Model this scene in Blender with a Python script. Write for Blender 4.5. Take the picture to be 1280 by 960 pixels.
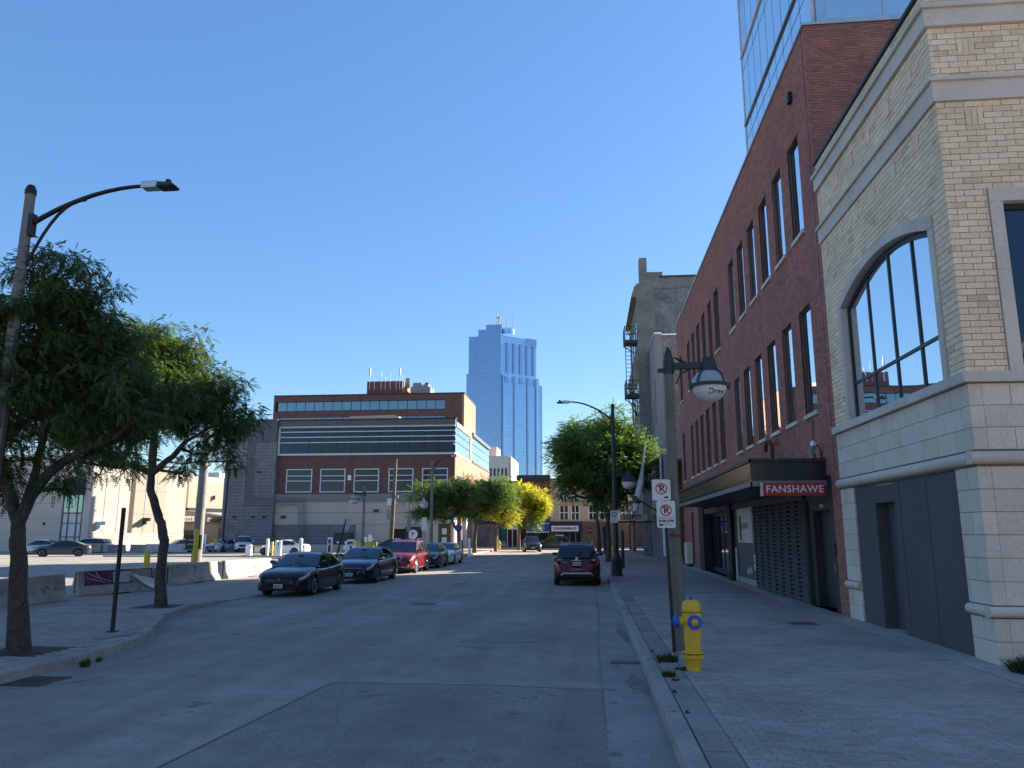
import bpy, math, random
import numpy as np
from mathutils import Vector, Matrix
R = math.radians
random.seed(7); rng = np.random.default_rng(7)
S = bpy.context.scene
for o in list(bpy.data.objects): bpy.data.objects.remove(o)

# ------------------------------------------------------------------ camera
PITCH, YAW = 10.943, 5.596
cam = bpy.data.objects.new('camera', bpy.data.cameras.new('camera'))
S.collection.objects.link(cam); S.camera = cam
cam.location = (0, 0, 2.05); cam.rotation_euler = (R(90 + PITCH), 0, R(YAW))
cam.data.sensor_width = 36; cam.data.lens = 962 / 1280 * 36
cam.data.clip_end = 6000; cam.data.clip_start = 0.05
# ------------------------------------------------------------------ sky, sun, exposure
SUN_EL, SUN_AZ = 25.0, 53.0            # azimuth clockwise from the street direction (+Y)
W = bpy.data.worlds.new('World'); S.world = W; W.use_nodes = True
wn = W.node_tree.nodes; wl = W.node_tree.links
sky = wn.new('ShaderNodeTexSky'); sky.sky_type = 'NISHITA'; sky.sun_disc = False
sky.sun_elevation = R(SUN_EL); sky.sun_rotation = R(SUN_AZ)
sky.altitude = 100; sky.air_density = 1.0; sky.dust_density = 0.3; sky.ozone_density = 4.0
# soften the sky's overall contrast (value ** 0.6, hue and saturation kept), as in the photograph's even blue
sv = wn.new('ShaderNodeSeparateColor'); sv.mode = 'HSV'; wl.new(sky.outputs[0], sv.inputs[0])
dv = wn.new('ShaderNodeMath'); dv.operation = 'DIVIDE'; wl.new(sv.outputs[2], dv.inputs[0]); dv.inputs[1].default_value = 2.9
pw = wn.new('ShaderNodeMath'); pw.operation = 'POWER'; wl.new(dv.outputs[0], pw.inputs[0]); pw.inputs[1].default_value = -0.4
sc_ = wn.new('ShaderNodeVectorMath'); sc_.operation = 'SCALE'; wl.new(sky.outputs[0], sc_.inputs[0]); wl.new(pw.outputs[0], sc_.inputs['Scale'])
hs = wn.new('ShaderNodeHueSaturation'); hs.inputs['Saturation'].default_value = 1.10; hs.inputs['Hue'].default_value = 0.5; wl.new(sc_.outputs[0], hs.inputs['Color'])
bg = wn['Background']; wl.new(hs.outputs[0], bg.inputs[0]); bg.inputs[1].default_value = 0.073
sl = bpy.data.lights.new('sun', 'SUN'); sl.energy = 5.0; sl.angle = R(0.53); sl.color = (1, 0.93, 0.83)
sun = bpy.data.objects.new('sun', sl); S.collection.objects.link(sun)
d = Vector((math.sin(R(SUN_AZ)) * math.cos(R(SUN_EL)), math.cos(R(SUN_AZ)) * math.cos(R(SUN_EL)), math.sin(R(SUN_EL))))
sun.rotation_euler = d.to_track_quat('Z', 'Y').to_euler(); sun.location = (60, 60, 80)
S.view_settings.view_transform = 'Standard'; S.view_settings.look = 'None'
S.view_settings.exposure = 1.85; S.view_settings.gamma = 1.0
S.render.engine = 'CYCLES'

# ------------------------------------------------------------------ materials
def nt(name):
    m = bpy.data.materials.new(name); m.use_nodes = True
    n = m.node_tree.nodes; return m, n, m.node_tree.links, n['Principled BSDF']
def rand_node(n, l):
    oi = n.new('ShaderNodeObjectInfo'); ge = n.new('ShaderNodeNewGeometry')
    a = n.new('ShaderNodeMath'); a.operation = 'ADD'; l.new(oi.outputs['Random'], a.inputs[0]); l.new(ge.outputs['Random Per Island'], a.inputs[1])
    f = n.new('ShaderNodeMath'); f.operation = 'FRACT'; l.new(a.outputs[0], f.inputs[0]); return f.outputs[0]
def coords(n, l):
    g = n.new('ShaderNodeNewGeometry'); return g.outputs['Position']
def noise(n, l, vec, scale, detail=4, rough=0.6):
    t = n.new('ShaderNodeTexNoise'); t.inputs['Scale'].default_value = scale; t.inputs['Detail'].default_value = detail
    t.inputs['Roughness'].default_value = rough; l.new(vec, t.inputs['Vector']); return t.outputs['Fac']
def ramp(n, l, fac, stops):
    r = n.new('ShaderNodeValToRGB'); l.new(fac, r.inputs[0]); e = r.color_ramp.elements
    while len(e) < len(stops): e.new(0.5)
    for k, (p, c) in enumerate(stops): e[k].position = p; e[k].color = (*c, 1) if len(c) == 3 else c
    return r.outputs[0]
def mulcol(n, l, a, b, fac=1.0, mode='MULTIPLY'):
    m = n.new('ShaderNodeMix'); m.data_type = 'RGBA'; m.blend_type = mode; m.inputs['Factor'].default_value = fac
    for k, v in ((6, a), (7, b)):
        if hasattr(v, 'links'): l.new(v, m.inputs[k])
        else: m.inputs[k].default_value = (*v, 1)
    return m.outputs[2]
def g3(v): return (v, v, v)
def surf(name, col, rough=0.8, var=0.15, scale=3.0, fine=40.0, finev=0.1, bump=0.0, rnd=0.0, metal=0.0, spec=0.4, coat=0.0, rndcols=None):
    """Plain weathered surface: base colour x broad noise x fine noise x per-piece variation."""
    m, n, l, b = nt(name); p = coords(n, l)
    if rndcols:
        c = ramp(n, l, rand_node(n, l), rndcols)
    else:
        c = col
        if rnd:
            c = mulcol(n, l, c, ramp(n, l, rand_node(n, l), [(0, g3(1 - rnd)), (1, g3(1 + rnd))]))
    if var: c = mulcol(n, l, c, ramp(n, l, noise(n, l, p, scale), [(0.25, g3(1 - var)), (0.75, g3(1 + var))]))
    nf = noise(n, l, p, fine, 3)
    if finev: c = mulcol(n, l, c, ramp(n, l, nf, [(0.3, g3(1 - finev)), (0.7, g3(1 + finev))]))
    if hasattr(c, 'links'): l.new(c, b.inputs['Base Color'])
    else: b.inputs['Base Color'].default_value = (*c, 1)
    b.inputs['Roughness'].default_value = rough; b.inputs['Metallic'].default_value = metal
    b.inputs['Specular IOR Level'].default_value = spec; b.inputs['Coat Weight'].default_value = coat
    if bump:
        bu = n.new('ShaderNodeBump'); bu.inputs['Strength'].default_value = bump; bu.inputs['Distance'].default_value = 0.01
        l.new(nf, bu.inputs['Height']); l.new(bu.outputs[0], b.inputs['Normal'])
    return m
def glass(name, dark=(0.02, 0.03, 0.035), refl=0.35, tint=(0.8, 0.9, 1.0), rough=0.02, wav=0.0, spec=0.6, edge=0.45):
    m, n, l, b = nt(name)
    b.inputs['Base Color'].default_value = (*dark, 1); b.inputs['Roughness'].default_value = 0.05
    b.inputs['Specular IOR Level'].default_value = spec
    gl = n.new('ShaderNodeBsdfGlossy'); gl.inputs['Color'].default_value = (*tint, 1); gl.inputs['Roughness'].default_value = rough
    mx = n.new('ShaderNodeMixShader'); lw = n.new('ShaderNodeLayerWeight'); lw.inputs[0].default_value = 0.35
    mr = n.new('ShaderNodeMapRange'); mr.inputs[3].default_value = refl; mr.inputs[4].default_value = min(1, refl + edge)
    l.new(lw.outputs['Facing'], mr.inputs[0]); l.new(mr.outputs[0], mx.inputs[0])
    l.new(b.outputs[0], mx.inputs[1]); l.new(gl.outputs[0], mx.inputs[2])
    if wav:
        p = coords(n, l); bu = n.new('ShaderNodeBump'); bu.inputs['Strength'].default_value = wav; bu.inputs['Distance'].default_value = 0.05
        l.new(noise(n, l, p, 0.5, 1), bu.inputs['Height']); l.new(bu.outputs[0], gl.inputs['Normal'])
    l.new(mx.outputs[0], n['Material Output'].inputs[0]); return m
def paint(name, col, metal=0.3, rough=0.3):
    m, n, l, b = nt(name); p = coords(n, l)
    c = mulcol(n, l, col, ramp(n, l, noise(n, l, p, 6, 3), [(0.3, g3(0.9)), (0.7, g3(1.08))])); l.new(c, b.inputs['Base Color'])
    b.inputs['Metallic'].default_value = metal; b.inputs['Roughness'].default_value = rough
    b.inputs['Coat Weight'].default_value = 0.5; b.inputs['Coat Roughness'].default_value = 0.05; b.inputs['Specular IOR Level'].default_value = 0.3
    return m
def asphalt(name, base, warm=1.0, streak=True):
    m, n, l, b = nt(name); p = coords(n, l)
    c = mulcol(n, l, base, ramp(n, l, noise(n, l, p, 0.35, 5), [(0.3, g3(0.8)), (0.7, g3(1.2))]))
    st = n.new('ShaderNodeMapping'); st.inputs['Scale'].default_value = (1.3, 0.08, 1); l.new(p, st.inputs[0])
    c = mulcol(n, l, c, ramp(n, l, noise(n, l, st.outputs[0], 1.0, 4), [(0.3, g3(0.84)), (0.7, g3(1.16))]))
    c = mulcol(n, l, c, ramp(n, l, noise(n, l, p, 2.2, 6, 0.7), [(0.3, g3(0.82)), (0.5, g3(1.0)), (0.75, g3(1.15))]))
    f = noise(n, l, p, 55, 2, 0.8)
    c = mulcol(n, l, c, ramp(n, l, f, [(0.28, g3(0.45)), (0.45, g3(.92)), (0.58, g3(1.05)), (0.74, g3(1.9))]))
    v = n.new('ShaderNodeTexVoronoi'); v.feature = 'DISTANCE_TO_EDGE'; v.inputs['Scale'].default_value = 0.23
    wp = n.new('ShaderNodeMix'); wp.data_type = 'VECTOR'; wp.inputs['Factor'].default_value = 0.12
    nn = n.new('ShaderNodeTexNoise'); nn.inputs['Scale'].default_value = 1.5; nn.inputs['Detail'].default_value = 6; l.new(p, nn.inputs['Vector'])
    l.new(p, wp.inputs[4]); l.new(nn.outputs['Color'], wp.inputs[5]); l.new(wp.outputs[1], v.inputs['Vector'])
    l.new(mulcol(n, l, c, ramp(n, l, v.outputs['Distance'], [(0.0, g3(0.62)), (0.0025, g3(0.8)), (0.005, g3(1.0))]), 0.35), b.inputs['Base Color'])
    b.inputs['Roughness'].default_value = 0.85; b.inputs['Specular IOR Level'].default_value = 0.35
    bu = n.new('ShaderNodeBump'); bu.inputs['Strength'].default_value = 0.5; bu.inputs['Distance'].default_value = 0.01
    l.new(f, bu.inputs['Height']); l.new(bu.outputs[0], b.inputs['Normal'])
    return m
def brickmat(name, c1, c2, mortar, bw=0.225, bh=0.075, axis='XZ', ms=0.01):
    m, n, l, b = nt(name); p = coords(n, l)
    sx = n.new('ShaderNodeSeparateXYZ'); l.new(p, sx.inputs[0]); cb = n.new('ShaderNodeCombineXYZ')
    if axis == 'XZ': l.new(sx.outputs[0], cb.inputs[0]); l.new(sx.outputs[2], cb.inputs[1])
    elif axis == 'YZ': l.new(sx.outputs[1], cb.inputs[0]); l.new(sx.outputs[2], cb.inputs[1])
    else: l.new(sx.outputs[0], cb.inputs[0]); l.new(sx.outputs[1], cb.inputs[1])
    t = n.new('ShaderNodeTexBrick'); l.new(cb.outputs[0], t.inputs['Vector'])
    t.inputs['Scale'].default_value = 1; t.inputs['Brick Width'].default_value = bw; t.inputs['Row Height'].default_value = bh
    t.inputs['Mortar Size'].default_value = ms; t.inputs['Color1'].default_value = (*c1, 1); t.inputs['Color2'].default_value = (*c2, 1); t.inputs['Mortar'].default_value = (*mortar, 1)
    c = mulcol(n, l, t.outputs[0], ramp(n, l, noise(n, l, p, 0.7, 5), [(0.3, g3(0.82)), (0.7, g3(1.15))]))
    l.new(c, b.inputs['Base Color']); b.inputs['Roughness'].default_value = 0.9
    return m
def leafmat(name, cols, trans=0.35):
    m, n, l, b = nt(name)
    c = ramp(n, l, rand_node(n, l), [(k / (len(cols) - 1), x) for k, x in enumerate(cols)])
    p = coords(n, l); c = mulcol(n, l, c, ramp(n, l, noise(n, l, p, 1.6, 2), [(0.3, g3(0.7)), (0.7, g3(1.3))]))
    l.new(c, b.inputs['Base Color']); b.inputs['Roughness'].default_value = 0.55; b.inputs['Specular IOR Level'].default_value = 0.3
    tr = n.new('ShaderNodeBsdfTranslucent'); l.new(mulcol(n, l, c, (1.5, 1.6, 0.7)), tr.inputs[0])
    mx = n.new('ShaderNodeMixShader'); mx.inputs[0].default_value = trans
    l.new(b.outputs[0], mx.inputs[1]); l.new(tr.outputs[0], mx.inputs[2]); l.new(mx.outputs[0], n['Material Output'].inputs[0]); return m
def emissive_no(*a): pass

M = {}
M['asphalt'] = asphalt('asphalt', (0.29, 0.245, 0.205))
M['asphalt_dark'] = asphalt('asphalt_dark', (0.235, 0.20, 0.172))
M['lot'] = asphalt('lot_asphalt', (0.28, 0.245, 0.205))
M['ground'] = surf('ground', (0.14, 0.13, 0.11), 0.95, 0.2, 0.05)
M['concrete'] = surf('concrete', (0.36, 0.33, 0.285), 0.9, 0.22, 1.3, 30, 0.16, 0.3, 0.1)
M['concrete_edge'] = surf('edge_concrete', (0.25, 0.225, 0.195), 0.9, 0.25, 1.5, 30, 0.18, 0.3, 0.12)
M['gutter'] = surf('gutter_concrete', (0.26, 0.23, 0.20), 0.9, 0.25, 0.9, 30, 0.18, 0.3, 0.06)
M['curb'] = surf('curb_concrete', (0.31, 0.275, 0.235), 0.9, 0.28, 1.5, 25, 0.2, 0.5, 0.1)
M['barrier'] = surf('barrier_concrete', (0.30, 0.275, 0.23), 0.9, 0.3, 1.8, 22, 0.2, 0.5, 0.08)
M['paver'] = surf('paver', None, 0.9, 0.24, 0.8, 45, 0.16, 0.3, rndcols=[(0, (0.30, 0.26, 0.225)), (0.5, (0.34, 0.295, 0.255)), (1, (0.375, 0.32, 0.275))])
M['paver_far'] = brickmat('paver_far', (0.27, 0.21, 0.175), (0.32, 0.24, 0.20), (0.18, 0.15, 0.13), 0.2, 0.1, 'XY', 0.006)
M['joint'] = surf('joint_sand', (0.055, 0.05, 0.042), 0.95, 0.3, 2)
M['red_brick'] = surf('red_brick', None, 0.88, 0.16, 0.5, 50, 0.12, 0.2, rndcols=[(0, (0.28, 0.12, 0.09)), (0.35, (0.37, 0.145, 0.105)), (0.8, (0.43, 0.175, 0.13)), (1, (0.25, 0.115, 0.09))])
M['red_mortar'] = surf('red_mortar', (0.25, 0.14, 0.11), 0.95, 0.2, 1)
M['yellow_brick'] = surf('yellow_brick', None, 0.88, 0.12, 0.8, 40, 0.14, 0.3, rndcols=[(0, (0.62, 0.45, 0.29)), (0.07, (0.76, 0.57, 0.38)), (0.9, (0.86, 0.66, 0.45)), (1, (0.88, 0.70, 0.50))])
M['tan_mortar'] = surf('tan_mortar', (0.17, 0.14, 0.115), 0.95, 0.2, 1)
M['limestone'] = surf('limestone', None, 0.85, 0.12, 1.1, 30, 0.1, 0.25, rndcols=[(0, (0.60, 0.51, 0.41)), (1, (0.70, 0.60, 0.49))])
M['trimstone'] = surf('trim_stone', (0.60, 0.52, 0.44), 0.85, 0.12, 1.1, 30, 0.1, 0.25, 0.06)
M['board'] = surf('grey_board', (0.085, 0.083, 0.08), 0.75, 0.14, 0.8, 30, 0.06, 0, 0.06)
M['black_metal'] = surf('black_metal', (0.025, 0.027, 0.03), 0.45, 0.15, 5, metal=0.3)
M['dark_metal'] = surf('dark_metal', (0.04, 0.044, 0.048), 0.5, 0.15, 4, metal=0.2)
M['slat'] = surf('louvre_slat', (0.17, 0.16, 0.155), 0.45, 0.12, 4, metal=0.2, rnd=0.08)
M['canopy'] = surf('canopy_metal', (0.030, 0.036, 0.036), 0.22, 0.1, 1.5, metal=0.25, spec=0.6)
M['canopy_side'] = surf('canopy_side', (0.085, 0.10, 0.06), 0.28, 0.2, 1.2, metal=0.45, spec=0.6)
M['aluminium'] = surf('aluminium', (0.55, 0.56, 0.57), 0.4, 0.08, 3, metal=0.7)
M['white_trim'] = surf('white_trim', (0.6, 0.62, 0.64), 0.5, 0.06, 2)
M['galv'] = surf('galvanised', (0.22, 0.23, 0.23), 0.5, 0.2, 4, metal=0.6)
M['pole_conc'] = surf('aggregate_pole', (0.16, 0.15, 0.125), 0.9, 0.2, 2, 70, 0.35, 0.6)
M['pole_weathered'] = surf('weathered_pole', (0.20, 0.19, 0.17), 0.85, 0.3, 2, 30, 0.2, 0.2)
M['wood_pole'] = surf('wood_pole', (0.13, 0.10, 0.075), 0.9, 0.3, 2, 30, 0.2, 0.3)
M['lamp_green'] = surf('lamp_dark_green', (0.025, 0.045, 0.045), 0.5, 0.2, 4, metal=0.2)
M['globe'] = surf('globe_diffuser', (0.66, 0.66, 0.64), 0.35, 0.12, 5, spec=0.4)
M['globe_top'] = surf('globe_top', (0.30, 0.33, 0.34), 0.2, 0.12, 5, spec=0.7)
M['hyd_yellow'] = surf('hydrant_yellow', (0.66, 0.42, 0.035), 0.42, 0.1, 8, 60, 0.07, 0.1)
def flecks(mat, col, scale, thr):
    n = M[mat].node_tree.nodes; l = M[mat].node_tree.links; b = n['Principled BSDF']; src = b.inputs['Base Color'].links[0].from_socket
    f = ramp(n, l, noise(n, l, coords(n, l), scale, 5, .7), [(thr, g3(0)), (thr + .03, g3(1))])
    m = n.new('ShaderNodeMix'); m.data_type = 'RGBA'; l.new(f, m.inputs['Factor']); l.new(src, m.inputs[6]); m.inputs[7].default_value = (*col, 1); l.new(m.outputs[2], b.inputs['Base Color'])
flecks('hyd_yellow', (.20, .10, .04), 14, .66); flecks('barrier', (.12, .11, .10), 3, .60); flecks('paver', (.16, .14, .125), 2.2, .66); flecks('concrete', (.2, .18, .16), 3, .62)
flecks('asphalt', (.17, .148, .128), .9, .64); flecks('asphalt_dark', (.15, .13, .112), 1.3, .62); flecks('gutter', (.15, .135, .12), 2, .6); flecks('curb', (.17, .155, .135), 3, .6)
flecks('red_brick', (.36, .24, .20), 1.1, .69); flecks('board', (.12, .118, .115), 2.5, .68)
M['hyd_blue'] = surf('hydrant_blue', (0.02, 0.10, 0.42), 0.4, 0.1, 8)
M['rust'] = surf('rust', (0.12, 0.05, 0.02), 0.9, 0.2, 10)
M['sign_white'] = surf('sign_white', (0.68, 0.66, 0.6), 0.5, 0.05, 8)
M['black'] = surf('black_ink', (0.012, 0.012, 0.012), 0.6, 0)
M['ink_red'] = surf('red_ink', (0.45, 0.03, 0.03), 0.5, 0)
M['sign_red'] = surf('sign_red', (0.42, 0.035, 0.04), 0.45, 0.04, 3)
M['white'] = surf('white_paint', (0.78, 0.78, 0.76), 0.5, 0.06, 4)
M['blue_sign'] = surf('blue_sign', (0.025, 0.08, 0.26), 0.45, 0.05, 3)
M['navy'] = surf('navy', (0.015, 0.02, 0.05), 0.5, 0.05, 3)
M['bark'] = surf('bark', (0.075, 0.062, 0.05), 0.95, 0.35, 5, 28, 0.5, 1.0)
M['bark_far'] = surf('bark_far', (0.12, 0.095, 0.07), 0.95, 0.3, 4, 40, 0.2)
M['leaf_near'] = leafmat('leaf_near', [(0.045, 0.078, 0.026), (0.068, 0.11, 0.032), (0.10, 0.15, 0.04)], 0.3)
M['leaf_mid'] = leafmat('leaf_mid', [(0.06, 0.105, 0.028), (0.09, 0.15, 0.038), (0.14, 0.21, 0.05)], 0.42)
M['leaf_yel'] = leafmat('leaf_yellow', [(0.16, 0.20, 0.03), (0.44, 0.39, 0.04), (0.54, 0.44, 0.04), (0.30, 0.32, 0.04)], 0.42)
M['grass'] = leafmat('weed', [(0.05, 0.08, 0.025), (0.09, 0.12, 0.04)], 0.3)
M['glass'] = glass('window_glass')
M['glass_dark'] = glass('dark_glass', (0.012, 0.018, 0.026), 0.0, (0.6, 0.78, 1.0), spec=0.25)
M['glass_mid'] = glass('mid_glass', (0.03, 0.06, 0.075), 0.16, (0.7, 0.9, 1.0), spec=0.4)
M['glass_sky'] = glass('sky_glass', (0.06, 0.085, 0.10), 0.72, (0.92, 0.96, 1.0), 0.01, 0.12)
M['glass_tower'] = glass('tower_glass', (0.30, 0.40, 0.48), 0.5, (0.9, 0.97, 1.0), wav=.15)
M['spandrel'] = glass('spandrel_glass', (0.36, 0.36, 0.42), 0.35, (0.85, 0.9, 1.0), 0.15)
M['car_glass'] = glass('car_glass', (0.008, 0.010, 0.012), 0.02, (0.7, 0.87, 1.0), spec=.4, edge=.16)
M['frame_dark'] = surf('dark_frame', (0.025, 0.033, 0.04), 0.4, 0.08, 3, metal=0.3)
M['rubber'] = surf('rubber', (0.018, 0.018, 0.018), 0.85, 0.15, 8)
M['rim'] = surf('alloy_rim', (0.45, 0.46, 0.47), 0.3, 0.08, 8, metal=0.85)
M['chrome'] = surf('chrome', (0.55, 0.56, 0.58), 0.15, 0.03, 8, metal=1)
M['lens'] = glass('lamp_lens', (0.42, 0.43, 0.45), 0.3, (0.9, 0.95, 1))
M['lens_red'] = surf('tail_lens', (0.17, 0.012, 0.015), 0.15, 0.05, 8, spec=0.7)
M['plate'] = surf('plate', (0.5, 0.52, 0.56), 0.5, 0.03, 8)
M['beige_panel'] = surf('beige_panel', (0.40, 0.345, 0.255), 0.85, 0.06, 0.4, 20, 0.04)
M['beige_light'] = surf('beige_light', (0.46, 0.415, 0.34), 0.85, 0.06, 0.4, 20, 0.04)
M['beige_shade'] = surf('beige_wall', (0.56, 0.47, 0.39), 0.85, 0.06, 0.3, 20, 0.04)
M['grey_block'] = brickmat('grey_block', (0.185, 0.18, 0.195), (0.21, 0.205, 0.215), (0.135, 0.13, 0.145), 1.2, 0.4, 'XZ', 0.05)
M['stone_base'] = brickmat('stone_base', (0.5, 0.43, 0.33), (0.58, 0.5, 0.4), (0.35, 0.3, 0.25), 1.0, 0.4, 'XZ', 0.04)
M['flint'] = brickmat('mottled_brick', (0.22, 0.15, 0.13), (0.6, 0.52, 0.46), (0.4, 0.34, 0.3), 0.6, 0.3, 'XZ', 0.05)
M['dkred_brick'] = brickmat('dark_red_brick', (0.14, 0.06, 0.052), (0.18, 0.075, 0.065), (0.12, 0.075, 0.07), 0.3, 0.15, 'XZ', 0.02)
M['sunlit_brick'] = brickmat('sunlit_brick', (0.40, 0.16, 0.09), (0.46, 0.19, 0.11), (0.3, 0.16, 0.11), 0.3, 0.15, 'YZ', 0.02)  # the fronts' red brick, painted brighter for the sunlit side walls
M['grey_metal'] = surf('grey_cladding', (0.10, 0.10, 0.105), 0.5, 0.06, 0.4, metal=0.2)
M['tan_wall'] = surf('tan_render', (0.46, 0.41, 0.35), 0.9, 0.08, 0.3, 20, 0.06)
M['grey_band'] = surf('grey_band', (0.2, 0.195, 0.195), 0.7, 0.06, 0.4)
M['oldbrick'] = surf('old_brick', (0.23, 0.20, 0.17), 0.95, 0.4, 0.7, 5, 0.3)
M['oldgrey'] = surf('old_rough_wall', (0.19, 0.18, 0.18), 0.95, 0.45, 0.9, 6, 0.4)
M['olive_stone'] = surf('old_stone', (0.20, 0.19, 0.17), 0.9, 0.25, 0.8, 6, 0.2)
M['grey_stucco'] = surf('grey_stucco', (0.26, 0.25, 0.24), 0.9, 0.12, 0.6, 20, 0.06)
M['white_panel'] = surf('white_panel', (0.5, 0.52, 0.56), 0.6, 0.05, 0.6)
M['brown_wall'] = surf('brown_wall', (0.13, 0.09, 0.065), 0.9, 0.12, 0.5, 6, 0.15)
M['tan_stone'] = surf('tan_stone', (0.48, 0.39, 0.26), 0.9, 0.12, 0.5, 6, 0.12)
M['pale_conc'] = surf('pale_concrete', (0.6, 0.56, 0.5), 0.9, 0.06, 0.1)
M['roofing'] = surf('roofing', (0.10, 0.10, 0.10), 0.95, 0.2, 0.5)
M['green_roof'] = surf('copper_green', (0.30, 0.45, 0.38), 0.7, 0.1, 0.3)
M['teal_glass'] = glass('teal_glass', (0.03, 0.12, 0.13), 0.15, (0.6, 0.9, 0.95))
M['bollard_yellow'] = surf('bollard_yellow', (0.55, 0.38, 0.03), 0.6, 0.15, 5, 30, 0.1)
M['bollard_orange'] = surf('bollard_orange', (0.6, 0.36, 0.08), 0.6, 0.15, 5)
M['paint_orange'] = surf('orange_paint_mark', (0.26, 0.13, 0.08), 0.9, 0.3, 10)
M['paint_red'] = surf('red_paint_mark', (0.22, 0.03, 0.03), 0.9, 0.3, 10)
M['dirt'] = surf('gutter_dirt', (0.17, 0.15, 0.125), 0.9, 0.3, 4)
M['oil'] = surf('oil_stain', (0.15, 0.128, 0.11), 0.6, 0.3, 3)
M['iron'] = surf('cast_iron', (0.10, 0.09, 0.082), 0.7, 0.25, 6, metal=0.3)
M['banner_dark'] = surf('banner_print', None, 0.7, 0.5, 2.2, 9, 0.5, rndcols=[(0, (0.10, 0.03, 0.05)), (1, (0.12, 0.04, 0.06))])
M['banner_pale'] = surf('banner_pale', (0.42, 0.40, 0.45), 0.7, 0.2, 3)

# ------------------------------------------------------------------ mesh helpers
class MB:
    def __init__(s): s.v = []; s.f = []
    def add(s, vs, fs):
        o = len(s.v); s.v += [tuple(p) for p in vs]; s.f += [tuple(i + o for i in f) for f in fs]; return s
    def box(s, x0, x1, y0, y1, z0, z1):
        return s.add([(x0, y0, z0), (x1, y0, z0), (x1, y1, z0), (x0, y1, z0), (x0, y0, z1), (x1, y0, z1), (x1, y1, z1), (x0, y1, z1)],
                     [(0, 3, 2, 1), (4, 5, 6, 7), (0, 1, 5, 4), (1, 2, 6, 5), (2, 3, 7, 6), (3, 0, 4, 7)])
    def quad(s, a, b, c, d): return s.add([a, b, c, d], [(0, 1, 2, 3)])
    def tube(s, pts, rad, n=8, cap=True):
        pts = [Vector(p) for p in pts]
        if not hasattr(rad, '__len__'): rad = [rad] * len(pts)
        vs = []; up = None
        for i, p in enumerate(pts):
            t = (pts[min(i + 1, len(pts) - 1)] - pts[max(i - 1, 0)]).normalized()
            if up is None: up = Vector((0, 0, 1)) if abs(t.z) < 0.9 else Vector((1, 0, 0))
            a = t.cross(up); a = a.normalized() if a.length > 1e-5 else Vector((1, 0, 0)); b = a.cross(t).normalized(); up = b
            for k in range(n):
                q = 2 * math.pi * k / n; vs.append(p + (a * math.cos(q) + b * math.sin(q)) * rad[i])
        fs = [(i * n + k, i * n + (k + 1) % n, (i + 1) * n + (k + 1) % n, (i + 1) * n + k) for i in range(len(pts) - 1) for k in range(n)]
        if cap: fs += [tuple(range(n))[::-1], tuple((len(pts) - 1) * n + k for k in range(n))]
        return s.add(vs, fs)
    def lathe(s, prof, c=(0, 0, 0), n=24, axis='Z'):
        vs = []
        for r_, z in prof:
            for k in range(n):
                q = 2 * math.pi * k / n; p = (r_ * math.cos(q), r_ * math.sin(q), z)
                if axis == 'X': p = (p[2], p[0], p[1])
                if axis == 'Y': p = (p[0], p[2], p[1])
                vs.append((p[0] + c[0], p[1] + c[1], p[2] + c[2]))
        m = len(prof); fs = [(i * n + k, i * n + (k + 1) % n, (i + 1) * n + (k + 1) % n, (i + 1) * n + k) for i in range(m - 1) for k in range(n)]
        fs += [tuple(range(n))[::-1], tuple((m - 1) * n + k for k in range(n))]
        return s.add(vs, fs)
    def prism(s, poly, z0, z1):
        n = len(poly)
        return s.add([(x, y, z0) for x, y in poly] + [(x, y, z1) for x, y in poly],
                     [tuple(range(n))[::-1], tuple(range(n, 2 * n))] + [(k, (k + 1) % n, n + (k + 1) % n, n + k) for k in range(n)])
    def extrude(s, poly, axis, a0, a1):          # poly in the plane across axis
        n = len(poly)
        def P(u, w, a): return (a, u, w) if axis == 'X' else ((u, a, w) if axis == 'Y' else (u, w, a))
        return s.add([P(u, w, a0) for u, w in poly] + [P(u, w, a1) for u, w in poly],
                     [tuple(range(n))[::-1], tuple(range(n, 2 * n))] + [(k, (k + 1) % n, n + (k + 1) % n, n + k) for k in range(n)])
def fixn(me):
    import bmesh
    b = bmesh.new(); b.from_mesh(me); bmesh.ops.recalc_face_normals(b, faces=b.faces); b.to_mesh(me); b.free()
def obj(name, mb, mat, parent=None, smooth=0, world=True, loc=None, bevel=0, fix=True):
    me = bpy.data.meshes.new(name)
    vs = mb.v
    if parent is not None and world:
        px, py, pz = parent['_w']
        vs = [(x - px, y - py, z - pz) for x, y, z in vs]
    me.from_pydata(vs, [], mb.f); 
    if fix: fixn(me)
    me.update()
    o = bpy.data.objects.new(name, me); S.collection.objects.link(o)
    me.materials.append(M[mat] if isinstance(mat, str) else mat)
    if smooth:
        me.polygons.foreach_set('use_smooth', [True] * len(me.polygons)); me.set_sharp_from_angle(angle=R(smooth))
    if bevel:
        bv = o.modifiers.new('bevel', 'BEVEL'); bv.width = bevel; bv.segments = 2; bv.limit_method = 'ANGLE'
    if parent is not None: o.parent = parent; o['_w'] = parent['_w']
    if loc: o.location = loc
    return o
def npmesh(name, V, Q, mat, parent=None, smooth=False):
    """V (n,3) floats, Q (m,4) ints -> one mesh object"""
    if parent is not None: V = V - np.array(parent['_w'])
    me = bpy.data.meshes.new(name); me.vertices.add(len(V)); me.vertices.foreach_set('co', V.astype(np.float32).ravel())
    k = Q.shape[1]; me.loops.add(Q.size); me.loops.foreach_set('vertex_index', Q.astype(np.int32).ravel())
    me.polygons.add(len(Q)); me.polygons.foreach_set('loop_start', np.arange(0, Q.size, k, dtype=np.int32))
    me.update(calc_edges=True); me.materials.append(M[mat])
    me.polygons.foreach_set('use_smooth', [bool(smooth)] * len(Q))
    o = bpy.data.objects.new(name, me); S.collection.objects.link(o)
    if parent is not None: o.parent = parent; o['_w'] = parent['_w']
    return o
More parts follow.
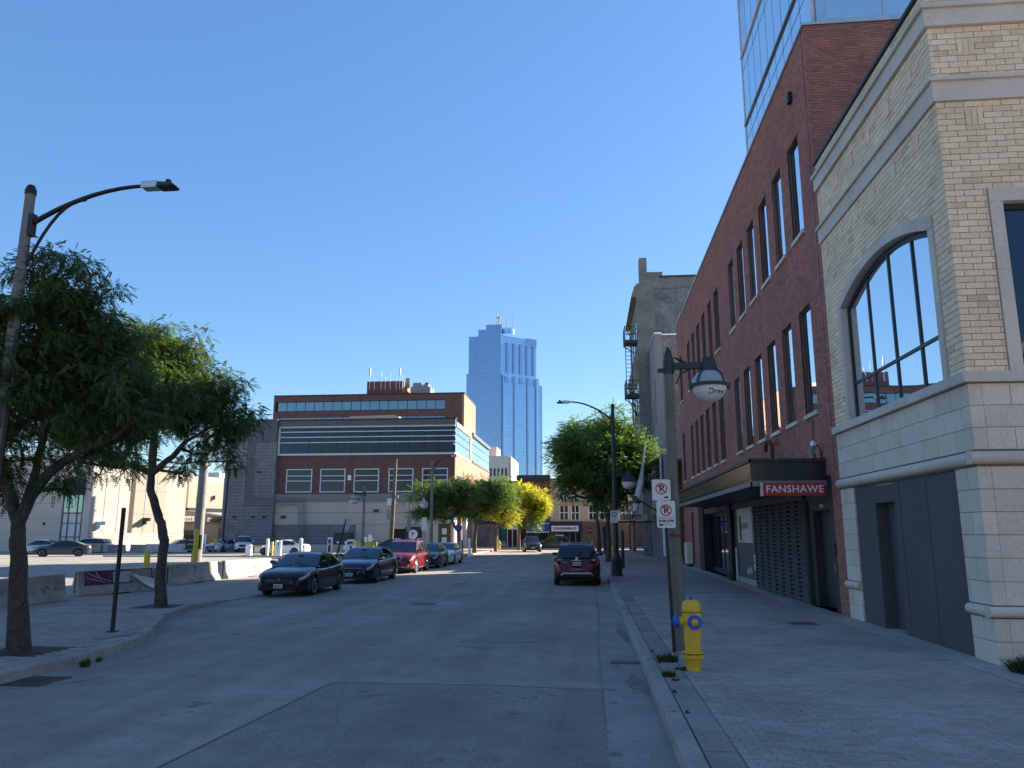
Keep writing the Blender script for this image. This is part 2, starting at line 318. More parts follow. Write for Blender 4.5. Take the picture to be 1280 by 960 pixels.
BQ = np.array([(0, 3, 2, 1), (4, 5, 6, 7), (0, 1, 5, 4), (1, 2, 6, 5), (2, 3, 7, 6), (3, 0, 4, 7)])
def npboxes(name, B, mat, parent=None, rot=None):
    """B (n,6) x0,x1,y0,y1,z0,z1"""
    B = np.asarray(B, float); n = len(B)
    ix = [(0, 2, 4), (1, 2, 4), (1, 3, 4), (0, 3, 4), (0, 2, 5), (1, 2, 5), (1, 3, 5), (0, 3, 5)]
    V = np.stack([B[:, list(c)] for c in ix], 1).reshape(-1, 3)
    Q = (BQ[None] + 8 * np.arange(n)[:, None, None]).reshape(-1, 4)
    return npmesh(name, V, Q, mat, parent)
def tag(o, label=None, cat=None, group=None, kind=None):
    for k, v in (('label', label), ('category', cat), ('group', group), ('kind', kind)):
        if v: o[k] = v
    return o
def thing(name, label, cat, loc=(0, 0, 0), rz=0, group=None):
    o = bpy.data.objects.new(name, None); S.collection.objects.link(o); o.empty_display_size = 0.2
    o.location = loc; o.rotation_euler = (0, 0, rz); o['_w'] = tuple(loc); return tag(o, label, cat, group)
def local(name, mb, mat, parent, smooth=0, bevel=0):   # vertices already in the thing's own frame
    return obj(name, mb, mat, parent, smooth, False, None, bevel)
_unit = {}
def piece(name, x0, x1, y0, y1, z0, z1, mat, parent=None):
    """a box-shaped piece as an object of its own, sharing one unit mesh per material"""
    if mat not in _unit:
        me = bpy.data.meshes.new('unit_' + mat); b = MB().box(-.5, .5, -.5, .5, -.5, .5); me.from_pydata(b.v, [], b.f); me.materials.append(M[mat]); _unit[mat] = me
    o = bpy.data.objects.new(name, _unit[mat]); S.collection.objects.link(o)
    c = np.array([(x0 + x1) / 2, (y0 + y1) / 2, (z0 + z1) / 2]); o.scale = (x1 - x0, y1 - y0, z1 - z0)
    if parent is not None: c = c - np.array(parent['_w']); o.parent = parent
    o.location = c; return o
def struct(name, mb, mat, **k): return tag(obj(name, mb, mat, **k), kind='structure')
def text(s, size, mat, parent, loc, rot, name='lettering', extrude=0.004, bold=0.0, align='CENTER', sx=1.0, space=1.0):
    cu = bpy.data.curves.new(name, 'FONT'); cu.body = s; cu.size = size; cu.extrude = extrude; cu.offset = bold
    cu.space_character = space; cu.align_x = align; cu.align_y = 'CENTER'; cu.resolution_u = 3
    t = bpy.data.objects.new('tmp', cu); S.collection.objects.link(t); bpy.context.view_layer.update()
    me = bpy.data.meshes.new_from_object(t.evaluated_get(bpy.context.evaluated_depsgraph_get()))
    bpy.data.objects.remove(t); me.materials.clear(); me.materials.append(M[mat])
    o = bpy.data.objects.new(name, me); S.collection.objects.link(o); o.scale = (sx, 1, 1)
    p = np.array(loc, float)
    if parent is not None: o.parent = parent; p = p - np.array(parent['_w'])
    o.location = p; o.rotation_euler = rot; return o
def copy_tree(o, parent=None):
    c = o.copy(); S.collection.objects.link(c)
    if parent is not None: c.parent = parent
    for ch in list(o.children): copy_tree(ch, c)
    return c
def courses(u0, u1, v0, v1, bw, bh, j, blocked=None, seed=0):
    out = []; r = random.Random(seed); k = 0; v = v0
    while v < v1 - 0.02:
        va, vb = v, min(v + bh, v1) - j; bl = sorted(blocked(va, vb)) if blocked else []
        u = u0 - (bw / 2 if k % 2 else 0)
        while u < u1 - 0.01:
            a, b = max(u, u0), min(u + bw, u1) - j; segs = [(a, b)]
            for (p, q) in bl:
                ns = []
                for (c, d_) in segs:
                    if q <= c or p >= d_: ns.append((c, d_))
                    else:
                        if p - j - c > 0.03: ns.append((c, p - j))
                        if d_ - q > 0.03: ns.append((q, d_))
                segs = ns
            out += [(c, d_, va, vb) for c, d_ in segs if d_ - c > 0.02]
            u += bw
        v += bh; k += 1
    return out
def wallrects(u0, u1, v0, v1, holes):
    """rectangles covering the wall but for the holes (each u0,u1,v0,v1)"""
    us = sorted({u0, u1, *[h[0] for h in holes if u0 < h[0] < u1], *[h[1] for h in holes if u0 < h[1] < u1]}); out = []
    for a, b in zip(us, us[1:]):
        m = (a + b) / 2; hs = sorted((h[2], h[3]) for h in holes if h[0] < m < h[1]); v = v0
        for p, q in hs:
            if p > v: out.append((a, b, v, p))
            v = max(v, q)
        if v < v1: out.append((a, b, v, v1))
    return out
print('setup ok')

# ================================================================== GROUND
struct('ground', MB().box(-2500, 2500, -300, 3000, -0.5, -0.02), 'ground')
struct('road', MB().box(-10.9, 0.3, -25, 92, -0.02, 0.0), 'asphalt')
struct('cross_street', MB().box(-140, 140, 92, 103.5, -0.02, 0.0), 'asphalt')
struct('parking_lot', MB().box(-95, -16.6, -10, 88, -0.02, 0.004), 'lot')
tag(obj('asphalt_patch', MB().add([(-3.57, 10.95, .004), (0.12, 10.8, .004), (0.12, -8, .004), (-3.0, -8, .004), (-3.95, 5.0, .004)], [(0, 1, 2, 3, 4)]), 'asphalt_dark'), kind='structure')
# gutter pans
gut = tag(thing('gutter', None, None), kind='structure')
y = -12.0; k = 0
while y < 92:
    L = 3.0 if k % 2 else 2.6
    piece('gutter_slab', 0.12 + (0.03 if y < 14 else 0.12), 0.77, y, min(y + L, 92) - 0.015, -0.02, 0.008, 'gutter', gut); y += L; k += 1
# right curb: separate stones
cb = tag(thing('curb', None, None), kind='structure')
y = -12.0
def curb_stone(x0, x1, ya, yb, par):
    b = MB().extrude([(x0, -.02), (x0 + .02, .12), (x0 + .05, .135), (x1, .135), (x1, -.02)], 'Y', ya, yb)
    return obj('curb_stone', b, 'curb', par)
k = 0
while y < 92:
    L = 1.9 + 0.4 * rng.random(); j = rng.normal(0, .004)
    curb_stone(0.77 + j, 0.97 + j, y, min(y + L, 92) - 0.02, cb); y += L
# right sidewalk
struct('sidewalk', MB().box(0.95, 5.7, -12, 92, -0.02, 0.118), 'joint')
struct('sidewalk_joint_fill', MB().box(-15, -13.0, -12, -11, -0.02, -0.015), 'joint')
struct('far_sidewalk', MB().add([(0.97, 26, .131), (5.5, 26, .131), (5.5, 92, .131), (0.97, 92, .131)], [(0, 1, 2, 3)]), 'paver_far')
sw = tag(thing('sidewalk_paving', None, None), kind='structure')
pav = []; 
row = 0; y = 4.0
while y < 26:
    x = 1.29 - (0.1 if row % 2 else 0)
    while x < 5.48:
        a, b = max(x, 1.295), min(x + .2, 5.485)
        if b - a > .03:
            # skip the concrete surround at the curb and access plates
            z = .131 + rng.normal(0, .0014) - (.006 if rng.random() < .03 else 0)
            if not (4.3 < (a + b) / 2 < 4.8 and 17.5 < y < 18.05): pav.append((a, b - .007, y, y + .093, .10, z))
        x += .2
    y += .1; row += 1
pav = np.array(pav); dist = np.abs(pav[:, 2] - 11.3) + np.abs(pav[:, 0] - 2.0) * .7
vis = pav[:, 2] > 8.2; order = np.argsort(np.where(vis, dist, 1e9))
for i in order[:300]: piece('paver', *pav[i], 'paver', sw)
tag(npboxes('paver', pav[order[300:]], 'paver', sw), kind='stuff')
# concrete strip along the buildings
cs = tag(thing('concrete_strip', None, None), kind='structure')
y = -6.0
while y < 50:
    L = 1.75 + .3 * rng.random(); piece('concrete_slab', 5.5, 5.96 if y > 12 else 6.1, y, y + L - .015, -.02, .136 + rng.normal(0, .002), 'concrete', cs); y += L
struct('side_yard', MB().box(5.98, 60, -12, 12.4, -.02, .11), 'concrete')
y = 4.0
while y < 26:
    L = .55 + .35 * rng.random(); piece('edge_slab', .985, 1.283, y, y + L - .012, .09, .132 + rng.normal(0, .003), 'concrete_edge', cb); y += L
# steel access plate in the sidewalk
ap = thing('access_cover', 'rusty rectangular access cover set in the right hand pavers', 'cover', (4.55, 17.8, .12))
obj('plate', MB().box(4.325, 4.775, 17.52, 18.08, .10, .134), 'iron', ap)
piece('frame_bar', 4.3, 4.32, 17.5, 18.1, .1, .137, 'rust', ap); piece('frame_bar', 4.78, 4.8, 17.5, 18.1, .1, .137, 'rust', ap)
tag(obj('manhole_cover', MB().lathe([(0.0, -.005), (.36, -.005), (.36, .008), (.0, .008)], (-4.85, 23, 0), 28), 'iron'), 'round manhole cover in the road nearest the parked black sedan', 'manhole')
tag(obj('manhole_cover', MB().lathe([(0.0, -.005), (.36, -.005), (.36, .008), (.0, .008)], (-5.27, 32, 0), 28), 'iron'), 'round manhole cover in the road level with the navy sedan', 'manhole')
def grate(x0, x1, y0, y1, label, base=0.008):
    t = thing('storm_grate', label, 'storm drain', ((x0 + x1) / 2, (y0 + y1) / 2, base))
    obj('sump', MB().box(x0, x1, y0, y1, base - .01, base + .003), 'frame_dark', t)
    piece('frame_bar', x0 - .03, x0, y0, y1, base - .01, base + .012, 'iron', t); piece('frame_bar', x1, x1 + .03, y0, y1, base - .01, base + .012, 'iron', t)
    n = 8
    for k in range(n):
        u = y0 + (k + .5) * (y1 - y0) / n; piece('bar', x0, x1, u - .018, u + .018, base + .002, base + .011, 'iron', t)
grate(.34, .74, 12.93, 13.2, 'small storm drain grate in the right gutter beside the hydrant')
grate(-8.02, -7.5, 10.35, 11.05, 'storm drain grate at the left curb in front of the forked tree', 0.002)
def blob(name, cx, cy, rx, ry, z, mat, n=26, seed=1, ang=0):
    r = random.Random(seed); pts = []
    ph = [r.random() * 6.28 for _ in range(5)]
    for k in range(n):
        q = 2 * math.pi * k / n; f = 1 + .25 * math.sin(2 * q + ph[0]) + .2 * math.sin(3 * q + ph[1]) + .14 * math.sin(5 * q + ph[2]) + .1 * math.sin(8 * q + ph[3])
        u, w = rx * f * math.cos(q), ry * f * math.sin(q)
        pts.append((cx + u * math.cos(ang) - w * math.sin(ang), cy + u * math.sin(ang) + w * math.cos(ang), z))
    return tag(obj(name, MB().add(pts, [tuple(range(n))]), mat), kind='structure')
blob('oil_stain', -1.75, 15.5, .55, .42, .0045, 'oil', seed=3); blob('oil_stain', -2.1, 14.7, .35, .22, .0045, 'oil', seed=5)
blob('oil_stain', -.95, 16.2, .3, .2, .0045, 'oil', seed=8); blob('oil_stain', -3.4, 26.5, .8, .16, .0045, 'oil', seed=9)
blob('gutter_dirt', .62, 11.3, .12, .65, .0125, 'dirt', seed=11); blob('gutter_dirt', .65, 17, .08, 1.6, .0125, 'dirt', seed=12)
def mark(pts, w, z, mat, name='paint_mark'):
    b = MB()
    for (x0, y0), (x1, y1) in zip(pts, pts[1:]):
        dx, dy = x1 - x0, y1 - y0; L = math.hypot(dx, dy); nx, ny = -dy / L * w / 2, dx / L * w / 2
        b.quad((x0 - nx, y0 - ny, z), (x1 - nx, y1 - ny, z), (x1 + nx, y1 + ny, z), (x0 + nx, y0 + ny, z))
    tag(obj(name, b, mat), kind='structure')
mark([(-7.9, 10.0), (-7.25, 10.6), (-7.0, 11.2)], .04, .003, 'paint_orange'); mark([(-7.05, 13.3), (-6.6, 13.9)], .04, .003, 'paint_orange')
mark([(-9.7, 12.0), (-9.1, 12.05), (-8.8, 12.6)], .06, .139, 'paint_red'); mark([(-9.9, 11.6), (-9.2, 11.75)], .05, .139, 'paint_red')
mark([(-9.2, 15.3), (-8.85, 16.3)], .05, .139, 'paint_red'); mark([(-9.0, 13.8), (-8.7, 14.9)], .05, .139, 'paint_red')
# crack seams sealed across the road
mark([(-3.6, 11.0), (-1.2, 11.02), (0.1, 10.86)], .03, .0085, 'oil', 'tar_seam'); mark([(-3.6, 11), (-3.97, 5)], .025, .0085, 'oil', 'tar_seam')
mark([(.15, 9), (.14, 15), (.22, 22), (.2, 40)], .02, .0095, 'oil', 'tar_seam')
mark([(-6.2, 24), (-4.6, 25.8), (-4.4, 31)], .03, .004, 'oil', 'tar_seam')

# left side: curved curb, sidewalk
LC = [(-8.1, -12), (-8.1, 12.3), (-8.25, 13.8), (-8.7, 15.2), (-9.35, 16.6), (-10.0, 18.0), (-10.5, 19.5), (-10.8, 21.2), (-10.9, 23.2), (-10.9, 92)]
def lcx(y):
    for (a, b), (c, d_) in zip(LC, LC[1:]):
        if b <= y <= d_: return a + (c - a) * (y - b) / (d_ - b)
def rise(y):   # the curb drops for the lot entrance
    if y < 21: return .13
    if y < 24: return .13 - .10 * (y - 21) / 3
    if y < 52: return .03
    if y < 55: return .03 + .10 * (y - 52) / 3
    return .13
lc = tag(thing('left_curb', None, None), kind='structure')
ys = [-12]; 
while ys[-1] < 92: ys.append(min(92, ys[-1] + (.55 if 12 < ys[-1] < 24 else 1.6)))
for a, b in zip(ys, ys[1:]):
    b2 = b - .012; m = MB()
    def sec(yy):
        x = lcx(yy); h = rise(yy) + .006; return [(x, yy, -.02), (x - .03, yy, h - .015), (x - .06, yy, h), (x - .24, yy, h), (x - .24, yy, -.02)]
    m.add(sec(a) + sec(b2), [(0, 1, 2, 3, 4), (9, 8, 7, 6, 5)] + [(i, (i + 1) % 5, 5 + (i + 1) % 5, 5 + i) for i in range(5)])
    obj('curb_stone', m, 'curb', lc)
vs = []; fs = []
yy = np.concatenate([np.arange(-12, 12, 4), np.arange(12, 56, 1.0), np.arange(56, 93, 6)]); yy[-1] = 92
for y in yy:
    zz = rise(y) - .008; xo = -16.6 if y < 55 else -19.5; vs += [(lcx(y) - .22, y, zz), (xo, y, zz if y > 55 else min(zz, .12) if y < 21 else .008 + zz * .0 + .006)]
fs = [(2 * i, 2 * i + 1, 2 * i + 3, 2 * i + 2) for i in range(len(yy) - 1)]
struct('left_sidewalk', MB().add(vs, fs), 'paver_far')
lp = tag(thing('left_paving', None, None), kind='structure')
pv = []; y = 9.0; row = 0
while y < 20.5:
    x = -14.0 + (.1 if row % 2 else 0)
    while x < lcx(y) - .26:
        b = min(x + .193, lcx(y) - .25)
        if b - x > .05 and not (abs((x + b) / 2 + 9.35) < .62 and abs(y - 12.4) < .6) and not (abs((x + b) / 2 + 11.35) < .6 and abs(y - 20.2) < .6):
            pv.append((x, b, y, y + .094, .10, .131 + rng.normal(0, .003)))
        x += .2
    y += .1; row += 1
pv = np.array(pv); dd = np.abs(pv[:, 2] - 12.2) + np.abs(pv[:, 0] + 8.9) * .9; od = np.argsort(dd)
for i in od[:260]: piece('paver', *pv[i], 'paver', lp)
tag(npboxes('paver', pv[od[260:]], 'paver', lp), kind='stuff')
for (cx, cy) in ((-9.35, 12.4), (-11.35, 20.2)):
    struct('tree_pit', MB().box(cx - .6, cx + .6, cy - .55, cy + .6, .05, .128), 'joint')

# ================================================================== YELLOW BRICK BUILDING (right, nearest)
WX = 5.97; Y0 = 12.52; Y1 = 19.1
yb = thing('yellow_brick_building', 'yellow brick building with limestone base and big arched window at the right edge', 'building', (WX, Y0, 0))
AR = (13.08, 18.16)
def arch_top(u, a=13.08, b=18.16, spring=7.40, crown=7.88):
    t = (u - (a + b) / 2) / ((b - a) / 2); t = max(-1, min(1, t)); return spring + (crown - spring) * (1 - t * t)
ZB, ZT = 4.53, 11.33
# mortar backing with the arched opening (street face) and the tall window (front face)
b = MB(); D = .012
for (a, c, p, q) in [(Y0, AR[0] + .05, ZB, ZT), (AR[1] - .05, Y1, ZB, ZT)]: b.box(WX + D, WX + .3, a + (D if a == Y0 else 0), c, p, q)
N = 26
for k in range(N):
    a = AR[0] + .05 + (AR[1] - AR[0] - .1) * k / N; c = a + (AR[1] - AR[0] - .1) / N
    b.box(WX + D, WX + .3, a, c, min(arch_top(a), arch_top(c)) - .06, ZT)
FW = (6.62, 8.3, ZB, 7.6)
for (a, c, p, q) in wallrects(WX + .3, 20, ZB, ZT, [FW]): b.box(a, c, Y0 + D, Y0 + .3, p, q)
obj('mortar', b, 'tan_mortar', yb)
obj('interior_wall', MB().box(WX + 1.2, 20, Y0 + 1.2, Y1, 0.1, ZT), 'black', yb)
# bricks
def blk_side(va, vb):
    m = vb + .01; out = []
    if m < arch_top(15.6):
        if m < 7.40: out.append(AR)
        else:
            t = math.sqrt(max(0, 1 - (m - 7.40) / (7.88 - 7.40))); h = (AR[1] - AR[0]) / 2 * t; out.append((15.62 - h, 15.62 + h))
    return out
def blk_front(va, vb):
    out = [(FW[0], FW[1])] if va < FW[3] else []
    return out
CH = .105; bricks = []
ZR = [(ZB, 9.2), (9.62, 10.6), (11.02, ZT)]
def zcourses(u0, u1, blk, sd):
    out = []
    for i, (z0, z1) in enumerate(ZR):
        n_ = round((z1 - z0) / CH); out += courses(u0, u1, z0, z1, .30, (z1 - z0) / n_ + 1e-5, .011, blk, sd + i)
    return out
for a, c, p, q in zcourses(Y0, Y1, blk_side, 1):
    j = rng.normal(0, .0015); bricks.append((WX - j, WX + .06, a, c, p, q, abs(a - Y0)))
for a, c, p, q in zcourses(WX, 9.5, blk_front, 2):
    j = rng.normal(0, .0015)
    if a < WX + .005: a = WX + .0605     # corner is carried by the street-face bricks
    bricks.append((a, c, Y0 - j - .0005, Y0 + .06, p, q, .4 * abs(a - WX)))
# soldier-course ornaments: little upright groups standing proud under the lower band
orn = []
for z0 in (8.75, 10.05):
    for u in np.arange(Y0 + .75, Y1 - .3, 1.05):
        for k in range(3): orn.append((WX - .014, WX + .03, u + k * .095, u + k * .095 + .085, z0, z0 + .30, 0.2))
    for u in np.arange(WX + .45, 9.3, 1.0):
        for k in range(3): orn.append((u + k * .095, u + k * .095 + .085, Y0 - .014, Y0 + .03, z0, z0 + .30, 0.2))
bricks = np.array(bricks + orn); od = np.argsort(bricks[:, 6] + rng.random(len(bricks)) * .01)
for i in od[:300]: piece('brick', *bricks[i, :6], 'yellow_brick', yb)
tag(npboxes('brick', bricks[od[300:], :6], 'yellow_brick', yb), kind='stuff')
# stone bands (blocks butted end to end), each with a thin projecting lip
def band(z0, z1, pr, mat='trimstone', step=1.5, x1=9.5, y1=Y1, name='band_stone', lip=0):
    u = Y0 - pr
    while u < y1:
        e = min(u + step, y1); piece(name, WX - pr, WX + .1, u, e - .006, z0, z1 - lip, mat, yb)
        if lip: piece(name, WX - pr - .06, WX + .1, u - (0.06 if u < Y0 else 0), e - .006, z1 - lip + .001, z1, mat, yb)
        u = e
    u = WX + .101
    while u < x1:
        e = min(u + step, x1); piece(name, u, e - .006, Y0 - pr, Y0 + .1, z0, z1 - lip, mat, yb)
        if lip: piece(name, u, e - .006, Y0 - pr - .06, Y0 + .1, z1 - lip + .001, z1, mat, yb)
        u = e
band(9.2, 9.62, .05, lip=.07); band(10.6, 11.02, .07, lip=.10)
band(4.37, 4.53, .10, step=1.8)
obj('coping', MB().box(WX - .06, WX + .35, Y0 - .06, Y1, ZT + .002, ZT + .07).box(WX + .352, 20, Y0 - .06, Y0 + .35, ZT + .002, ZT + .07), 'black_metal', yb)
obj('roof', MB().box(WX + .3, 20, Y0 + .3, Y1, ZT - .2, ZT - .1), 'roofing', yb)
# arched window: stone surround blocks, frame, mullions, transom, panes
GA = (13.25, 17.98)
def gtop(u): return arch_top(u, *GA, 7.18, 7.66)
seg = 9
for k in range(seg):
    a = AR[0] + (AR[1] - AR[0]) * k / seg; c = AR[0] + (AR[1] - AR[0]) * (k + 1) / seg; pts = []
    us = np.linspace(a + .004, c - .004, 5)
    poly = [(u, arch_top(u)) for u in us] + [(u, max(7.0, arch_top(min(max(u, GA[0]), GA[1]), *GA, 7.20, 7.68))) for u in us[::-1]]
    obj('surround_stone', MB().extrude(poly, 'X', WX - .035, WX + .16), 'trimstone', yb)
for (p, q) in ((AR[0], GA[0]), (GA[1], AR[1])):
    for z0, z1 in ((4.531, 5.85), (5.856, 7.19)): piece('surround_stone', WX - .034, WX + .16, p, q, z0, z1, 'trimstone', yb)
aw = obj('arched_window', MB().box(WX + .20, WX + .21, 13.3, 17.9, 4.6, 4.62), 'frame_dark', yb)   # frame root
fr = MB(); us = np.linspace(GA[0], GA[1], 25)
for a, c in zip(us, us[1:]):
    fr.add([(x, u, z) for x in (WX + .125, WX + .17) for u, z in ((a, gtop(a)), (c, gtop(c)), (c, gtop(c) - .10), (a, gtop(a) - .10))],
           [(0, 1, 2, 3), (7, 6, 5, 4), (0, 4, 5, 1), (1, 5, 6, 2), (2, 6, 7, 3), (3, 7, 4, 0)])
fr.box(WX + .12, WX + .175, GA[0], GA[0] + .07, 4.54, gtop(GA[0]) - .05).box(WX + .12, WX + .175, GA[1] - .07, GA[1], 4.54, gtop(GA[1]) - .05)
fr.box(WX + .12, WX + .175, GA[0] + .07, GA[1] - .07, 4.54, 4.61)
obj('frame', fr, 'frame_dark', aw)
mu = [GA[0] + .09] + [14.32, 15.46, 16.66] + [GA[1] - .09]
for u in mu[1:-1]: obj('mullion', MB().box(WX + .122, WX + .17, u - .028, u + .028, 4.61, gtop(u) - .09), 'frame_dark', aw)
for a, c in zip(mu, mu[1:]): obj('transom', MB().box(WX + .124, WX + .17, a + .029, c - .029, 5.36, 5.42), 'frame_dark', aw)
for a, c in zip(mu, mu[1:]):
    us = np.linspace(a, c, 7); tilt = rng.normal(0, .004)
    obj('pane', MB().extrude([(u, gtop(u) - .08) for u in us] + [(c, 5.4), (a, 5.4)], 'X', WX + .15, WX + .165), 'glass_sky', aw)
    piece('pane', WX + .15, WX + .165, a, c, 4.6, 5.4, 'glass_sky', aw).parent = aw
# tall window in the front face
for (a, c, p, q) in ((FW[0], FW[0] + .2, 4.531, 6.2), (FW[0], FW[0] + .2, 6.205, 7.37), (FW[0], FW[1], 7.375, 7.6), (FW[1] - .2, FW[1], 4.531, 7.37)):
    piece('surround_stone', a, c, Y0 - .035, Y0 + .16, p, q, 'trimstone', yb)
fw = obj('tall_window', MB().box(FW[0] + .2, FW[0] + .27, Y0 + .1, Y0 + .2, 4.54, 7.37).box(FW[0] + .27, FW[1] - .2, Y0 + .1, Y0 + .2, 7.28, 7.37), 'frame_dark', yb)
obj('pane', MB().box(FW[0] + .25, FW[1] - .2, Y0 + .15, Y0 + .165, 4.54, 7.3), 'glass_dark', fw)
# limestone base: street face (with boarded opening) and front face
bl = []
OP = (13.25, 18.2)                                    # boarded opening, z<3.05
BW, BHt = .62, .36
def blk_base(va, vb): return [OP] if va < 3.0 else []
def stone_rows(z0, z1, rh, bw, u0, u1, ph, blocked):
    out = []; k = 0; z = z0
    n = max(1, round((z1 - z0) / rh)); rh = (z1 - z0) / n
    for k in range(n):
        va, vb = z0 + k * rh, z0 + (k + 1) * rh; u = u0 - (bw / 2 if (k + ph) % 2 else 0)
        while u < u1 - .02:
            a, c = max(u, u0), min(u + bw, u1)
            if not any(a < q and c > p and va < 3.0 for p, q in blocked): out.append((a, c - .01, va, vb - .01))
            else:
                for p, q in blocked:
                    if a < p < c and p - a > .06: out.append((a, p - .01, va, vb - .01))
                    if a < q < c and c - q > .06: out.append((q, c - .01, va, vb - .01))
            u += bw
    return out
st = MB()
for z0, z1, bw_, rh in ((3.32, 4.36, .62, .35), (.99, 3.06, .66, .35), (.137, .80, .66, .33)):
    blocked = [OP] if z1 < 3.2 else []
    for a, c, p, q in stone_rows(z0, z1, rh, bw_, Y0, Y1, 0, blocked):
        if a > Y0 + .01: piece('stone_block', WX - rng.random() * .004, WX + .2, a, c, p, q, 'limestone', yb)
        else: piece('stone_block', WX - .002, WX + .2, Y0, c, p, q, 'limestone', yb)
    for a, c, p, q in stone_rows(z0, z1, rh, bw_ * 1.35, WX + .204, 9.4, 1, []):
        piece('stone_block', a, c, Y0 - rng.random() * .004, Y0 + .2, p, q, 'limestone', yb)
obj('mortar', MB().box(WX + .01, WX + .19, Y0 + .01, 13.24, .12, 4.4).box(WX + .01, WX + .19, 18.21, Y1, .12, 4.4).box(WX + .01, WX + .19, 13.24, 18.21, 3.06, 4.4)
    .box(WX + .19, 20, Y0 + .01, Y0 + .19, .12, 4.4), 'tan_mortar', yb)
def roll(z, r, ya, yb_, par, front=True):             # half-round belt course
    prof = [(-.0, -r), (-r * .55, -r * .9), (-r * .95, -r * .45), (-r * 1.05, 0), (-r * .95, r * .45), (-r * .55, r * .9), (0, r), (.1, r), (.1, -r)]
    u = ya
    while u < yb_:
        e = min(u + 1.6, yb_); obj('belt_stone', MB().extrude([(WX + a, z + c) for a, c in prof], 'Y', u, e - .006), 'trimstone', par, smooth=40); u = e
    if front:
        u = WX - r
        while u < 9.4:
            e = min(u + 1.6, 9.4); obj('belt_stone', MB().extrude([(Y0 + a, z + c) for a, c in prof], 'X', u, e - .006), 'trimstone', par, smooth=40); u = e
roll(3.19, .10, Y0 - .002, Y1, yb); roll(.89, .08, Y0 - .002, 13.25, yb); roll(.89, .08, 18.2, Y1, yb, False)
for a, c in ((13.22, 13.6), (13.6, 13.61),): pass
# boarded opening with a recessed door
bd = obj('boarding', MB().box(WX + .03, WX + .06, 13.26, 15.98, .14, 3.05).box(WX + .03, WX + .06, 15.98, 17.02, 2.66, 3.05).box(WX + .03, WX + .06, 17.02, 18.19, .14, 3.05), 'board', yb)
for u in (14.48, 15.7): obj('board_seam', MB().box(WX + .026, WX + .0305, u, u + .008, .14, 3.05), 'black', bd)
obj('door_reveal', MB().box(WX + .06, WX + .32, 15.94, 15.98, .14, 2.7).box(WX + .06, WX + .32, 17.02, 17.06, .14, 2.7).box(WX + .06, WX + .32, 15.98, 17.02, 2.66, 2.7), 'board', bd)
dr = obj('door', MB().box(WX + .29, WX + .33, 15.98, 17.02, .15, 2.66), 'board', yb); obj('handle', MB().box(WX + .25, WX + .29, 16.08, 16.11, 1.1, 1.3), 'galv', dr)
obj('vent_label', MB().box(WX + .02, WX + .03, 16.0, 16.9, 3.0, 3.04), 'galv', bd)
obj('step', MB().box(WX - .0, WX + .4, 13.2, 18.2, .12, .139), 'concrete', yb)

# ================================================================== RED BRICK COLLEGE BUILDING
RY0, RY1, RZ = 19.12, 49.9, 15.4
rb = thing('red_brick_building', 'long three storey red brick building with rows of narrow windows and dark canopy', 'building', (WX, RY0, 0))
holes = []
wy = [20.40 + 1.97 * i for i in range(6)] + [34.0 + 1.985 * i for i in range(6)] + [47.75]
for z0, z1 in ((5.18, 8.08), (10.15, 12.98)):
    for y in wy: holes.append((y, y + 1.12, z0, z1))
ground = [(19.75, 31.9, 0, 3.45), (31.9, 41.5, 0, 3.45)]
hs = holes + [(19.75, 41.5, 0, 3.45)]
b = MB()
for a, c, p, q in wallrects(RY0 + .012, RY1, .1, RZ, hs): b.box(WX + .012, WX + .35, a, c, p, q)
b.box(WX + .352, 16, RY0 + .012, RY0 + .3, 9, RZ); obj('mortar', b, 'red_mortar', rb)
obj('core', MB().box(WX + .9, 30, RY0 + .9, RY1, .2, RZ - .1), 'black', rb)
obj('roof', MB().box(WX + .35, 30, RY0 + .3, RY1, RZ - .4, RZ - .3), 'roofing', rb)
def blk_r(va, vb): return [(h[0], h[1]) for h in hs if vb > h[2] and va < h[3]]
rbk = [(WX - max(-.003, rng.normal(0, .0015)), WX + .05, a, c, p, q) for a, c, p, q in courses(RY0, RY1, .13, RZ, .225, .0765, .009, blk_r, 3)]
rbk += [(max(a, WX + .051), c, RY0 - rng.normal(0, .0015), RY0 + .05, p, q) for a, c, p, q in courses(WX, 10.5, 10.9, RZ, .225, .0765, .009, None, 4)]
rbk = np.array(rbk); key = np.abs(rbk[:, 2] - RY0) + np.where(rbk[:, 0] > WX + .02, 0, 2) + np.abs(rbk[:, 4] - 14) * .1
od = np.argsort(key)
for i in od[:300]: piece('brick', *rbk[i], 'red_brick', rb)
tag(npboxes('brick', rbk[od[300:]], 'red_brick', rb), kind='stuff')
obj('coping', MB().box(WX - .05, WX + .4, RY0 - .05, RY1, RZ + .002, RZ + .07).box(WX + .401, 16, RY0 - .05, RY0 + .4, RZ + .002, RZ + .16), 'aluminium', rb)
obj('expansion_joint', MB().box(WX - .006, WX + .02, 26.0, 26.02, 8.2, 10.1).box(WX - .006, WX + .02, RY0 + .25, RY0 + .27, 3.5, RZ), 'black', rb)
for (y, y2, z0, z1) in holes:
    w = obj('window', MB().box(WX + .09, WX + .16, y, y + .05, z0, z1).box(WX + .09, WX + .16, y2 - .05, y2, z0, z1).box(WX + .09, WX + .16, y + .05, y2 - .05, z1 - .06, z1).box(WX + .09, WX + .16, y + .05, y2 - .05, z0, z0 + .06), 'frame_dark', rb)
    piece('pane', WX + .11, WX + .125, y + .04, y2 - .04, z0 + .05, z1 - .05, 'glass_sky', w)
    piece('sill', WX - .06, WX + .18, y - .04, y2 + .04, z0 - .11, z0 - .001, 'trimstone', w)
# small wall fixture high on the wall
obj('wall_fixture', MB().box(WX - .12, WX, 20.55, 20.75, 14.05, 14.35), 'black_metal', rb)
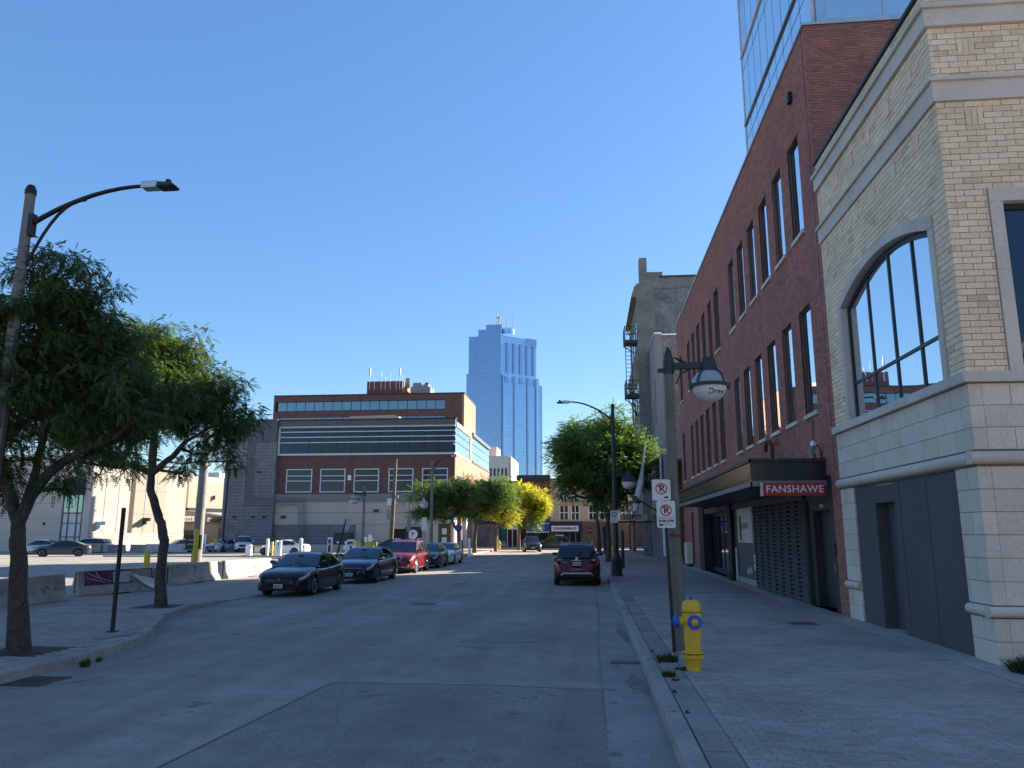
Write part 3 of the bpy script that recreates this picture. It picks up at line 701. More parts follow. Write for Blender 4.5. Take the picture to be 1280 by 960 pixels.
# ground floor: door bay, louvre bay, poster bay, storefront
obj('door_bay_wall', MB().box(WX + .03, WX + .1, 19.75, 20.15, .14, 3.44).box(WX + .03, WX + .1, 20.15, 22.3, 2.9, 3.44), 'dark_metal', rb)
dd_ = obj('door', MB().box(WX + .30, WX + .35, 20.18, 21.9, .15, 2.62), 'dark_metal', rb)
obj('handle', MB().tube([(WX + .24, 20.36, 1.0), (WX + .24, 20.36, 1.4)], .014), 'galv', dd_)
obj('lock', MB().box(WX + .27, WX + .3, 20.34, 20.42, 1.55, 1.64), 'chrome', dd_)
obj('kick_plate', MB().box(WX + .292, WX + .3, 20.22, 21.86, .17, .45), 'black_metal', dd_)
obj('door_frame', MB().box(WX + .1, WX + .36, 20.1, 20.18, .14, 2.9).box(WX + .1, WX + .36, 21.9, 22.3, .14, 2.9).box(WX + .1, WX + .36, 20.18, 21.9, 2.62, 2.9), 'dark_metal', rb)
obj('number_plate', MB().box(WX + .08, WX + .1, 20.9, 21.2, 2.7, 2.78), 'aluminium', rb)
obj('door_number', MB().box(WX + .28, WX + .3, 20.5, 20.8, 2.48, 2.55), 'white', rb)
obj('intercom', MB().box(WX - .01, WX + .03, 19.84, 19.96, 1.5, 1.8), 'black_metal', rb)
obj('card_reader', MB().box(WX - .01, WX + .03, 19.9, 20.0, 1.1, 1.3), 'galv', rb)
lv = obj('louvre_panel', MB().box(WX + .16, WX + .2, 22.3, 29.3, .16, 3.44), 'black', rb)
cols = np.linspace(22.42, 29.1, 8)
nrow = 25
lm = bpy.data.meshes.new('slat'); bb = MB().extrude([(-.115, -.040), (-.108, -.056), (.04, .030), (.035, .046)], 'Y', -.5, .5); lm.from_pydata(bb.v, [], bb.f); lm.materials.append(M['slat'])
for a, c in zip(cols, cols[1:]):
    for k in range(nrow):
        z = .24 + k * (3.14 / nrow); o = bpy.data.objects.new('slat', lm); S.collection.objects.link(o); o.parent = lv
        o.location = (WX + .09 - WX, (a + c) / 2 - RY0, z); o.scale = (1, (c - a) - .035, 1); o.rotation_euler = (R(4), 0, 0)
for u in cols: obj('louvre_post', MB().box(WX - .015, WX + .15, u - .014, u + .014, .2, 3.42), 'dark_metal', lv)
obj('louvre_frame', MB().box(WX + .0, WX + .16, 22.3, 22.4, .14, 3.44).box(WX + .0, WX + .16, 29.12, 29.22, .14, 3.44).box(WX, WX + .16, 22.4, 29.12, .14, .2), 'dark_metal', rb)
obj('poster_wall', MB().box(WX + .05, WX + .1, 29.22, 33.2, .14, 3.44), 'grey_metal', rb)
obj('wall_plinth', MB().box(WX + .0, WX + .05, 29.22, 33.2, .14, .35), 'concrete', rb)
po = obj('poster', MB().box(WX + .0, WX + .05, 29.5, 32.3, 1.68, 2.98), 'tan_render' if False else 'trimstone', rb)
obj('poster_tower_graphic', MB().box(WX - .004, WX, 29.75, 30.35, 1.7, 2.9), 'white_panel', po)
obj('poster_building_graphic', MB().box(WX - .004, WX, 31.5, 31.9, 1.75, 2.7), 'brown_wall', po)
text('FANSHAWE', .34, 'frame_dark', po, (WX - .006 - 0, 30.95, 2.3), (R(90), 0, R(-90)), 'poster_lettering', .001)
for c_ in (po,): pass
obj('notice', MB().box(WX + .03, WX + .05, 29.35, 29.6, 1.0, 1.28).box(WX + .03, WX + .05, 29.35, 29.6, .72, .95), 'sign_white', rb)
for k_, (a_, c_) in enumerate(((30.1, .7), (30.35, .62), (30.6, .66), (30.85, .6))): obj('scrawl', MB().tube([(WX + .045, a_, c_ - .1), (WX + .045, a_ + .08, c_ + .12), (WX + .045, a_ + .14, c_ - .08)], .012, 5), 'white', rb)
obj('column', MB().box(WX - .12, WX + .3, 33.2, 34.0, .14, 3.44).box(WX - .2, WX + .3, 33.1, 34.1, .14, .3), 'black', rb)
obj('white_pipe', MB().tube([(WX - .02, 32.7, .2), (WX - .02, 32.7, 1.45)], .04), 'sign_white', rb)
obj('column', MB().box(WX - .12, WX + .3, 41.0, 42.6, .14, 3.44), 'black', rb)
sf = obj('storefront', MB().box(WX + .3, WX + .4, 34.0, 41.0, .14, .4).box(WX + .3, WX + .4, 34.0, 41.0, 2.85, 3.44), 'frame_dark', rb)
for k in range(4):
    a = 34.0 + 1.75 * k; piece('pane', WX + .33, WX + .345, a + .04, a + 1.71, .4, 2.85, 'glass_dark', sf)
    obj('mullion', MB().box(WX + .3, WX + .38, a - .04, a + .04, .4, 2.85), 'frame_dark', sf)
# canopy
CX = 4.13
ca = obj('canopy', MB().box(CX, WX - .002, 20.1, 37.5, 3.24, 3.86), 'canopy', rb)
obj('fascia_strip', MB().box(CX - .05, WX - .01, 20.04, 20.098, 3.82, 3.90).box(CX - .05, CX - .002, 20.04, 37.5, 3.82, 3.90), 'dark_metal', ca)
obj('side_fascia', MB().box(CX - .018, CX - .001, 20.12, 37.4, 3.40, 3.80), 'canopy_side', ca)
obj('lower_trim', MB().box(CX - .035, CX - .001, 20.06, 37.5, 3.2, 3.32).box(CX - .035, WX - .01, 20.06, 20.098, 3.2, 3.34), 'galv', ca)
for u in np.arange(21, 37, 1.0): obj('soffit_panel', MB().box(CX + .05, WX - .05, u + .01, u + .98, 3.225, 3.238), 'dark_metal', ca)
obj('header_panel', MB().box(WX - .05, WX + .02, 22.3, 40.9, 2.98, 3.24), 'dark_metal', rb)
sg = obj('sign_board', MB().box(4.35, 5.86, 19.9, 20.038, 2.96, 3.28), 'sign_red', rb)
obj('sign_edge', MB().box(4.31, 4.349, 19.89, 20.037, 2.95, 3.29), 'aluminium', sg)
text('FANSHAWE', .25, 'white', sg, (5.12, 19.894, 3.115), (R(90), 0, 0), 'sign_lettering', .008, .0025, space=1.08)
cl_ = obj('flood_lamp', MB().box(5.62, 5.74, 20.1, 20.24, 4.0, 4.16).tube([(5.68, 20.17, 3.9), (5.68, 20.17, 4.02)], .05), 'galv', rb)
obj('lamp_head', MB().lathe([(.02, 0), (.07, .02), (.07, .1), (.03, .15)], (5.72, 20.17, 4.2), 12), 'white', cl_, 40)
obj('cable', MB().tube([(5.74, 20.2, 4.2), (5.86, 20.25, 4.25), (5.93, 20.3, 4.1), (5.95, 20.3, 3.9)], .018, 6), 'black', cl_)
# rusty sprinkler pipe rising to the wall and bending back
pp = [(5.3, 25.2, 3.9), (5.3, 25.2, 4.7)]
obj('standpipe', MB().tube([(5.72, 24.6, 3.88), (5.72, 24.6, 4.75), (5.72, 24.75, 4.85), (5.72, 25.1, 4.9), (5.72, 25.4, 4.82), (5.72, 25.45, 4.6)], .065, 10).tube([(4.9, 25.6, 3.98), (5.72, 25.6, 4.0), (5.9, 25.6, 4.0)], .06), 'rust', rb, 40)
obj('conduit', MB().box(WX - .04, WX, 20.9, 20.93, 3.9, 5.0), 'red_mortar', rb)
el = thing('utility_cabinet', 'small beige utility cabinet on the wall just past the storefront', 'cabinet', (WX - .2, 46.6, .13))
obj('case', MB().box(WX - .35, WX - .01, 46.1, 47.4, .3, 1.5), 'trimstone', el); obj('case_base', MB().box(WX - .3, WX - .01, 46.2, 47.3, .131, .3), 'black_metal', el)
obj('downpipe', MB().tube([(WX - .08, 45.4, .3), (WX - .08, 45.4, 3.2)], .05), 'rust', rb)

# ================================================================== GLASS TOWER over the red building
gt = thing('glass_apartment_tower', 'blue glass apartment tower rising above the red brick roof', 'building', (6.6, 20.4, RZ))
GX, GY0, GY1, GZ = 6.6, 20.3, 29.3, 46
obj('core', MB().box(GX + .06, 24, GY0 + .06, GY1 - .06, RZ - .3, GZ), 'white_panel', gt)
obj('corner_post', MB().box(GX - .03, GX + .06, GY1 - .1, GY1 + .02, RZ - .3, GZ).box(GX - .03, GX + .06, GY0 - .03, GY0 + .06, RZ - .3, GZ), 'white_trim', gt)
for zi, z in enumerate(np.arange(RZ - .25, GZ - 2, 3.0)):
    low = z < 20
    nb = 9; us = np.linspace(GY0 + .06, GY1 - .1, nb + 1)
    for k in range(nb):
        a, c = us[k] + .03, us[k + 1] - .03
        mt = 'glass_tower' if low or (k + zi) % 3 != 1 else 'spandrel'
        piece('pane', GX, GX + .05, a, c, z + .05, z + 2.3, mt, gt); piece('pane', GX, GX + .05, a, c, z + 2.36, z + 2.95, 'glass_tower' if low else 'spandrel', gt)
    for k in range(12):
        a = GX + .1 + k * 1.35
        if a < 20: piece('pane', a + .03, a + 1.32, GY0, GY0 + .05, z + .05, z + 2.3, 'glass_tower', gt); piece('pane', a + .03, a + 1.32, GY0, GY0 + .05, z + 2.36, z + 2.95, 'spandrel', gt)
    obj('floor_band', MB().box(GX - .06, GX - .001, GY0, GY1, z - .03, z + .04), 'galv' if zi % 2 else 'white_trim', gt)
# terrace rail on the red roof
rl = thing('roof_railing', 'glass and steel terrace railing on the near edge of the red brick roof', 'railing', (7, 19.4, RZ))
obj('rail', MB().tube([(6.7, 19.45, 16.5), (13, 19.45, 16.5)], .035).tube([(6.7, 19.45, 15.6), (13, 19.45, 15.6)], .025), 'aluminium', rl)
for k in range(5): obj('post', MB().tube([(6.7 + 1.5 * k, 19.45, 15.56), (6.7 + 1.5 * k, 19.45, 16.5)], .03), 'aluminium', rl)
for k in range(4): piece('pane', 6.75 + 1.5 * k, 8.15 + 1.5 * k, 19.44, 19.455, 15.68, 16.42, 'glass_tower', rl)

# ================================================================== OLD BUILDINGS FURTHER ALONG THE RIGHT
gb = thing('grey_rendered_building', 'grey rendered building with tan brick end wall rising past the red brick one', 'building', (5.55, 60, 0))
BX = 5.52; holes2 = [(61.2, 61.9, 10.6, 14.2), (62.9, 63.7, 9.6, 12.8), (64.4, 65.2, 9.2, 12.2)]
b = MB()
for a, c, p, q in wallrects(60, 65.9, .1, 17.5, holes2 + [(61, 63.5, .2, 3.2)]): b.box(BX, BX + .3, a, c, p, q)
obj('street_wall', b, 'grey_stucco', gb)
obj('end_wall', MB().box(BX + .5, BX + 3.0, 59.95, 60.25, .1, 17.4), 'oldbrick', gb)
obj('pilaster', MB().box(BX - .03, BX + .5, 59.93, 60.3, .1, 17.48), 'grey_stucco', gb)
obj('coping', MB().box(BX - .08, BX + .5, 59.9, 65.9, 17.5, 17.65).box(BX + .5, BX + 3, 59.9, 60.4, 17.4, 17.52), 'aluminium', gb)
obj('core', MB().box(BX + .5, BX + 3, 60.6, 65.9, .2, 17.0), 'grey_stucco', gb); obj('rear_range', MB().box(BX + 3, 20, 60, 65.9, .1, 6.5), 'oldbrick', gb)  # unseen rear range, kept low so sun passes over it onto the road
for h in holes2:
    w = obj('window', MB().box(BX + .12, BX + .18, h[0], h[1], h[2], h[2] + .1).box(BX + .12, BX + .18, h[0], h[1], (h[2] + h[3]) / 2 - .04, (h[2] + h[3]) / 2 + .04), 'frame_dark', gb)
    piece('pane', BX + .16, BX + .175, h[0], h[1], h[2], h[3], 'glass_dark', w)
piece('shop_door', BX + .1, BX + .14, 61, 63.5, .2, 3.2, 'glass_dark', gb)
obj('shop_band', MB().box(BX - .12, BX - .002, 60.3, 65.5, 3.3, 4.2), 'frame_dark', gb)
ln = thing('added_low_shop', 'low grey shop with a white upper panel, added between the red and the grey buildings to shade the road', 'building', (4.85, 50, 0))  # shop added in the gap; its height sets the shade across the road
hl_ = [(51.6, 52.8, 4.3, 6.2), (54.6, 55.8, 4.3, 6.2), (57.4, 58.6, 4.3, 6.2), (50.5, 53.3, .2, 3.3), (54.0, 56.2, .2, 3.3), (57, 59.4, .2, 3.3)]
b = MB()
for a, c, p, q in wallrects(49.95, 59.9, .1, 7.0, hl_): b.box(4.85, 5.15, a, c, p, q)
obj('wall', b, 'grey_stucco', ln); obj('roof', MB().box(5.15, 20, 49.95, 59.9, 6.6, 6.7), 'roofing', ln); obj('coping', MB().box(4.78, 5.2, 49.95, 59.9, 7.0, 7.1), 'aluminium', ln)
obj('shop_band', MB().box(4.72, 4.848, 50.3, 59.6, 3.35, 4.0), 'frame_dark', ln)
for h in hl_: piece('shop_window', 4.97, 5.0, h[0], h[1], h[2], h[3], 'glass_dark', ln)
obj('white_panel', MB().box(4.7, 4.719, 50.2, 51.3, 3.6, 6.9), 'white_panel', ln)
obj('downpipe', MB().tube([(4.75, 50.2, .6), (4.75, 50.2, 3.6)], .09), 'sign_white', ln)
for y in (50.4, 53.6, 56.6): obj('pier', MB().box(4.76, 4.848, y, y + .25, .1, 3.34), 'grey_stucco', ln)
ob = thing('old_warehouse', 'tall old rough brick warehouse with fire escape and roof chimney', 'building', (4.75, 66, 0))
OX = 4.6
obj('street_wall', MB().box(OX, OX + .4, 66, 78, .1, 23.2), 'oldbrick', ob)
obj('party_wall', MB().box(OX + .41, 20, 66, 66.4, .1, 23.6), 'oldgrey', ob)
obj('corner_quoin', MB().box(OX - .05, OX + 1.5, 65.95, 66.5, .1, 23.7), 'olive_stone', ob)
obj('top_course', MB().box(OX + 1.5, 20, 65.93, 66.5, 23.2, 24.2), 'olive_stone', ob)
obj('coping', MB().box(OX + 2, 20, 65.85, 66.6, 24.2, 24.35), 'black_metal', ob)
obj('chimney', MB().box(OX + .3, OX + .95, 66.0, 67.2, 23.7, 26.1).box(OX + .95, OX + 2.3, 66.0, 67.2, 23.7, 24.75), 'olive_stone', ob)
obj('cornice', MB().extrude([(OX - .5, 22.5), (OX, 22.5), (OX, 23.5), (OX - .2, 23.5)], 'Y', 66, 78), 'olive_stone', ob)
obj('string_course', MB().extrude([(OX - .45, 16.6), (OX, 15.4), (OX, 16.8)], 'Y', 65.9, 78), 'olive_stone', ob)
obj('core', MB().box(OX + .5, 20, 66.5, 78, .2, 23), 'oldgrey', ob)
for z in (18.2, 12.4, 7.4):
    for y in (67.2, 70.2, 73.4):
        w = obj('window', MB().box(OX - .06, OX - .001, y - .1, y + 1.3, z - .25, z - .05), 'olive_stone', ob); piece('pane', OX - .02, OX + .05, y, y + 1.2, z, z + 2.6, 'glass_dark', w)
piece('shop_door', OX - .03, OX + .05, 67, 77, .2, 3.4, 'glass_dark', ob)
# fire escape: two landings, ladder, braces
fe = thing('fire_escape', 'black iron fire escape with two landings on the old warehouse', 'fire escape', (OX - .6, 66.5, 13.6))
def landing(z, y0=66.2, y1=68.6, w=1.15):
    x0 = OX - w
    b = MB()
    for k in range(9): b.box(x0, OX, y0 + k * (y1 - y0) / 9, y0 + k * (y1 - y0) / 9 + .12, z, z + .05)
    obj('landing', b, 'black_metal', fe)
    r_ = MB()
    for zz in (z + .05, z + .55, z + 1.3):
        r_.tube([(OX, y0, zz), (x0, y0, zz), (x0, y1, zz), (OX, y1, zz)], .035, 5)
    for (x, y) in ((x0, y0), (x0, (y0 + y1) / 2), (x0, y1), ((x0 + OX) / 2, y0), (OX - .05, y0), ((x0 + OX) / 2, y1)): r_.tube([(x, y, z), (x, y, z + 1.3)], .03, 5)
    m_ = (x0 + OX) / 2
    for a, c in ((x0, m_), (m_, OX)):
        r_.tube([(a, y0, z + .05), (c, y0, z + 1.3)], .02, 4).tube([(a, y0, z + 1.3), (c, y0, z + .05)], .02, 4)
    obj('railing', r_, 'black_metal', fe)
    obj('brace', MB().tube([(x0, y0, z), (OX, y0, z - .7)], .045, 5).tube([(x0, y1, z), (OX, y1, z - .7)], .045, 5).box(x0, OX, y0 - .05, y0 + .05, z - .18, z - .02), 'black_metal', fe)
landing(18.6); landing(13.75)
b = MB().tube([(OX - 1.1, 66.3, 13.8), (OX - 1.1, 66.3, 18.6)], .035, 5).tube([(OX - .55, 66.3, 13.8), (OX - .55, 66.3, 18.6)], .035, 5)
obj('ladder_rails', b, 'black_metal', fe)
for k in range(13): obj('rung', MB().tube([(OX - 1.1, 66.3, 14.0 + k * .36), (OX - .55, 66.3, 14.0 + k * .36)], .028, 5), 'black_metal', fe)
obj('drop_stair', MB().tube([(OX - 1.1, 66.3, 13.7), (OX - .1, 69.5, 12.4)], .05, 5).tube([(OX - .7, 66.3, 13.7), (OX - .05, 69.5, 12.4)], .05, 5), 'black_metal', fe)
# lower shops beyond
def shop(y0, y1, z, mat, label, nwin=3, name='shop_building', x0=4.6, awn=None):
    t = thing(name, label, 'building', (x0, y0, 0))
    obj('wall', MB().box(x0, x0 + .3, y0, y1 - .02, 3.4, z), mat, t); obj('core', MB().box(x0 + .31, 18, y0, y1 - .02, .1, z - .1), 'oldgrey', t)
    obj('cornice', MB().box(x0 - .15, x0 - .001, y0, y1 - .02, z - .5, z), 'olive_stone', t)
    L = (y1 - y0) / nwin
    for k in range(nwin):
        a = y0 + L * k
        if z > 6.5:
            w = obj('window', MB().box(x0 - .05, x0 - .001, a + L * .25, a + L * .75, 4.75, 4.9), 'trimstone', t); piece('pane', x0 - .02, x0 + .04, a + L * .28, a + L * .72, 4.9, 6.9 if z > 7.2 else 6.1, 'glass_dark', w)
        piece('shop_window', x0 + .05, x0 + .1, a + .2, a + L * .62, .6, 3.0, 'glass_dark', t); piece('shop_door', x0 + .12, x0 + .16, a + L * .68, a + L - .15, .15, 3.0, 'frame_dark', t)
        obj('pier', MB().box(x0 - .05, x0 + .31, a, a + .18, .1, 3.4), mat, t)
    obj('fascia', MB().box(x0 - .1, x0 - .001, y0 + .1, y1 - .1, 3.0, 3.4), awn or 'frame_dark', t)
    return t
shop(78, 83.5, 9.2, 'brown_wall', 'brown brick shop with dark fascia next to the old warehouse')
shop(83.5, 88, 5.4, 'tan_stone', 'low tan shop beyond the brown brick shop', 2)
shop(88, 92, 4.6, 'sign_red', 'small low shop with a red painted wall at the end of the right sidewalk', 2, awn='sign_red')

# ================================================================== LEFT BUILDING (Y = 90)
def panes_grid(parent, u0, u1, z0, z1, nu, nz, place, mat, gap=.05):
    for i in range(nu):
        for k in range(nz):
            a = u0 + (u1 - u0) * i / nu + gap; c = u0 + (u1 - u0) * (i + 1) / nu - gap
            p = z0 + (z1 - z0) * k / nz + gap; q = z0 + (z1 - z0) * (k + 1) / nz - gap
            x = place(a, c, p, q); piece('pane', *x, mat, parent)
lb = thing('brick_and_glass_building', 'three storey building with dark ribbon glazing, red brick middle and tan ground floor', 'building', (-26, 90, 0))
LX0, LX1, LY = -37.3, -15.6, 90.0
wins = [(-36.1, -32.9), (-31.9, -28.8), (-27.75, -24.7), (-23.55, -20.55), (-19.5, -16.4)]
b = MB()
for a, c, p, q in wallrects(LX0, LX1, 6.6, 11.2, [(u, w, 6.78, 9.58) for u, w in wins]): b.box(a, c, LY, LY + .4, p, q)
obj('brick_wall', b, 'dkred_brick', lb)
obj('tan_wall', MB().box(LX0, LX1, LY, LY + .4, 3.0, 5.75).box(-27.3, -22.9, LY, LY + .4, 0, 2.995).box(-19.4, LX1, LY + .0, LY + .4, 0, 2.995).box(-22.9, -19.4, LY + .0, LY + .4, 2.5, 2.995), 'tan_wall', lb)
obj('block_base', MB().box(LX0, -27.3, LY - .03, LY + .4, 0, 2.99), 'grey_block', lb)
obj('grey_ledge', MB().box(LX0 - .3, LX1 + .1, LY - .3, LY + .4, 5.76, 6.59), 'grey_band', lb)
for z in (3.0, 4.4): obj('wall_joint', MB().box(LX0, LX1, LY - .008, LY, z - .03, z + .03), 'grey_band', lb)
obj('parapet', MB().box(LX0 - .1, LX1 + .05, LY - .35, LY + .4, 14.75, 15.4), 'grey_metal', lb)
obj('parapet_cap', MB().box(LX0 - .2, LX1 + .15, LY - .45, LY + .4, 15.401, 15.55), 'black_metal', lb)
for (u, w) in wins:
    wd = obj('window', MB().box(u, w, LY - .08, LY + .1, 6.78, 6.9).box(u, w, LY - .08, LY + .1, 9.46, 9.58).box(u, u + .12, LY - .08, LY + .1, 6.9, 9.46).box(w - .12, w, LY - .08, LY + .1, 6.9, 9.46), 'white_trim', lb)
    for z in (8.15, 8.75): obj('glazing_bar', MB().box(u + .12, w - .12, LY - .06, LY + .08, z - .05, z + .05), 'white_trim', wd)
    for p, q in ((6.9, 8.1), (8.2, 8.7), (8.8, 9.46)): piece('pane', u + .12, w - .12, LY + .03, LY + .06, p, q, 'glass_dark', wd)
rg = obj('ribbon_window', MB().box(LX0, LX1, LY - .2, LY + .1, 11.2, 11.42).box(LX0, LX1, LY - .15, LY + .1, 14.55, 14.749).box(LX0, LX0 + .2, LY - .2, LY + .1, 11.42, 14.55), 'white_trim', lb)
for z in (12.75, 13.4, 14.05): obj('glazing_bar', MB().box(LX0 + .2, LX1, LY - .14, LY + .06, z - .055, z + .055), 'white_trim', rg)
nn = 12
for k in range(nn):
    a = LX0 + .2 + (LX1 - LX0 - .4) * k / nn; c = LX0 + .2 + (LX1 - LX0 - .4) * (k + 1) / nn
    for p, q in ((11.42, 12.7), (12.8, 13.35), (13.45, 14.0), (14.1, 14.55)): piece('pane', a + .02, c - .02, LY, LY + .03, p, q, 'glass_dark', rg)
obj('core', MB().box(LX0 + .2, -22, LY + .5, 96, 0, 14.9), 'grey_band', lb); obj('roof', MB().box(LX0, LX1, LY + .4, 96.1, 14.9, 15.0), 'roofing', lb); obj('core', MB().box(-21.999, LX1 - .35, LY + .5, 101.5, 0, 14.9), 'grey_band', lb)
# sunlit street side
obj('side_brick', MB().box(LX1 - .3, LX1, LY + .41, 101.5, 4.2, 11.2).box(LX1 - .3, LX1, 101.5, 103.4, .1, 15.3).box(LX1 - .3, LX1, 103.4, 122, 6, 11.4), 'sunlit_brick', lb)
for k in range(8): obj('side_pier', MB().box(LX1 - .3, LX1 + .12, LY + .42 + k * 4.0, LY + 1.3 + k * 4.0, 0, 4.199), 'sunlit_brick' if k % 2 else 'white_trim', lb)
obj('arcade_window', MB().box(LX1 - .5, LX1 - .31, LY + .5, 122, 0, 4.2), 'glass_dark', lb)
sg2 = obj('side_ribbon', MB().box(LX1 - .1, LX1 + .08, LY + .3, 101.4, 11.2, 11.45).box(LX1 - .1, LX1 + .15, LY + .3, 101.4, 14.6, 15.1), 'white_trim', lb)
for k in range(4): 
    for p, q in ((11.45, 12.7), (12.8, 13.7), (13.8, 14.6)): piece('pane', LX1 - .06, LX1 - .03, LY + .45 + k * 2.7, LY + .45 + k * 2.7 + 2.6, p, q, 'glass_sky', sg2)
sg3 = obj('side_ribbon', MB().box(LX1 - .1, LX1 + .1, 103.5, 122, 11.4, 11.7).box(LX1 - .1, LX1 + .2, 103.5, 122, 15.0, 15.5), 'grey_metal', lb)
for k in range(6):
    for p, q in ((11.7, 12.8), (12.9, 13.9), (14.0, 15.0)): piece('pane', LX1 - .06, LX1 - .03, 103.6 + k * 3.05, 103.6 + k * 3.05 + 2.95, p, q, 'glass_sky', sg3)
for y in (92.2, 95, 97.8):
    wd = obj('window', MB().box(LX1 - .02, LX1 + .03, y, y + 1.6, 8.9, 9.0), 'white_trim', lb); piece('pane', LX1 - .02, LX1 + .012, y, y + 1.6, 6.9, 8.9, 'glass_dark', wd)
obj('core', MB().box(-22, LX1 - .51, 103.5, 122, 0, 15.2), 'grey_band', lb)
pk = obj('garage_recess', MB().box(-22.9, -19.4, LY + .35, LY + .4, 0, 2.5), 'black', lb)
# P sign on dark board
ps = thing('parking_sign_board', 'dark board with a white round P sign at the foot of the tan wall', 'sign', (-20.4, 89.7, 0))
obj('board', MB().box(-21.3, -19.5, 89.6, 89.7, .6, 2.75), 'navy', ps)
obj('disc', MB().lathe([(.0, -.02), (.55, -.02), (.55, .0), (.0, .0)], (-20.35, 89.59, 1.85), 24, 'Y'), 'white', ps)
text('P', .75, 'black', ps, (-20.35, 89.56, 1.85), (R(90), 0, 0), 'letter', .003, .01)
for (x, z) in ((-36.2, 3.9), (-24.9, 4.6)): tag(obj('wall_light', MB().box(x - .3, x + .3, 89.8, 89.999, z - .15, z + .15), 'black_metal'), 'small dark wall light on the tan wall, %s one' % ('left' if x < -30 else 'right'), 'wall light')
tag(obj('wall_sign', MB().box(-28.5, -28.1, 89.9, 89.99, 8.2, 8.8), 'white'), 'tiny white notice on the dark brick between two windows', 'sign')
cond = thing('wall_cabinet', 'pale grey electrical cabinet high on the tan wall by the wooden pole', 'cabinet', (-23, 89.6, 5.3))
obj('case', MB().box(-23.5, -22.8, 89.4, 89.7, 5.2, 6.0), 'white_trim', cond); obj('camera', MB().tube([(-22.7, 89.3, 5.6), (-22.2, 89.0, 5.5)], .12), 'white', cond)
# conduits bending over the block wing
gw = thing('grey_block_wing', 'grey block stair wing with dark metal top and bundle of thin pipes', 'building', (-40.4, 89.5, 0))
obj('block_wall', MB().box(-43.4, -37.31, 89.4, 90.4, 0, 12.9), 'grey_block', gw)
obj('side_wall', MB().box(-43.6, -43.401, 89.4, 91.2, 0, 12.9), 'grey_block', gw)
obj('metal_top', MB().box(-43.65, -37.32, 89.3, 90.4, 12.901, 15.6), 'grey_metal', gw); obj('core', MB().box(-43.3, -37.4, 90.5, 91.2, 0, 15.4), 'grey_metal', gw)
obj('door', MB().box(-42.6, -41.6, 89.33, 89.399, 0, 2.1), 'grey_band', gw); obj('notice', MB().box(-41.3, -40.5, 89.35, 89.399, 1.2, 1.7), 'white_trim', gw)
obj('door', MB().box(-37.0, -35.8, 89.9, 89.968, 0, 2.1), 'grey_band', lb)
for k in range(4):
    d_ = k * .28; obj('pipe', MB().tube([(-40.9 + d_, 89.3, 15.5), (-40.9 + d_, 89.3, 5.3 - .0 + d_), (-38.2 + .01 * k, 89.3, 5.3 + d_), (-34.1 - .3 + d_, 89.55, 5.3 + d_), (-33.9 + d_ - .3, 89.55, 5.1 + d_ - .3), (-34.4 + d_ + .2, 89.8, .9)], .05, 6), 'grey_band', gw)
for (x, z) in ((-42.0, 3.9), (-39.7, 3.9), (-38.3, 3.9), (-39.3, 9.2)): obj('vent', MB().box(x - .25, x + .25, 89.34, 89.399, z - .12, z + .12), 'black_metal', gw)
# upper office block behind
of = thing('brick_office_block', 'red brick office block with ribbon windows rising behind the glazed building', 'building', (-30, 105, 0))
OX0, OX1 = -44.3, -17.3
obj('wall', MB().box(OX0, OX1, 105, 105.4, 10, 19.0).box(OX0, OX1, 105, 105.4, 20.45, 21.25), 'dkred_brick', of)
obj('wall_end', MB().box(-19.7, OX1, 105, 105.4, 19.001, 20.449), 'dkred_brick', of)
obj('side_wall', MB().box(OX1, OX1 + .3, 105, 116, 10, 21.2), 'sunlit_brick', of)
obj('left_wall', MB().box(OX0 - .3, OX0 - .001, 105, 118, 10, 21.2), 'dkred_brick', of)
obj('coping', MB().box(OX0 - .35, OX1 + .35, 104.9, 105.4, 21.251, 21.4).box(OX1 + .05, OX1 + .35, 105.4, 116, 21.2, 21.35), 'black_metal', of)
ow = obj('ribbon_window', MB().box(OX0 + .1, -19.7, 105.02, 105.2, 19.0, 19.08).box(OX0 + .1, -19.7, 105.02, 105.2, 20.38, 20.45), 'frame_dark', of)
panes_grid(ow, OX0 + .3, -19.7, 19.08, 20.38, 18, 1, lambda a, c, p, q: (a, c, 105.1, 105.14, p, q), 'glass_mid', .04)
ow2 = obj('ribbon_window', MB().box(OX0 + .1, -19.7, 104.9, 104.999, 16.7, 16.8), 'frame_dark', of)
panes_grid(ow2, OX0 + .8, -19.7, 16.8, 18.1, 18, 1, lambda a, c, p, q: (a, c, 104.95, 104.99, p, q), 'glass_mid', .04)
obj('core', MB().box(OX0 + .2, OX1 - .2, 105.5, 116, 10, 21), 'black', of); obj('penthouse', MB().box(-31.3, -26.2, 106, 112, 21, 23.4), 'dkred_brick', of)
obj('penthouse_side', MB().box(-26.199, -25.9, 106.1, 112, 21, 23.3), 'sunlit_brick', of)
cw = thing('cooling_unit', 'grey rooftop cooling unit beside the brick penthouse', 'rooftop unit', (-24, 108, 21.2))
obj('case', MB().box(-25.2, -22.3, 107, 110, 21.2, 22.7).box(-24.9, -23.6, 107.2, 109, 22.7, 23.3).box(-23.4, -22.6, 107.2, 109, 22.7, 23.1), 'galv', cw)
for x in (-24.5, -23.9, -23.0): obj('fan', MB().lathe([(.25, 0), (.3, .2), (.25, .25)], (x, 108, 23.2), 12), 'grey_metal', cw)
obj('ladder', MB().tube([(-22.2, 107, 21.3), (-22.2, 107, 23)], .05).tube([(-21.9, 107, 21.3), (-21.9, 107, 23)], .05).box(-25.9, -25.3, 107, 107.1, 22.5, 24), 'galv', cw)
at = thing('roof_antennas', 'thin white antennas standing on the brick penthouse', 'antennas', (-28, 106, 23.4))
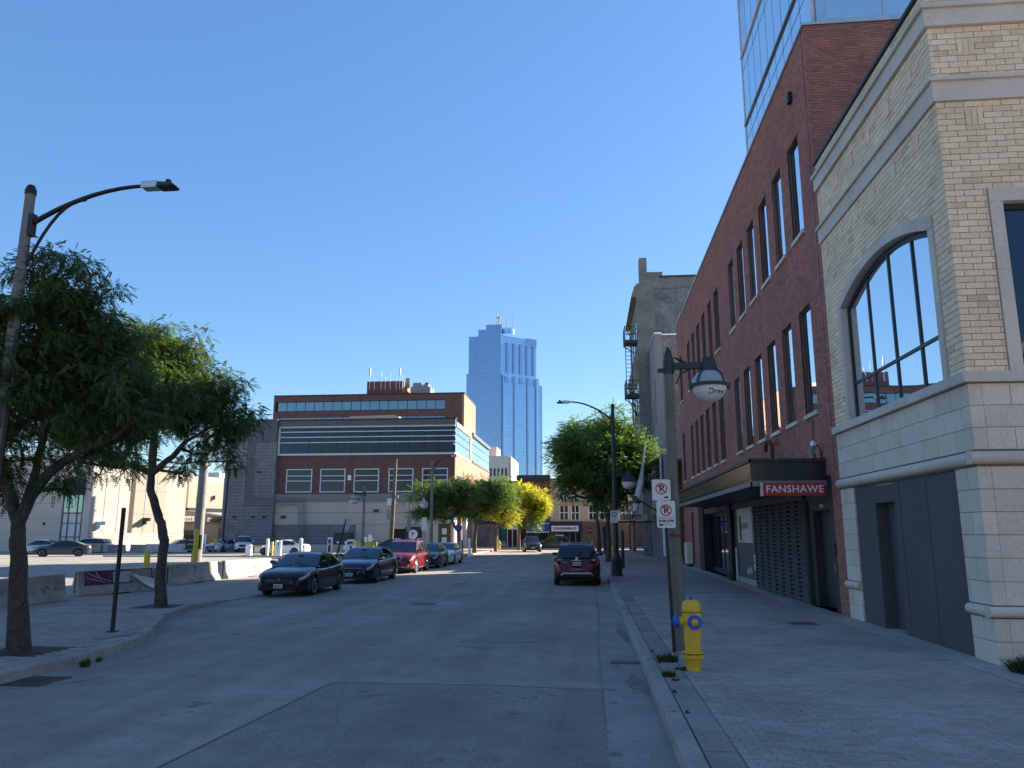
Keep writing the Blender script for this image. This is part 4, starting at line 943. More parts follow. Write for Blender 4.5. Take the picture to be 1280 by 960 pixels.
for x, h, r_ in ((-30.9, 2.0, .13), (-29.2, 1.5, .06), (-27.9, 1.2, .05), (-26.5, 1.9, .11), (-27.0, .6, .05), (-28.6, .6, .08), (-26.1, .8, .04), (-30.2, .5, .05)):
    obj('antenna', MB().tube([(x, 105.9, 22.2), (x, 105.9, 23.4 + h * .5)], .05, 6).tube([(x, 105.9, 23.4 + h * .45), (x, 105.9, 23.4 + h)], r_, 8), 'white_trim', at)
for o_ in (of, cw, at):
    w_ = o_['_w']; o_.location = (w_[0] * 4 / 3, w_[1] * 4 / 3, w_[2] * 4 / 3 - .683); o_.scale = (4 / 3,) * 3      # the block stands 140 m away
rb2 = thing('roof_screen', 'tan metal rooftop screen standing above the dark parapet', 'rooftop unit', (-31, 96, 15.2))
obj('panel', MB().extrude([(-30.5, 15.2), (-24.5, 15.2), (-24.2, 16.9), (-25.0, 17.1), (-30.8, 17.0)], 'Y', 97, 98), 'tan_stone', rb2); obj('base', MB().box(-30.5, -24.5, 96.5, 98.5, 15.0, 15.2), 'grey_metal', rb2)

# ================================================================== BEIGE BUILDINGS, far left
def wseg(name, p0, p1, z0, z1, th, mat, par):
    x0, y0 = p0; x1, y1 = p1; L = math.hypot(x1 - x0, y1 - y0); nx, ny = -(y1 - y0) / L * th, (x1 - x0) / L * th
    return obj(name, MB().prism([(x0, y0), (x1, y1), (x1 + nx, y1 + ny), (x0 + nx, y0 + ny)], z0, z1), mat, par)
be = thing('beige_stone_building', 'large beige panelled building with a narrow window strip and black panel', 'building', (-55.5, 82, 0))
AX = -55.4
wseg('wall', (-95, 82), (-58.7, 82), 0, 10.8, .6, 'beige_shade', be); wseg('wall', (-56.2, 82), (AX, 82), 0, 10.6, .6, 'beige_shade', be)
wseg('wall', (-58.7, 82), (-56.2, 82), 7.95, 10.7, .6, 'beige_shade', be)
for z in (1.9, 3.6, 5.3, 7.0, 8.8): wseg('panel_joint', (-95, 81.995), (-58.75, 81.995), z, z + .035, .02, 'grey_band', be)
for x in np.arange(-93, -59, 3.1): wseg('panel_joint', (x, 81.994), (x + .035, 81.994), 0, 10.5, .02, 'beige_shade', be)
sw_ = wseg('window_strip', (-58.7, 82.1), (-56.2, 82.1), 0, 6.25, .2, 'white_trim', be)
for x in (-58.6, -57.9, -56.9, -56.3): obj('mullion', MB().box(x - .05, x + .05, 82.0, 82.1, 0, 6.25), 'blue_sign' if False else 'grey_metal', sw_)
for z in (1.6, 3.1, 4.2): obj('mullion', MB().box(-58.65, -56.25, 82.02, 82.099, z - .05, z + .05), 'grey_metal', sw_)
for a, c in ((-58.5, -58.0), (-57.8, -57.0), (-56.8, -56.35)): piece('pane', a, c, 82.03, 82.09, 4.3, 6.2, 'teal_glass', sw_)
obj('black_panel', MB().box(-58.75, -56.15, 81.8, 82.3, 6.26, 7.94), 'black', be)
tag(obj('wall_vent', MB().box(-60.75, -60.5, 81.9, 81.999, 2.9, 3.2), 'black_metal', be))
du = (.45, .893); P0 = (AX, 82.0)
def bp(t, off=0): return (P0[0] + du[0] * t + du[1] * off, P0[1] + du[1] * t - du[0] * off)
def zt_(t): return 10.5 - .09 * t
bb2 = thing('cream_panel_wall', 'sunlit cream panelled building side with brick plinth', 'building', (AX, 82, 0))
wseg('plinth', bp(0, .05), bp(12, .05), 0, 2.05, .5, 'stone_base', bb2)
wseg('wall', bp(0), bp(4.6), 2.05, 10.3, .5, 'beige_light', bb2); wseg('wall', bp(4.6, -.5), bp(5.2, -.5), 0, 10.2, .5, 'beige_shade', bb2)
wseg('wall', bp(5.2), bp(9.2), 2.05, 10.0, .5, 'beige_panel', bb2); wseg('wall', bp(9.2, -.1), bp(12), 2.05, 9.7, .5, 'beige_light', bb2)
for t in (1.6, 3.2, 6.5, 7.9): wseg('panel_joint', bp(t, .012), bp(t + .06, .012), 2.1, 9.9, .05, 'grey_band', bb2)
for z in (4.2, 6.9): wseg('panel_joint', bp(0, .012), bp(4.6, .012), z, z + .05, .05, 'tan_wall', bb2); wseg('panel_joint', bp(5.2, .012), bp(9.2, .012), z, z + .05, .05, 'grey_band', bb2)
obj('core', MB().prism([bp(0, -.51), bp(12, -.51), bp(12, -14), bp(0, -14)], 0, 9.5), 'beige_shade', bb2)
# wall lamps that hang on it
for t, z, m_ in ((1.4, 3.0, 'white_trim'), (6.9, 3.5, 'black_metal')):
    x, y = bp(t, .35); f_ = thing('wall_floodlight', ('pale' if t < 3 else 'black') + ' floodlight cluster on the cream wall', 'floodlight', (x, y, z))
    obj('bracket', MB().tube([bp(t, 0) + (z + .2,), (x, y, z + .1)], .06, 6), m_, f_); obj('head', MB().box(x - .5, x - .1, y - .3, y, z - .5, z + .3).box(x, x + .35, y - .3, y, z - .1, z + .3), m_, f_)
fb = thing('mottled_brick_pier_building', 'tall pale building with a mottled brick strip behind the leaning tree', 'building', (-60, 112, 0))
def bq(x, y): return (x, y)
def dirseg(name, x0, y0, L, z0, z1, mat, par, th=.5): wseg(name, (x0, y0), (x0 + du[0] * L, y0 + du[1] * L), z0, z1, th, mat, par)
dirseg('wall', -59.6, 98, 4.0, 0, 10.9, 'beige_light', fb); dirseg('mottled_strip', -57.75, 101.7, 2.6, 0, 10.4, 'flint', fb); dirseg('wall', -56.5, 104, 10, 0, 10.0, 'beige_light', fb)
dirseg('wall', -52.1, 113, 12, 0, 8.1, 'beige_light', fb); obj('core', MB().prism([(-60.5, 98), (-57, 104), (-47, 124), (-75, 124), (-75, 98)], 0, 8.0), 'beige_shade', fb)
dirseg('panel_joint', -56.45, 104, 10, 6.5, 6.57, 'tan_wall', fb)
bx = thing('cream_bay_box', 'cream box shaped bay with dark underside above the black canopy', 'building', (-53, 103, 5))
obj('box', MB().prism([(-54.2, 101), (-50.6, 108.2), (-52.4, 109), (-56, 101.8)], 5.4, 8.9), 'beige_panel', bx); obj('underside', MB().prism([(-54.0, 101), (-50.4, 108.2), (-52.4, 109), (-56, 101.8)], 4.9, 5.38), 'black_metal', bx)
for t in (1.6, 3.6, 5.8): obj('wall_lamp', MB().box(-54.15 + .5 * t, -53.95 + .5 * t, 100.9 + t, 101.05 + t, 6.6, 7.2), 'black_metal', bx)
cb_ = thing('black_canopy_building', 'low dark canopied entrance building with a small white mural', 'building', (-50, 98, 0))
obj('wall', MB().box(-54.5, -45, 98, 99, 0, 3.4), 'grey_metal', cb_)
obj('roof', MB().extrude([(-55, 3.4), (-55, 5.0), (-53, 5.0), (-45.8, 3.9), (-45.6, 3.4)], 'Y', 97.5, 101), 'grey_metal', cb_)
obj('canopy_beam', MB().extrude([(-49, 3.7), (-45, 4.8), (-45, 4.5), (-48.6, 3.4)], 'Y', 96.8, 97.3), 'black_metal', cb_)
obj('mural', MB().box(-52.8, -51.2, 97.4, 97.49, 3.5, 4.2), 'sign_white', cb_); obj('mural', MB().box(-49.4, -48.9, 97.4, 97.49, 3.5, 4.0), 'sign_white', cb_)
for k_ in range(4): obj('mural_stroke', MB().box(-52.6 + .32 * k_, -52.45 + .32 * k_, 97.36, 97.39, 3.62, 3.95 + .05 * (k_ % 2)), 'grey_metal', cb_)
obj('opening', MB().box(-48, -45.3, 97.9, 97.99, 0, 2.6), 'black', cb_); obj('opening', MB().box(-53.5, -50.2, 97.9, 97.99, 0, 2.4), 'black', cb_)
tb = thing('teal_glazed_building', 'far teal glazed office with a green copper roof', 'building', (-102, 205, 0))
obj('wall', MB().box(-100, -90, 205, 218, 0, 14), 'grey_metal', tb); obj('upper_wall', MB().box(-99.8, -92.5, 205.5, 217, 14, 18), 'tan_wall', tb); obj('upper_wall', MB().box(-92.5, -90.0, 205.5, 217, 14, 18.2), 'pale_conc', tb)
obj('roof', MB().add([(-97, 205, 18), (-90, 205, 18.2), (-90, 217, 18.2), (-97, 217, 18), (-94, 211, 20.2)], [(0, 1, 4), (1, 2, 4), (2, 3, 4), (3, 0, 4), (0, 3, 2, 1)]), 'green_roof', tb)
for z in (8.6, 11.4): panes_grid(tb, -98.3, -90.3, z, z + 2.1, 5, 1, lambda a, c, p, q: (a, c, 204.9, 204.99, p, q), 'teal_glass', .06)
wb = thing('white_roofed_building', 'far pale blue and white low building seen under the tree crowns', 'building', (-100, 190, 0))
obj('wall', MB().box(-104, -97.5, 190, 200, 0, 16.5), 'grey_band', wb); obj('wall', MB().box(-97.4, -93.5, 189, 200, 0, 17.2), 'pale_conc', wb); obj('wall', MB().box(-93.4, -86, 180, 190, 0, 12.8), 'pale_conc', wb)

# ================================================================== THE STREET BEHIND THE CAMERA (seen in window reflections)
for nm, lbl, x0, x1, y0, y1, z, mt in (('brick_shop_block', 'brick block across the street behind the photographer', -38, -14, -60, -34, 15, 'brown_wall'), ('tan_shop_block', 'tan block across the street behind the photographer', -13.5, 9, -64, -40, 18, 'tan_wall'),
        ('grey_shop_block', 'grey block behind the photographer to the left', -75, -39, -60, -38, 12, 'grey_stucco'), ('corner_shop_block', 'brick block behind the photographer to the right', 10, 45, -60, -22, 13, 'oldbrick')):
    t = thing(nm, lbl, 'building', (x0, y1, 0)); obj('wall', MB().box(x0, x1, y0, y1, 0, z), mt, t); obj('cornice', MB().box(x0 - .2, x1 + .2, y1 + .001, y1 + .3, z - .5, z + .1), 'trimstone', t)
    for zz in np.arange(4.5, z - 2.5, 3.4):
        for xx in np.arange(x0 + 1.2, x1 - 2, 2.9): piece('window', xx, xx + 1.5, y1 + .01, y1 + .06, zz, zz + 2.0, 'glass_dark', t)
# ================================================================== END OF THE STREET
br = thing('brown_corner_building', 'brown two storey building with a dark cornice behind the yellow tree', 'building', (-7.5, 108, 0))
obj('wall', MB().box(-13.0, -5.3, 108, 109, 3.6, 9.2), 'brown_wall', br); obj('cornice', MB().box(-9.9, -5.2, 107.3, 109, 9.2, 9.95), 'frame_dark', br); obj('core', MB().box(-13, -5.3, 109, 122, 0, 9), 'brown_wall', br)
obj('shopfront', MB().box(-8.6, -5.3, 107.9, 108, 0, 1.9), 'glass_dark', br)
for x in (-8.5, -7.1, -5.6): obj('shopfront_bar', MB().box(x - .07, x + .07, 107.8, 107.89, 0, 1.9), 'grey_metal', br)
fs_ = obj('fascia', MB().box(-8.6, -5.35, 107.5, 107.99, 2.0, 3.5), 'blue_sign', br)
obj('fascia_line', MB().box(-8.6, -5.35, 107.45, 107.499, 2.1, 2.2).box(-8.6, -5.35, 107.45, 107.499, 3.3, 3.36), 'white', fs_)
text('Lo', .9, 'white', fs_, (-7.2, 107.45, 2.85), (R(90), 0, 0), 'lettering', .01); text('london', .3, 'white', fs_, (-6.6, 107.45, 2.42), (R(90), 0, 0), 'lettering', .01)
ts = thing('tan_heritage_building', 'tan stone heritage building with paired windows facing down the street', 'building', (-1, 108, 0))
th = [(-4.0, -2.7, 3.85, 5.7), (-2.4, -1.2, 3.85, 5.7), (-3.9, -2.9, 6.3, 8.0), (-2.4, -1.5, 6.3, 8.0), (0, 1.2, 3.85, 5.7), (1.6, 2.8, 3.85, 5.7), (0, 1, 6.3, 8), (1.7, 2.7, 6.3, 8), (4.5, 5.6, 3.85, 5.7), (4.5, 5.6, 6.3, 8)]
b = MB()
for a, c, p, q in wallrects(-5.29, 12, 3.6, 9.1, th): b.box(a, c, 108.1, 108.5, p, q)
obj('wall', b, 'tan_stone', ts); obj('core', MB().box(-5.2, 12, 109, 120, 0, 9), 'black', ts)
obj('cornice', MB().box(-5.29, 12, 107.6, 108.5, 9.1, 9.5).box(-5.29, 12, 107.9, 108.5, 8.5, 8.65), 'tan_stone', ts); obj('sill_course', MB().box(-5.29, 12, 107.95, 108.099, 5.9, 6.1), 'tan_stone', ts)
for h in th:
    w = obj('window', MB().box(h[0], h[0] + .12, 108.15, 108.3, h[2], h[3]).box(h[1] - .12, h[1], 108.15, 108.3, h[2], h[3]).box((h[0] + h[1]) / 2 - .05, (h[0] + h[1]) / 2 + .05, 108.15, 108.3, h[2], h[3]).box(h[0] + .12, h[1] - .12, 108.15, 108.3, (h[2] + h[3]) / 2 - .05, (h[2] + h[3]) / 2 + .05), 'white', ts)
    piece('pane', h[0] + .1, h[1] - .1, 108.25, 108.28, h[2], h[3], 'glass_dark', w)
f2 = obj('fascia', MB().box(-5.29, -.9, 107.6, 108.09, 2.0, 3.59), 'navy', ts); obj('sign_board', MB().box(-5.1, -1.4, 107.5, 107.599, 2.25, 3.0), 'white', f2)
text('CONVENIENCE', .46, 'navy', f2, (-3.25, 107.47, 2.62), (R(90), 0, 0), 'lettering', .01, .01)
obj('side_fascia', MB().box(-.88, 12, 107.7, 108.09, .0, 3.59), 'brown_wall', ts)
obj('shopfront', MB().box(-5.29, -.9, 107.9, 108.09, 0, 1.99), 'glass_dark', ts); obj('window_poster', MB().box(-4.6, -3.5, 107.8, 107.899, .9, 1.8), 'white_panel', ts)
for x in (-5.2, -3.4, -2.6, -1.8, -1.0): obj('shopfront_bar', MB().box(x - .05, x + .05, 107.75, 107.79, 0, 1.99), 'grey_band', ts)
tl = thing('teal_shop', 'small shop with teal glass front between the left trees', 'building', (-12, 107, 0))
obj('wall', MB().box(-15.3, -9.6, 107, 107.6, 3.2, 5.2), 'navy', tl); obj('core', MB().box(-15.3, -9.6, 107.7, 107.99, 0, 5), 'black', tl)
panes_grid(tl, -12.9, -11.3, .2, 3.2, 2, 1, lambda a, c, p, q: (a, c, 107.2, 107.25, p, q), 'teal_glass', .04)
obj('door_frame', MB().box(-11.2, -9.7, 107.2, 107.3, 2.5, 3.2).box(-11.2, -11.1, 107.2, 107.3, 0, 2.5).box(-10.5, -10.4, 107.2, 107.3, 0, 2.5).box(-9.8, -9.7, 107.2, 107.3, 0, 2.5), 'white_trim', tl)
obj('door', MB().box(-11.1, -9.8, 107.32, 107.36, 0, 2.5), 'glass_dark', tl); obj('pier', MB().box(-15.3, -12.95, 107, 107.6, 0, 3.19), 'oldgrey', tl)
for k_ in range(9): obj('sign_letter', MB().box(-12.7 + .33 * k_, -12.5 + .33 * k_, 106.95, 106.99, 3.4, 3.75), 'grey_band', tl)
struct('far_pavement', MB().box(-15.5, 140, 103.5, 108, -.02, .13), 'concrete')
struct('left_far_pavement', MB().box(-40, -11.1, 92, 107, -.02, .12), 'concrete')
mr = thing('pale_office_block', 'pale concrete office block with slit windows below the blue skyscraper', 'building', (-16, 140, 0))
obj('wall', MB().box(-17.9, -14.3, 140, 155, 0, 15.9), 'pale_conc', mr); obj('side', MB().box(-14.299, -13.9, 140.1, 155, 0, 15.8), 'beige_light', mr); obj('penthouse', MB().box(-19.5, -17.2, 146, 152, 14, 18.2), 'pale_conc', mr)
for x in (-17.6, -16.9, -16.2, -15.5, -14.8): obj('window', MB().box(x - .16, x + .16, 139.95, 140.01, 12.2, 13.6), 'glass_dark', mr)
# blue skyscraper
tw = thing('blue_glass_skyscraper', 'tall blue glass skyscraper with stepped top and roof antennas', 'skyscraper', (-48, 430, 0))
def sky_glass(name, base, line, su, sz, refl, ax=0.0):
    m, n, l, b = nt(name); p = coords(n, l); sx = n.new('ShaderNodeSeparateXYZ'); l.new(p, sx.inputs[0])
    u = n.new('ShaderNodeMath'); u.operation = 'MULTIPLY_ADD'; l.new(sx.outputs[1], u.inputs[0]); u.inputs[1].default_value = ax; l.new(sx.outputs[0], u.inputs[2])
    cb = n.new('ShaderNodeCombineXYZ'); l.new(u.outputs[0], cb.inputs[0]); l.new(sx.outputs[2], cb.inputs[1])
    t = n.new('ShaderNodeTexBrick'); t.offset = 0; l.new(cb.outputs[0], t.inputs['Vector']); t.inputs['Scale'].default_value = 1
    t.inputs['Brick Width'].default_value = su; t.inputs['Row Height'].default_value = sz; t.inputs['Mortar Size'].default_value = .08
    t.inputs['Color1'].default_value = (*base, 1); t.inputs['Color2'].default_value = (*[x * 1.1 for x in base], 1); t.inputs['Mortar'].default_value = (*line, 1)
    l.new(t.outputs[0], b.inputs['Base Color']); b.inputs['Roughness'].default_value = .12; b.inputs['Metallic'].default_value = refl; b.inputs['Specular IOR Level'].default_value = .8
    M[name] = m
sky_glass('sk_left', (.24, .36, .54), (.20, .30, .46), 1.5, 1.9, .55); sky_glass('sk_right', (.32, .50, .74), (.22, .38, .62), 2.1, 1.9, .5, 1.0)  # one glass in two tones: right faces painted paler, as if catching more light
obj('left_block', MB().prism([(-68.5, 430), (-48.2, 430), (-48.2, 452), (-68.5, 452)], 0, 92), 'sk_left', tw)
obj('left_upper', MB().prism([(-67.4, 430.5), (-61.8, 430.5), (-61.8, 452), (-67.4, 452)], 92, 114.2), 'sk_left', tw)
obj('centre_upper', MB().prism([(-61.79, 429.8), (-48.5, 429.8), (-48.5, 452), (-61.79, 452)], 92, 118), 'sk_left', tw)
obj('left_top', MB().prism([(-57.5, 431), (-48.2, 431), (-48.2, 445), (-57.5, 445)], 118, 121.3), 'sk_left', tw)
obj('drum', MB().lathe([(4.6, 0), (4.6, 3.4), (4.4, 3.6)], (-46, 440, 117), 24), 'sk_right', tw, 40)
q1 = (-48.0, 430.2); dr_ = (.78, .626)
def tp(t, o=0): return (q1[0] + dr_[0] * t + dr_[1] * o, q1[1] + dr_[1] * t - dr_[0] * o)
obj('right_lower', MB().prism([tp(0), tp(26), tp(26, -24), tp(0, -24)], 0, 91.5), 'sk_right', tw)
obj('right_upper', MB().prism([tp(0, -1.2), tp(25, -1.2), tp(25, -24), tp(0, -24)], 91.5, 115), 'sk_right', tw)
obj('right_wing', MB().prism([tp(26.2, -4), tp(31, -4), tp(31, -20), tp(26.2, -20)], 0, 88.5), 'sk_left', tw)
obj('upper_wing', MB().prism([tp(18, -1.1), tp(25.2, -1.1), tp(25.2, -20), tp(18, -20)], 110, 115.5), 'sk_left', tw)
for t in (0.1, 8.0, 17.2, 23.2): obj('fin', MB().prism([tp(t), tp(t, .7), tp(t + .9, .7), tp(t + .9)], 0, 91), 'sk_left', tw)
for t in (3.6, 8.2, 12.8, 17.4, 22.0): obj('fin', MB().prism([tp(t, -1.2), tp(t, -.5), tp(t + 1.3, -.5), tp(t + 1.3, -1.2)], 93, 111), 'sk_left', tw)
obj('notch_band', MB().prism([tp(.5, -.6), tp(26, -.6), tp(26, -1.2), tp(.5, -1.2)], 86.5, 90), 'sk_left', tw)
for t in (2, 7, 12, 17, 22): obj('notch_box', MB().prism([tp(t, .0), tp(t, .5), tp(t + 2.2, .5), tp(t + 2.2, 0)], 87, 90.8), 'sk_left', tw)
for x, h, r_ in ((-55.5, 9, .12), (-53.5, 6, .15), (-51.5, 8, .3), (-50.2, 5, .5), (-47.8, 15, .14), (-45.5, 5, .3), (-43.6, 9, .15), (-42.0, 6, .2), (-54.5, 4, .2), (-49, 6, .2)):
    obj('antenna', MB().tube([(x, 434, 119.5), (x, 434, 121 + h)], r_, 6), 'pale_conc', tw)
obj('dish', MB().lathe([(0, 0), (1.2, .2), (1.5, .8), (.9, .9)], (-50.4, 433, 125.5), 12), 'pale_conc', tw)

# ================================================================== CARS
CURVES = {
 'sedan': dict(L=4.66, W=1.80, H=1.42, wb=2.73, wr=.325, ga=.18,
   top=[(-2.33, .80), (-2.27, .98), (-2.1, 1.03), (-1.6, 1.04), (-.9, .98), (0, .94), (.75, .94), (1.0, .97), (1.5, .92), (1.95, .85), (2.2, .78), (2.3, .71), (2.33, .66)],
   bot=[(-2.33, .38), (-2.2, .27), (-1.9, .2), (1.9, .19), (2.25, .2), (2.33, .26)],
   roof=[(1.02, .96), (.72, 1.12), (.42, 1.27), (.16, 1.375), (-.2, 1.415), (-.6, 1.41), (-.95, 1.36), (-1.3, 1.26), (-1.65, 1.13), (-1.95, 1.03)], nws=3, nrw=3, cp=-1.38),
 'suv': dict(L=4.75, W=1.89, H=1.69, wb=2.74, wr=.37, ga=.24,
   top=[(-2.37, .72), (-2.33, 1.0), (-2.2, 1.10), (-1.2, 1.08), (0, 1.04), (.95, 1.05), (1.15, 1.08), (1.7, 1.02), (2.1, .92), (2.28, .80), (2.37, .62)],
   bot=[(-2.37, .48), (-2.25, .33), (-1.9, .26), (1.9, .25), (2.25, .28), (2.37, .34)],
   roof=[(1.2, 1.07), (.9, 1.27), (.62, 1.46), (.38, 1.6), (0, 1.67), (-.6, 1.69), (-1.2, 1.66), (-1.78, 1.60), (-2.02, 1.42), (-2.2, 1.1)], nws=3, nrw=2, cp=-1.86),
}
CURVES['hatch'] = dict(CURVES['suv'], L=4.3, W=1.75, H=1.5, wr=.33)
def cinterp(tab, y):
    ys_ = [a for a, _ in tab]; return float(np.interp(y, ys_, [b for _, b in tab]))
def smoothtab(tab):
    ys_ = np.linspace(tab[0][0], tab[-1][0], 90); z = np.interp(ys_, [a for a, _ in tab], [b for _, b in tab])
    zs = z.copy()
    for _ in range(3): zs[1:-1] = (zs[:-2] + 2 * zs[1:-1] + zs[2:]) / 4
    return list(zip(ys_, zs))
def make_car(kind, label, cat, loc, rz, paintmat, group=None, detail=2, rear=False, trim=None, grille='bar', sc=(1, 1, 1), rimmat='rim', name=None):
    c = CURVES[kind]; L = 4.75 if kind == 'hatch' else c['L']; Wd = 1.89 if kind == 'hatch' else c['W']; h2 = L / 2
    t = thing(name or ('parked_suv' if kind == 'suv' else 'parked_car'), label, cat, loc, rz, group); t.scale = sc
    top = smoothtab(c['top']); bot = c['bot']; ra = c['wr'] + .055; zc = c['wr']; yw = (c['wb'] / 2 - .02, -c['wb'] / 2 - .02)
    def hw(y):
        a = abs(y) / h2; return Wd / 2 * (1 - .025 * a ** 2 - (.26 * max(0, (a - .80) / .20) ** 2.4))
    def zb(y):
        z = cinterp(bot, y)
        for w in yw:
            if abs(y - w) < ra: z = max(z, zc + math.sqrt(ra * ra - (y - w) ** 2))
        return z
    def sec(y):
        S_ = hw(y); b_ = zb(y); T = cinterp(top, y); zs = T - (.10 if abs(y) < h2 - .1 else .07); zs = max(zs, b_ + .05)
        mid = b_ + .5 * (zs - b_)
        return [(S_ * .965, b_), (S_ * .995, b_ + .12 * (zs - b_)), (S_ * 1.0, b_ + .42 * (zs - b_)), (S_ * .985, b_ + .66 * (zs - b_)), (S_ * .972, b_ + .74 * (zs - b_)), (S_ * .965, b_ + .90 * (zs - b_)), (S_ * .925, zs), (S_ * .84, zs + .62 * (T - zs)), (S_ * .5, T - .012), (0, T)]
    ys_ = set(np.linspace(-h2, h2, 40)) | {-h2 + .02, -h2 + .06, -h2 + .12, h2 - .02, h2 - .06, h2 - .12}
    for w in yw: ys_ |= {w + ra * math.cos(q) for q in np.linspace(0, math.pi, 15)} | {w - ra - .003, w + ra + .003}
    ys_ = sorted(ys_); ys_ = [ys_[0]] + [b_ for a_, b_ in zip(ys_, ys_[1:]) if b_ - a_ > .0015]
    V = []; F = []; K = 19
    for y in ys_:
        s_ = sec(y); V += [(x, y, z) for x, z in s_] + [(-x, y, z) for x, z in s_[-2::-1]]
    for i in range(len(ys_) - 1):
        for k in range(K - 1): F.append((i * K + k, (i + 1) * K + k, (i + 1) * K + k + 1, i * K + k + 1))
        F.append((i * K, i * K + K - 1, (i + 1) * K + K - 1, (i + 1) * K))
    # bulged end caps
    for e, y, sg_ in ((0, ys_[0], -1), (len(ys_) - 1, ys_[-1], 1)):
        o = len(V); base = V[e * K:(e + 1) * K]; cx_, cz_ = 0, sum(p[2] for p in base) / K
        V += [(p[0] * .86, y + sg_ * .035, cz_ + (p[2] - cz_) * .8) for p in base]; V.append((0, y + sg_ * .05, cz_))
        for k in range(K): F.append((e * K + k, e * K + (k + 1) % K, o + (k + 1) % K, o + k)); F.append((o + k, o + (k + 1) % K, o + K))
    mb = MB(); mb.v = V; mb.f = F; body = local('body', mb, paintmat, t, 38)
    local('underbody', MB().box(-Wd / 2 + .24, Wd / 2 - .24, -h2 + .3, h2 - .3, .2, .72), 'black', t)
    def sp(y, v, off=.006, side=1):           # point on the body side, v from sill (0) to centre line (1)
        s_ = sec(y); f = v * (len(s_) - 1); i = min(int(f), len(s_) - 2); g_ = f - i
        x = s_[i][0] + (s_[i + 1][0] - s_[i][0]) * g_; z = s_[i][1] + (s_[i + 1][1] - s_[i][1]) * g_
        nx = s_[i + 1][1] - s_[i][1]; nz = -(s_[i + 1][0] - s_[i][0]); q = math.hypot(nx, nz) or 1
        ey = 0 if abs(y) < h2 - .45 else off * 1.2 * (1 if y > 0 else -1)
        return (side * (x + nx / q * off), y + ey, z + nz / q * off)
    def patch(nm, pts, mat, par, side, off=.008, n=6, m=4):
        """pts = [(y,v) x4]: bilinear patch that follows the body"""
        b_ = MB(); vs = []
        for i in range(n + 1):
            for k in range(m + 1):
                a = i / n; d_ = k / m
                y = (1 - a) * (1 - d_) * pts[0][0] + a * (1 - d_) * pts[1][0] + a * d_ * pts[2][0] + (1 - a) * d_ * pts[3][0]
                v = (1 - a) * (1 - d_) * pts[0][1] + a * (1 - d_) * pts[1][1] + a * d_ * pts[2][1] + (1 - a) * d_ * pts[3][1]
                vs.append(sp(y, v, off, side))
        b_.add(vs, [(i * (m + 1) + k, (i + 1) * (m + 1) + k, (i + 1) * (m + 1) + k + 1, i * (m + 1) + k + 1) for i in range(n) for k in range(m)])
        return local(nm, b_, mat, par, 50)
    # greenhouse
    rf = c['roof']; n = len(rf); nws, nrw, cp = c['nws'], c['nrw'], c['cp']; H = c['H'] if kind != 'hatch' else 1.69
    zt0 = .96 if kind == 'sedan' else 1.06
    def belt(y): return (hw(min(max(y, -h2 + .3), h2 - .3)) * .90, cinterp(top, y) - .05)
    fine = []
    for i in range(n - 1):
        for k in range(4 if 0 < i < n - 2 else 4): fine.append((i + k / 4))
    fine.append(n - 1)
    def rp(f):
        i = min(int(f), n - 2); g_ = f - i; a = [rf[max(0, i - 1)], rf[i], rf[i + 1], rf[min(n - 1, i + 2)]]
        def cr(j): 
            p0, p1, p2, p3 = (q_[j] for q_ in a); return .5 * (2 * p1 + (p2 - p0) * g_ + (2 * p0 - 5 * p1 + 4 * p2 - p3) * g_ ** 2 + (3 * p1 - p0 - 3 * p2 + p3) * g_ ** 3)
        return cr(0), cr(1)
    rows = []
    for f in fine:
        y, z = rp(f); zb_ = belt(y)[1]; fr_ = max(0, min(1, (z - zt0) / (H - zt0))); wx = belt(y)[0] * (1 - .235 * fr_ ** .9)
        sh = -.13 * max(0, 1 - f / (nws + .5)) if f < nws + .5 else (.12 * max(0, (f - (n - 1 - nrw - .5)) / (nrw + .5)))
        crown = .035 if nws <= f <= n - 1 - nrw else .02
        rows.append([(wx * u, y + sh * u ** 2 * 1.0, z - crown * u ** 2) for u in np.linspace(0, 1, 7)])
    def strip(i0, i1, nm, mat, par, off=0.0, ulim=1.0):
        vs = []; m_ = 7
        for i in range(i0, i1 + 1):
            r_ = rows[i]; full = r_[::-1] + [(-x, y, z) for x, y, z in r_[1:]]
            vs += [(x * ulim, y, z + off) for x, y, z in full]
        w_ = 13; return local(nm, MB().add(vs, [(i * w_ + k, (i + 1) * w_ + k, (i + 1) * w_ + k + 1, i * w_ + k + 1) for i in range(i1 - i0) for k in range(w_ - 1)]), mat, par, 50)
    iw = nws * 4; ir = (n - 1 - nrw) * 4; strip(iw, ir, 'roof', paintmat, t)
    ws = strip(0, iw, 'windshield', 'car_glass', t); rw = strip(ir, len(fine) - 1, 'rear_window', 'car_glass', t)
    if kind != 'sedan': strip(ir, ir + 1, 'rear_spoiler', paintmat, rw, .03, 1.02)
    for s in (1, -1):
        pv_ = MB(); gl_ = MB(); mk = 4
        for i in range(len(fine) - 1):
            A, B = rows[i][6], rows[i + 1][6]; qa, qb = belt(A[1]), belt(B[1])
            def col(P_, bl_):
                hgt = max(.001, P_[2] - bl_[1]); s1 = min(.5, .055 / hgt) if hgt > .11 else .5
                return [(s * (P_[0] + (bl_[0] - P_[0]) * v + .012 * math.sin(v * 3.14)), P_[1], P_[2] + (bl_[1] - P_[2]) * v) for v in (0, s1, .5 + s1 / 2, max(s1, 1 - .02 / hgt), 1)]
            ca_, cb2 = col(A, qa), col(B, qb); ym = (A[1] + B[1]) / 2; ymz = (A[2] - qa[1] + B[2] - qb[1]) / 2
            for v in range(4):
                isg = (v in (1, 2)) and ym > cp and ymz > .07
                (gl_ if isg else pv_).quad(ca_[v], cb2[v], cb2[v + 1], ca_[v + 1])
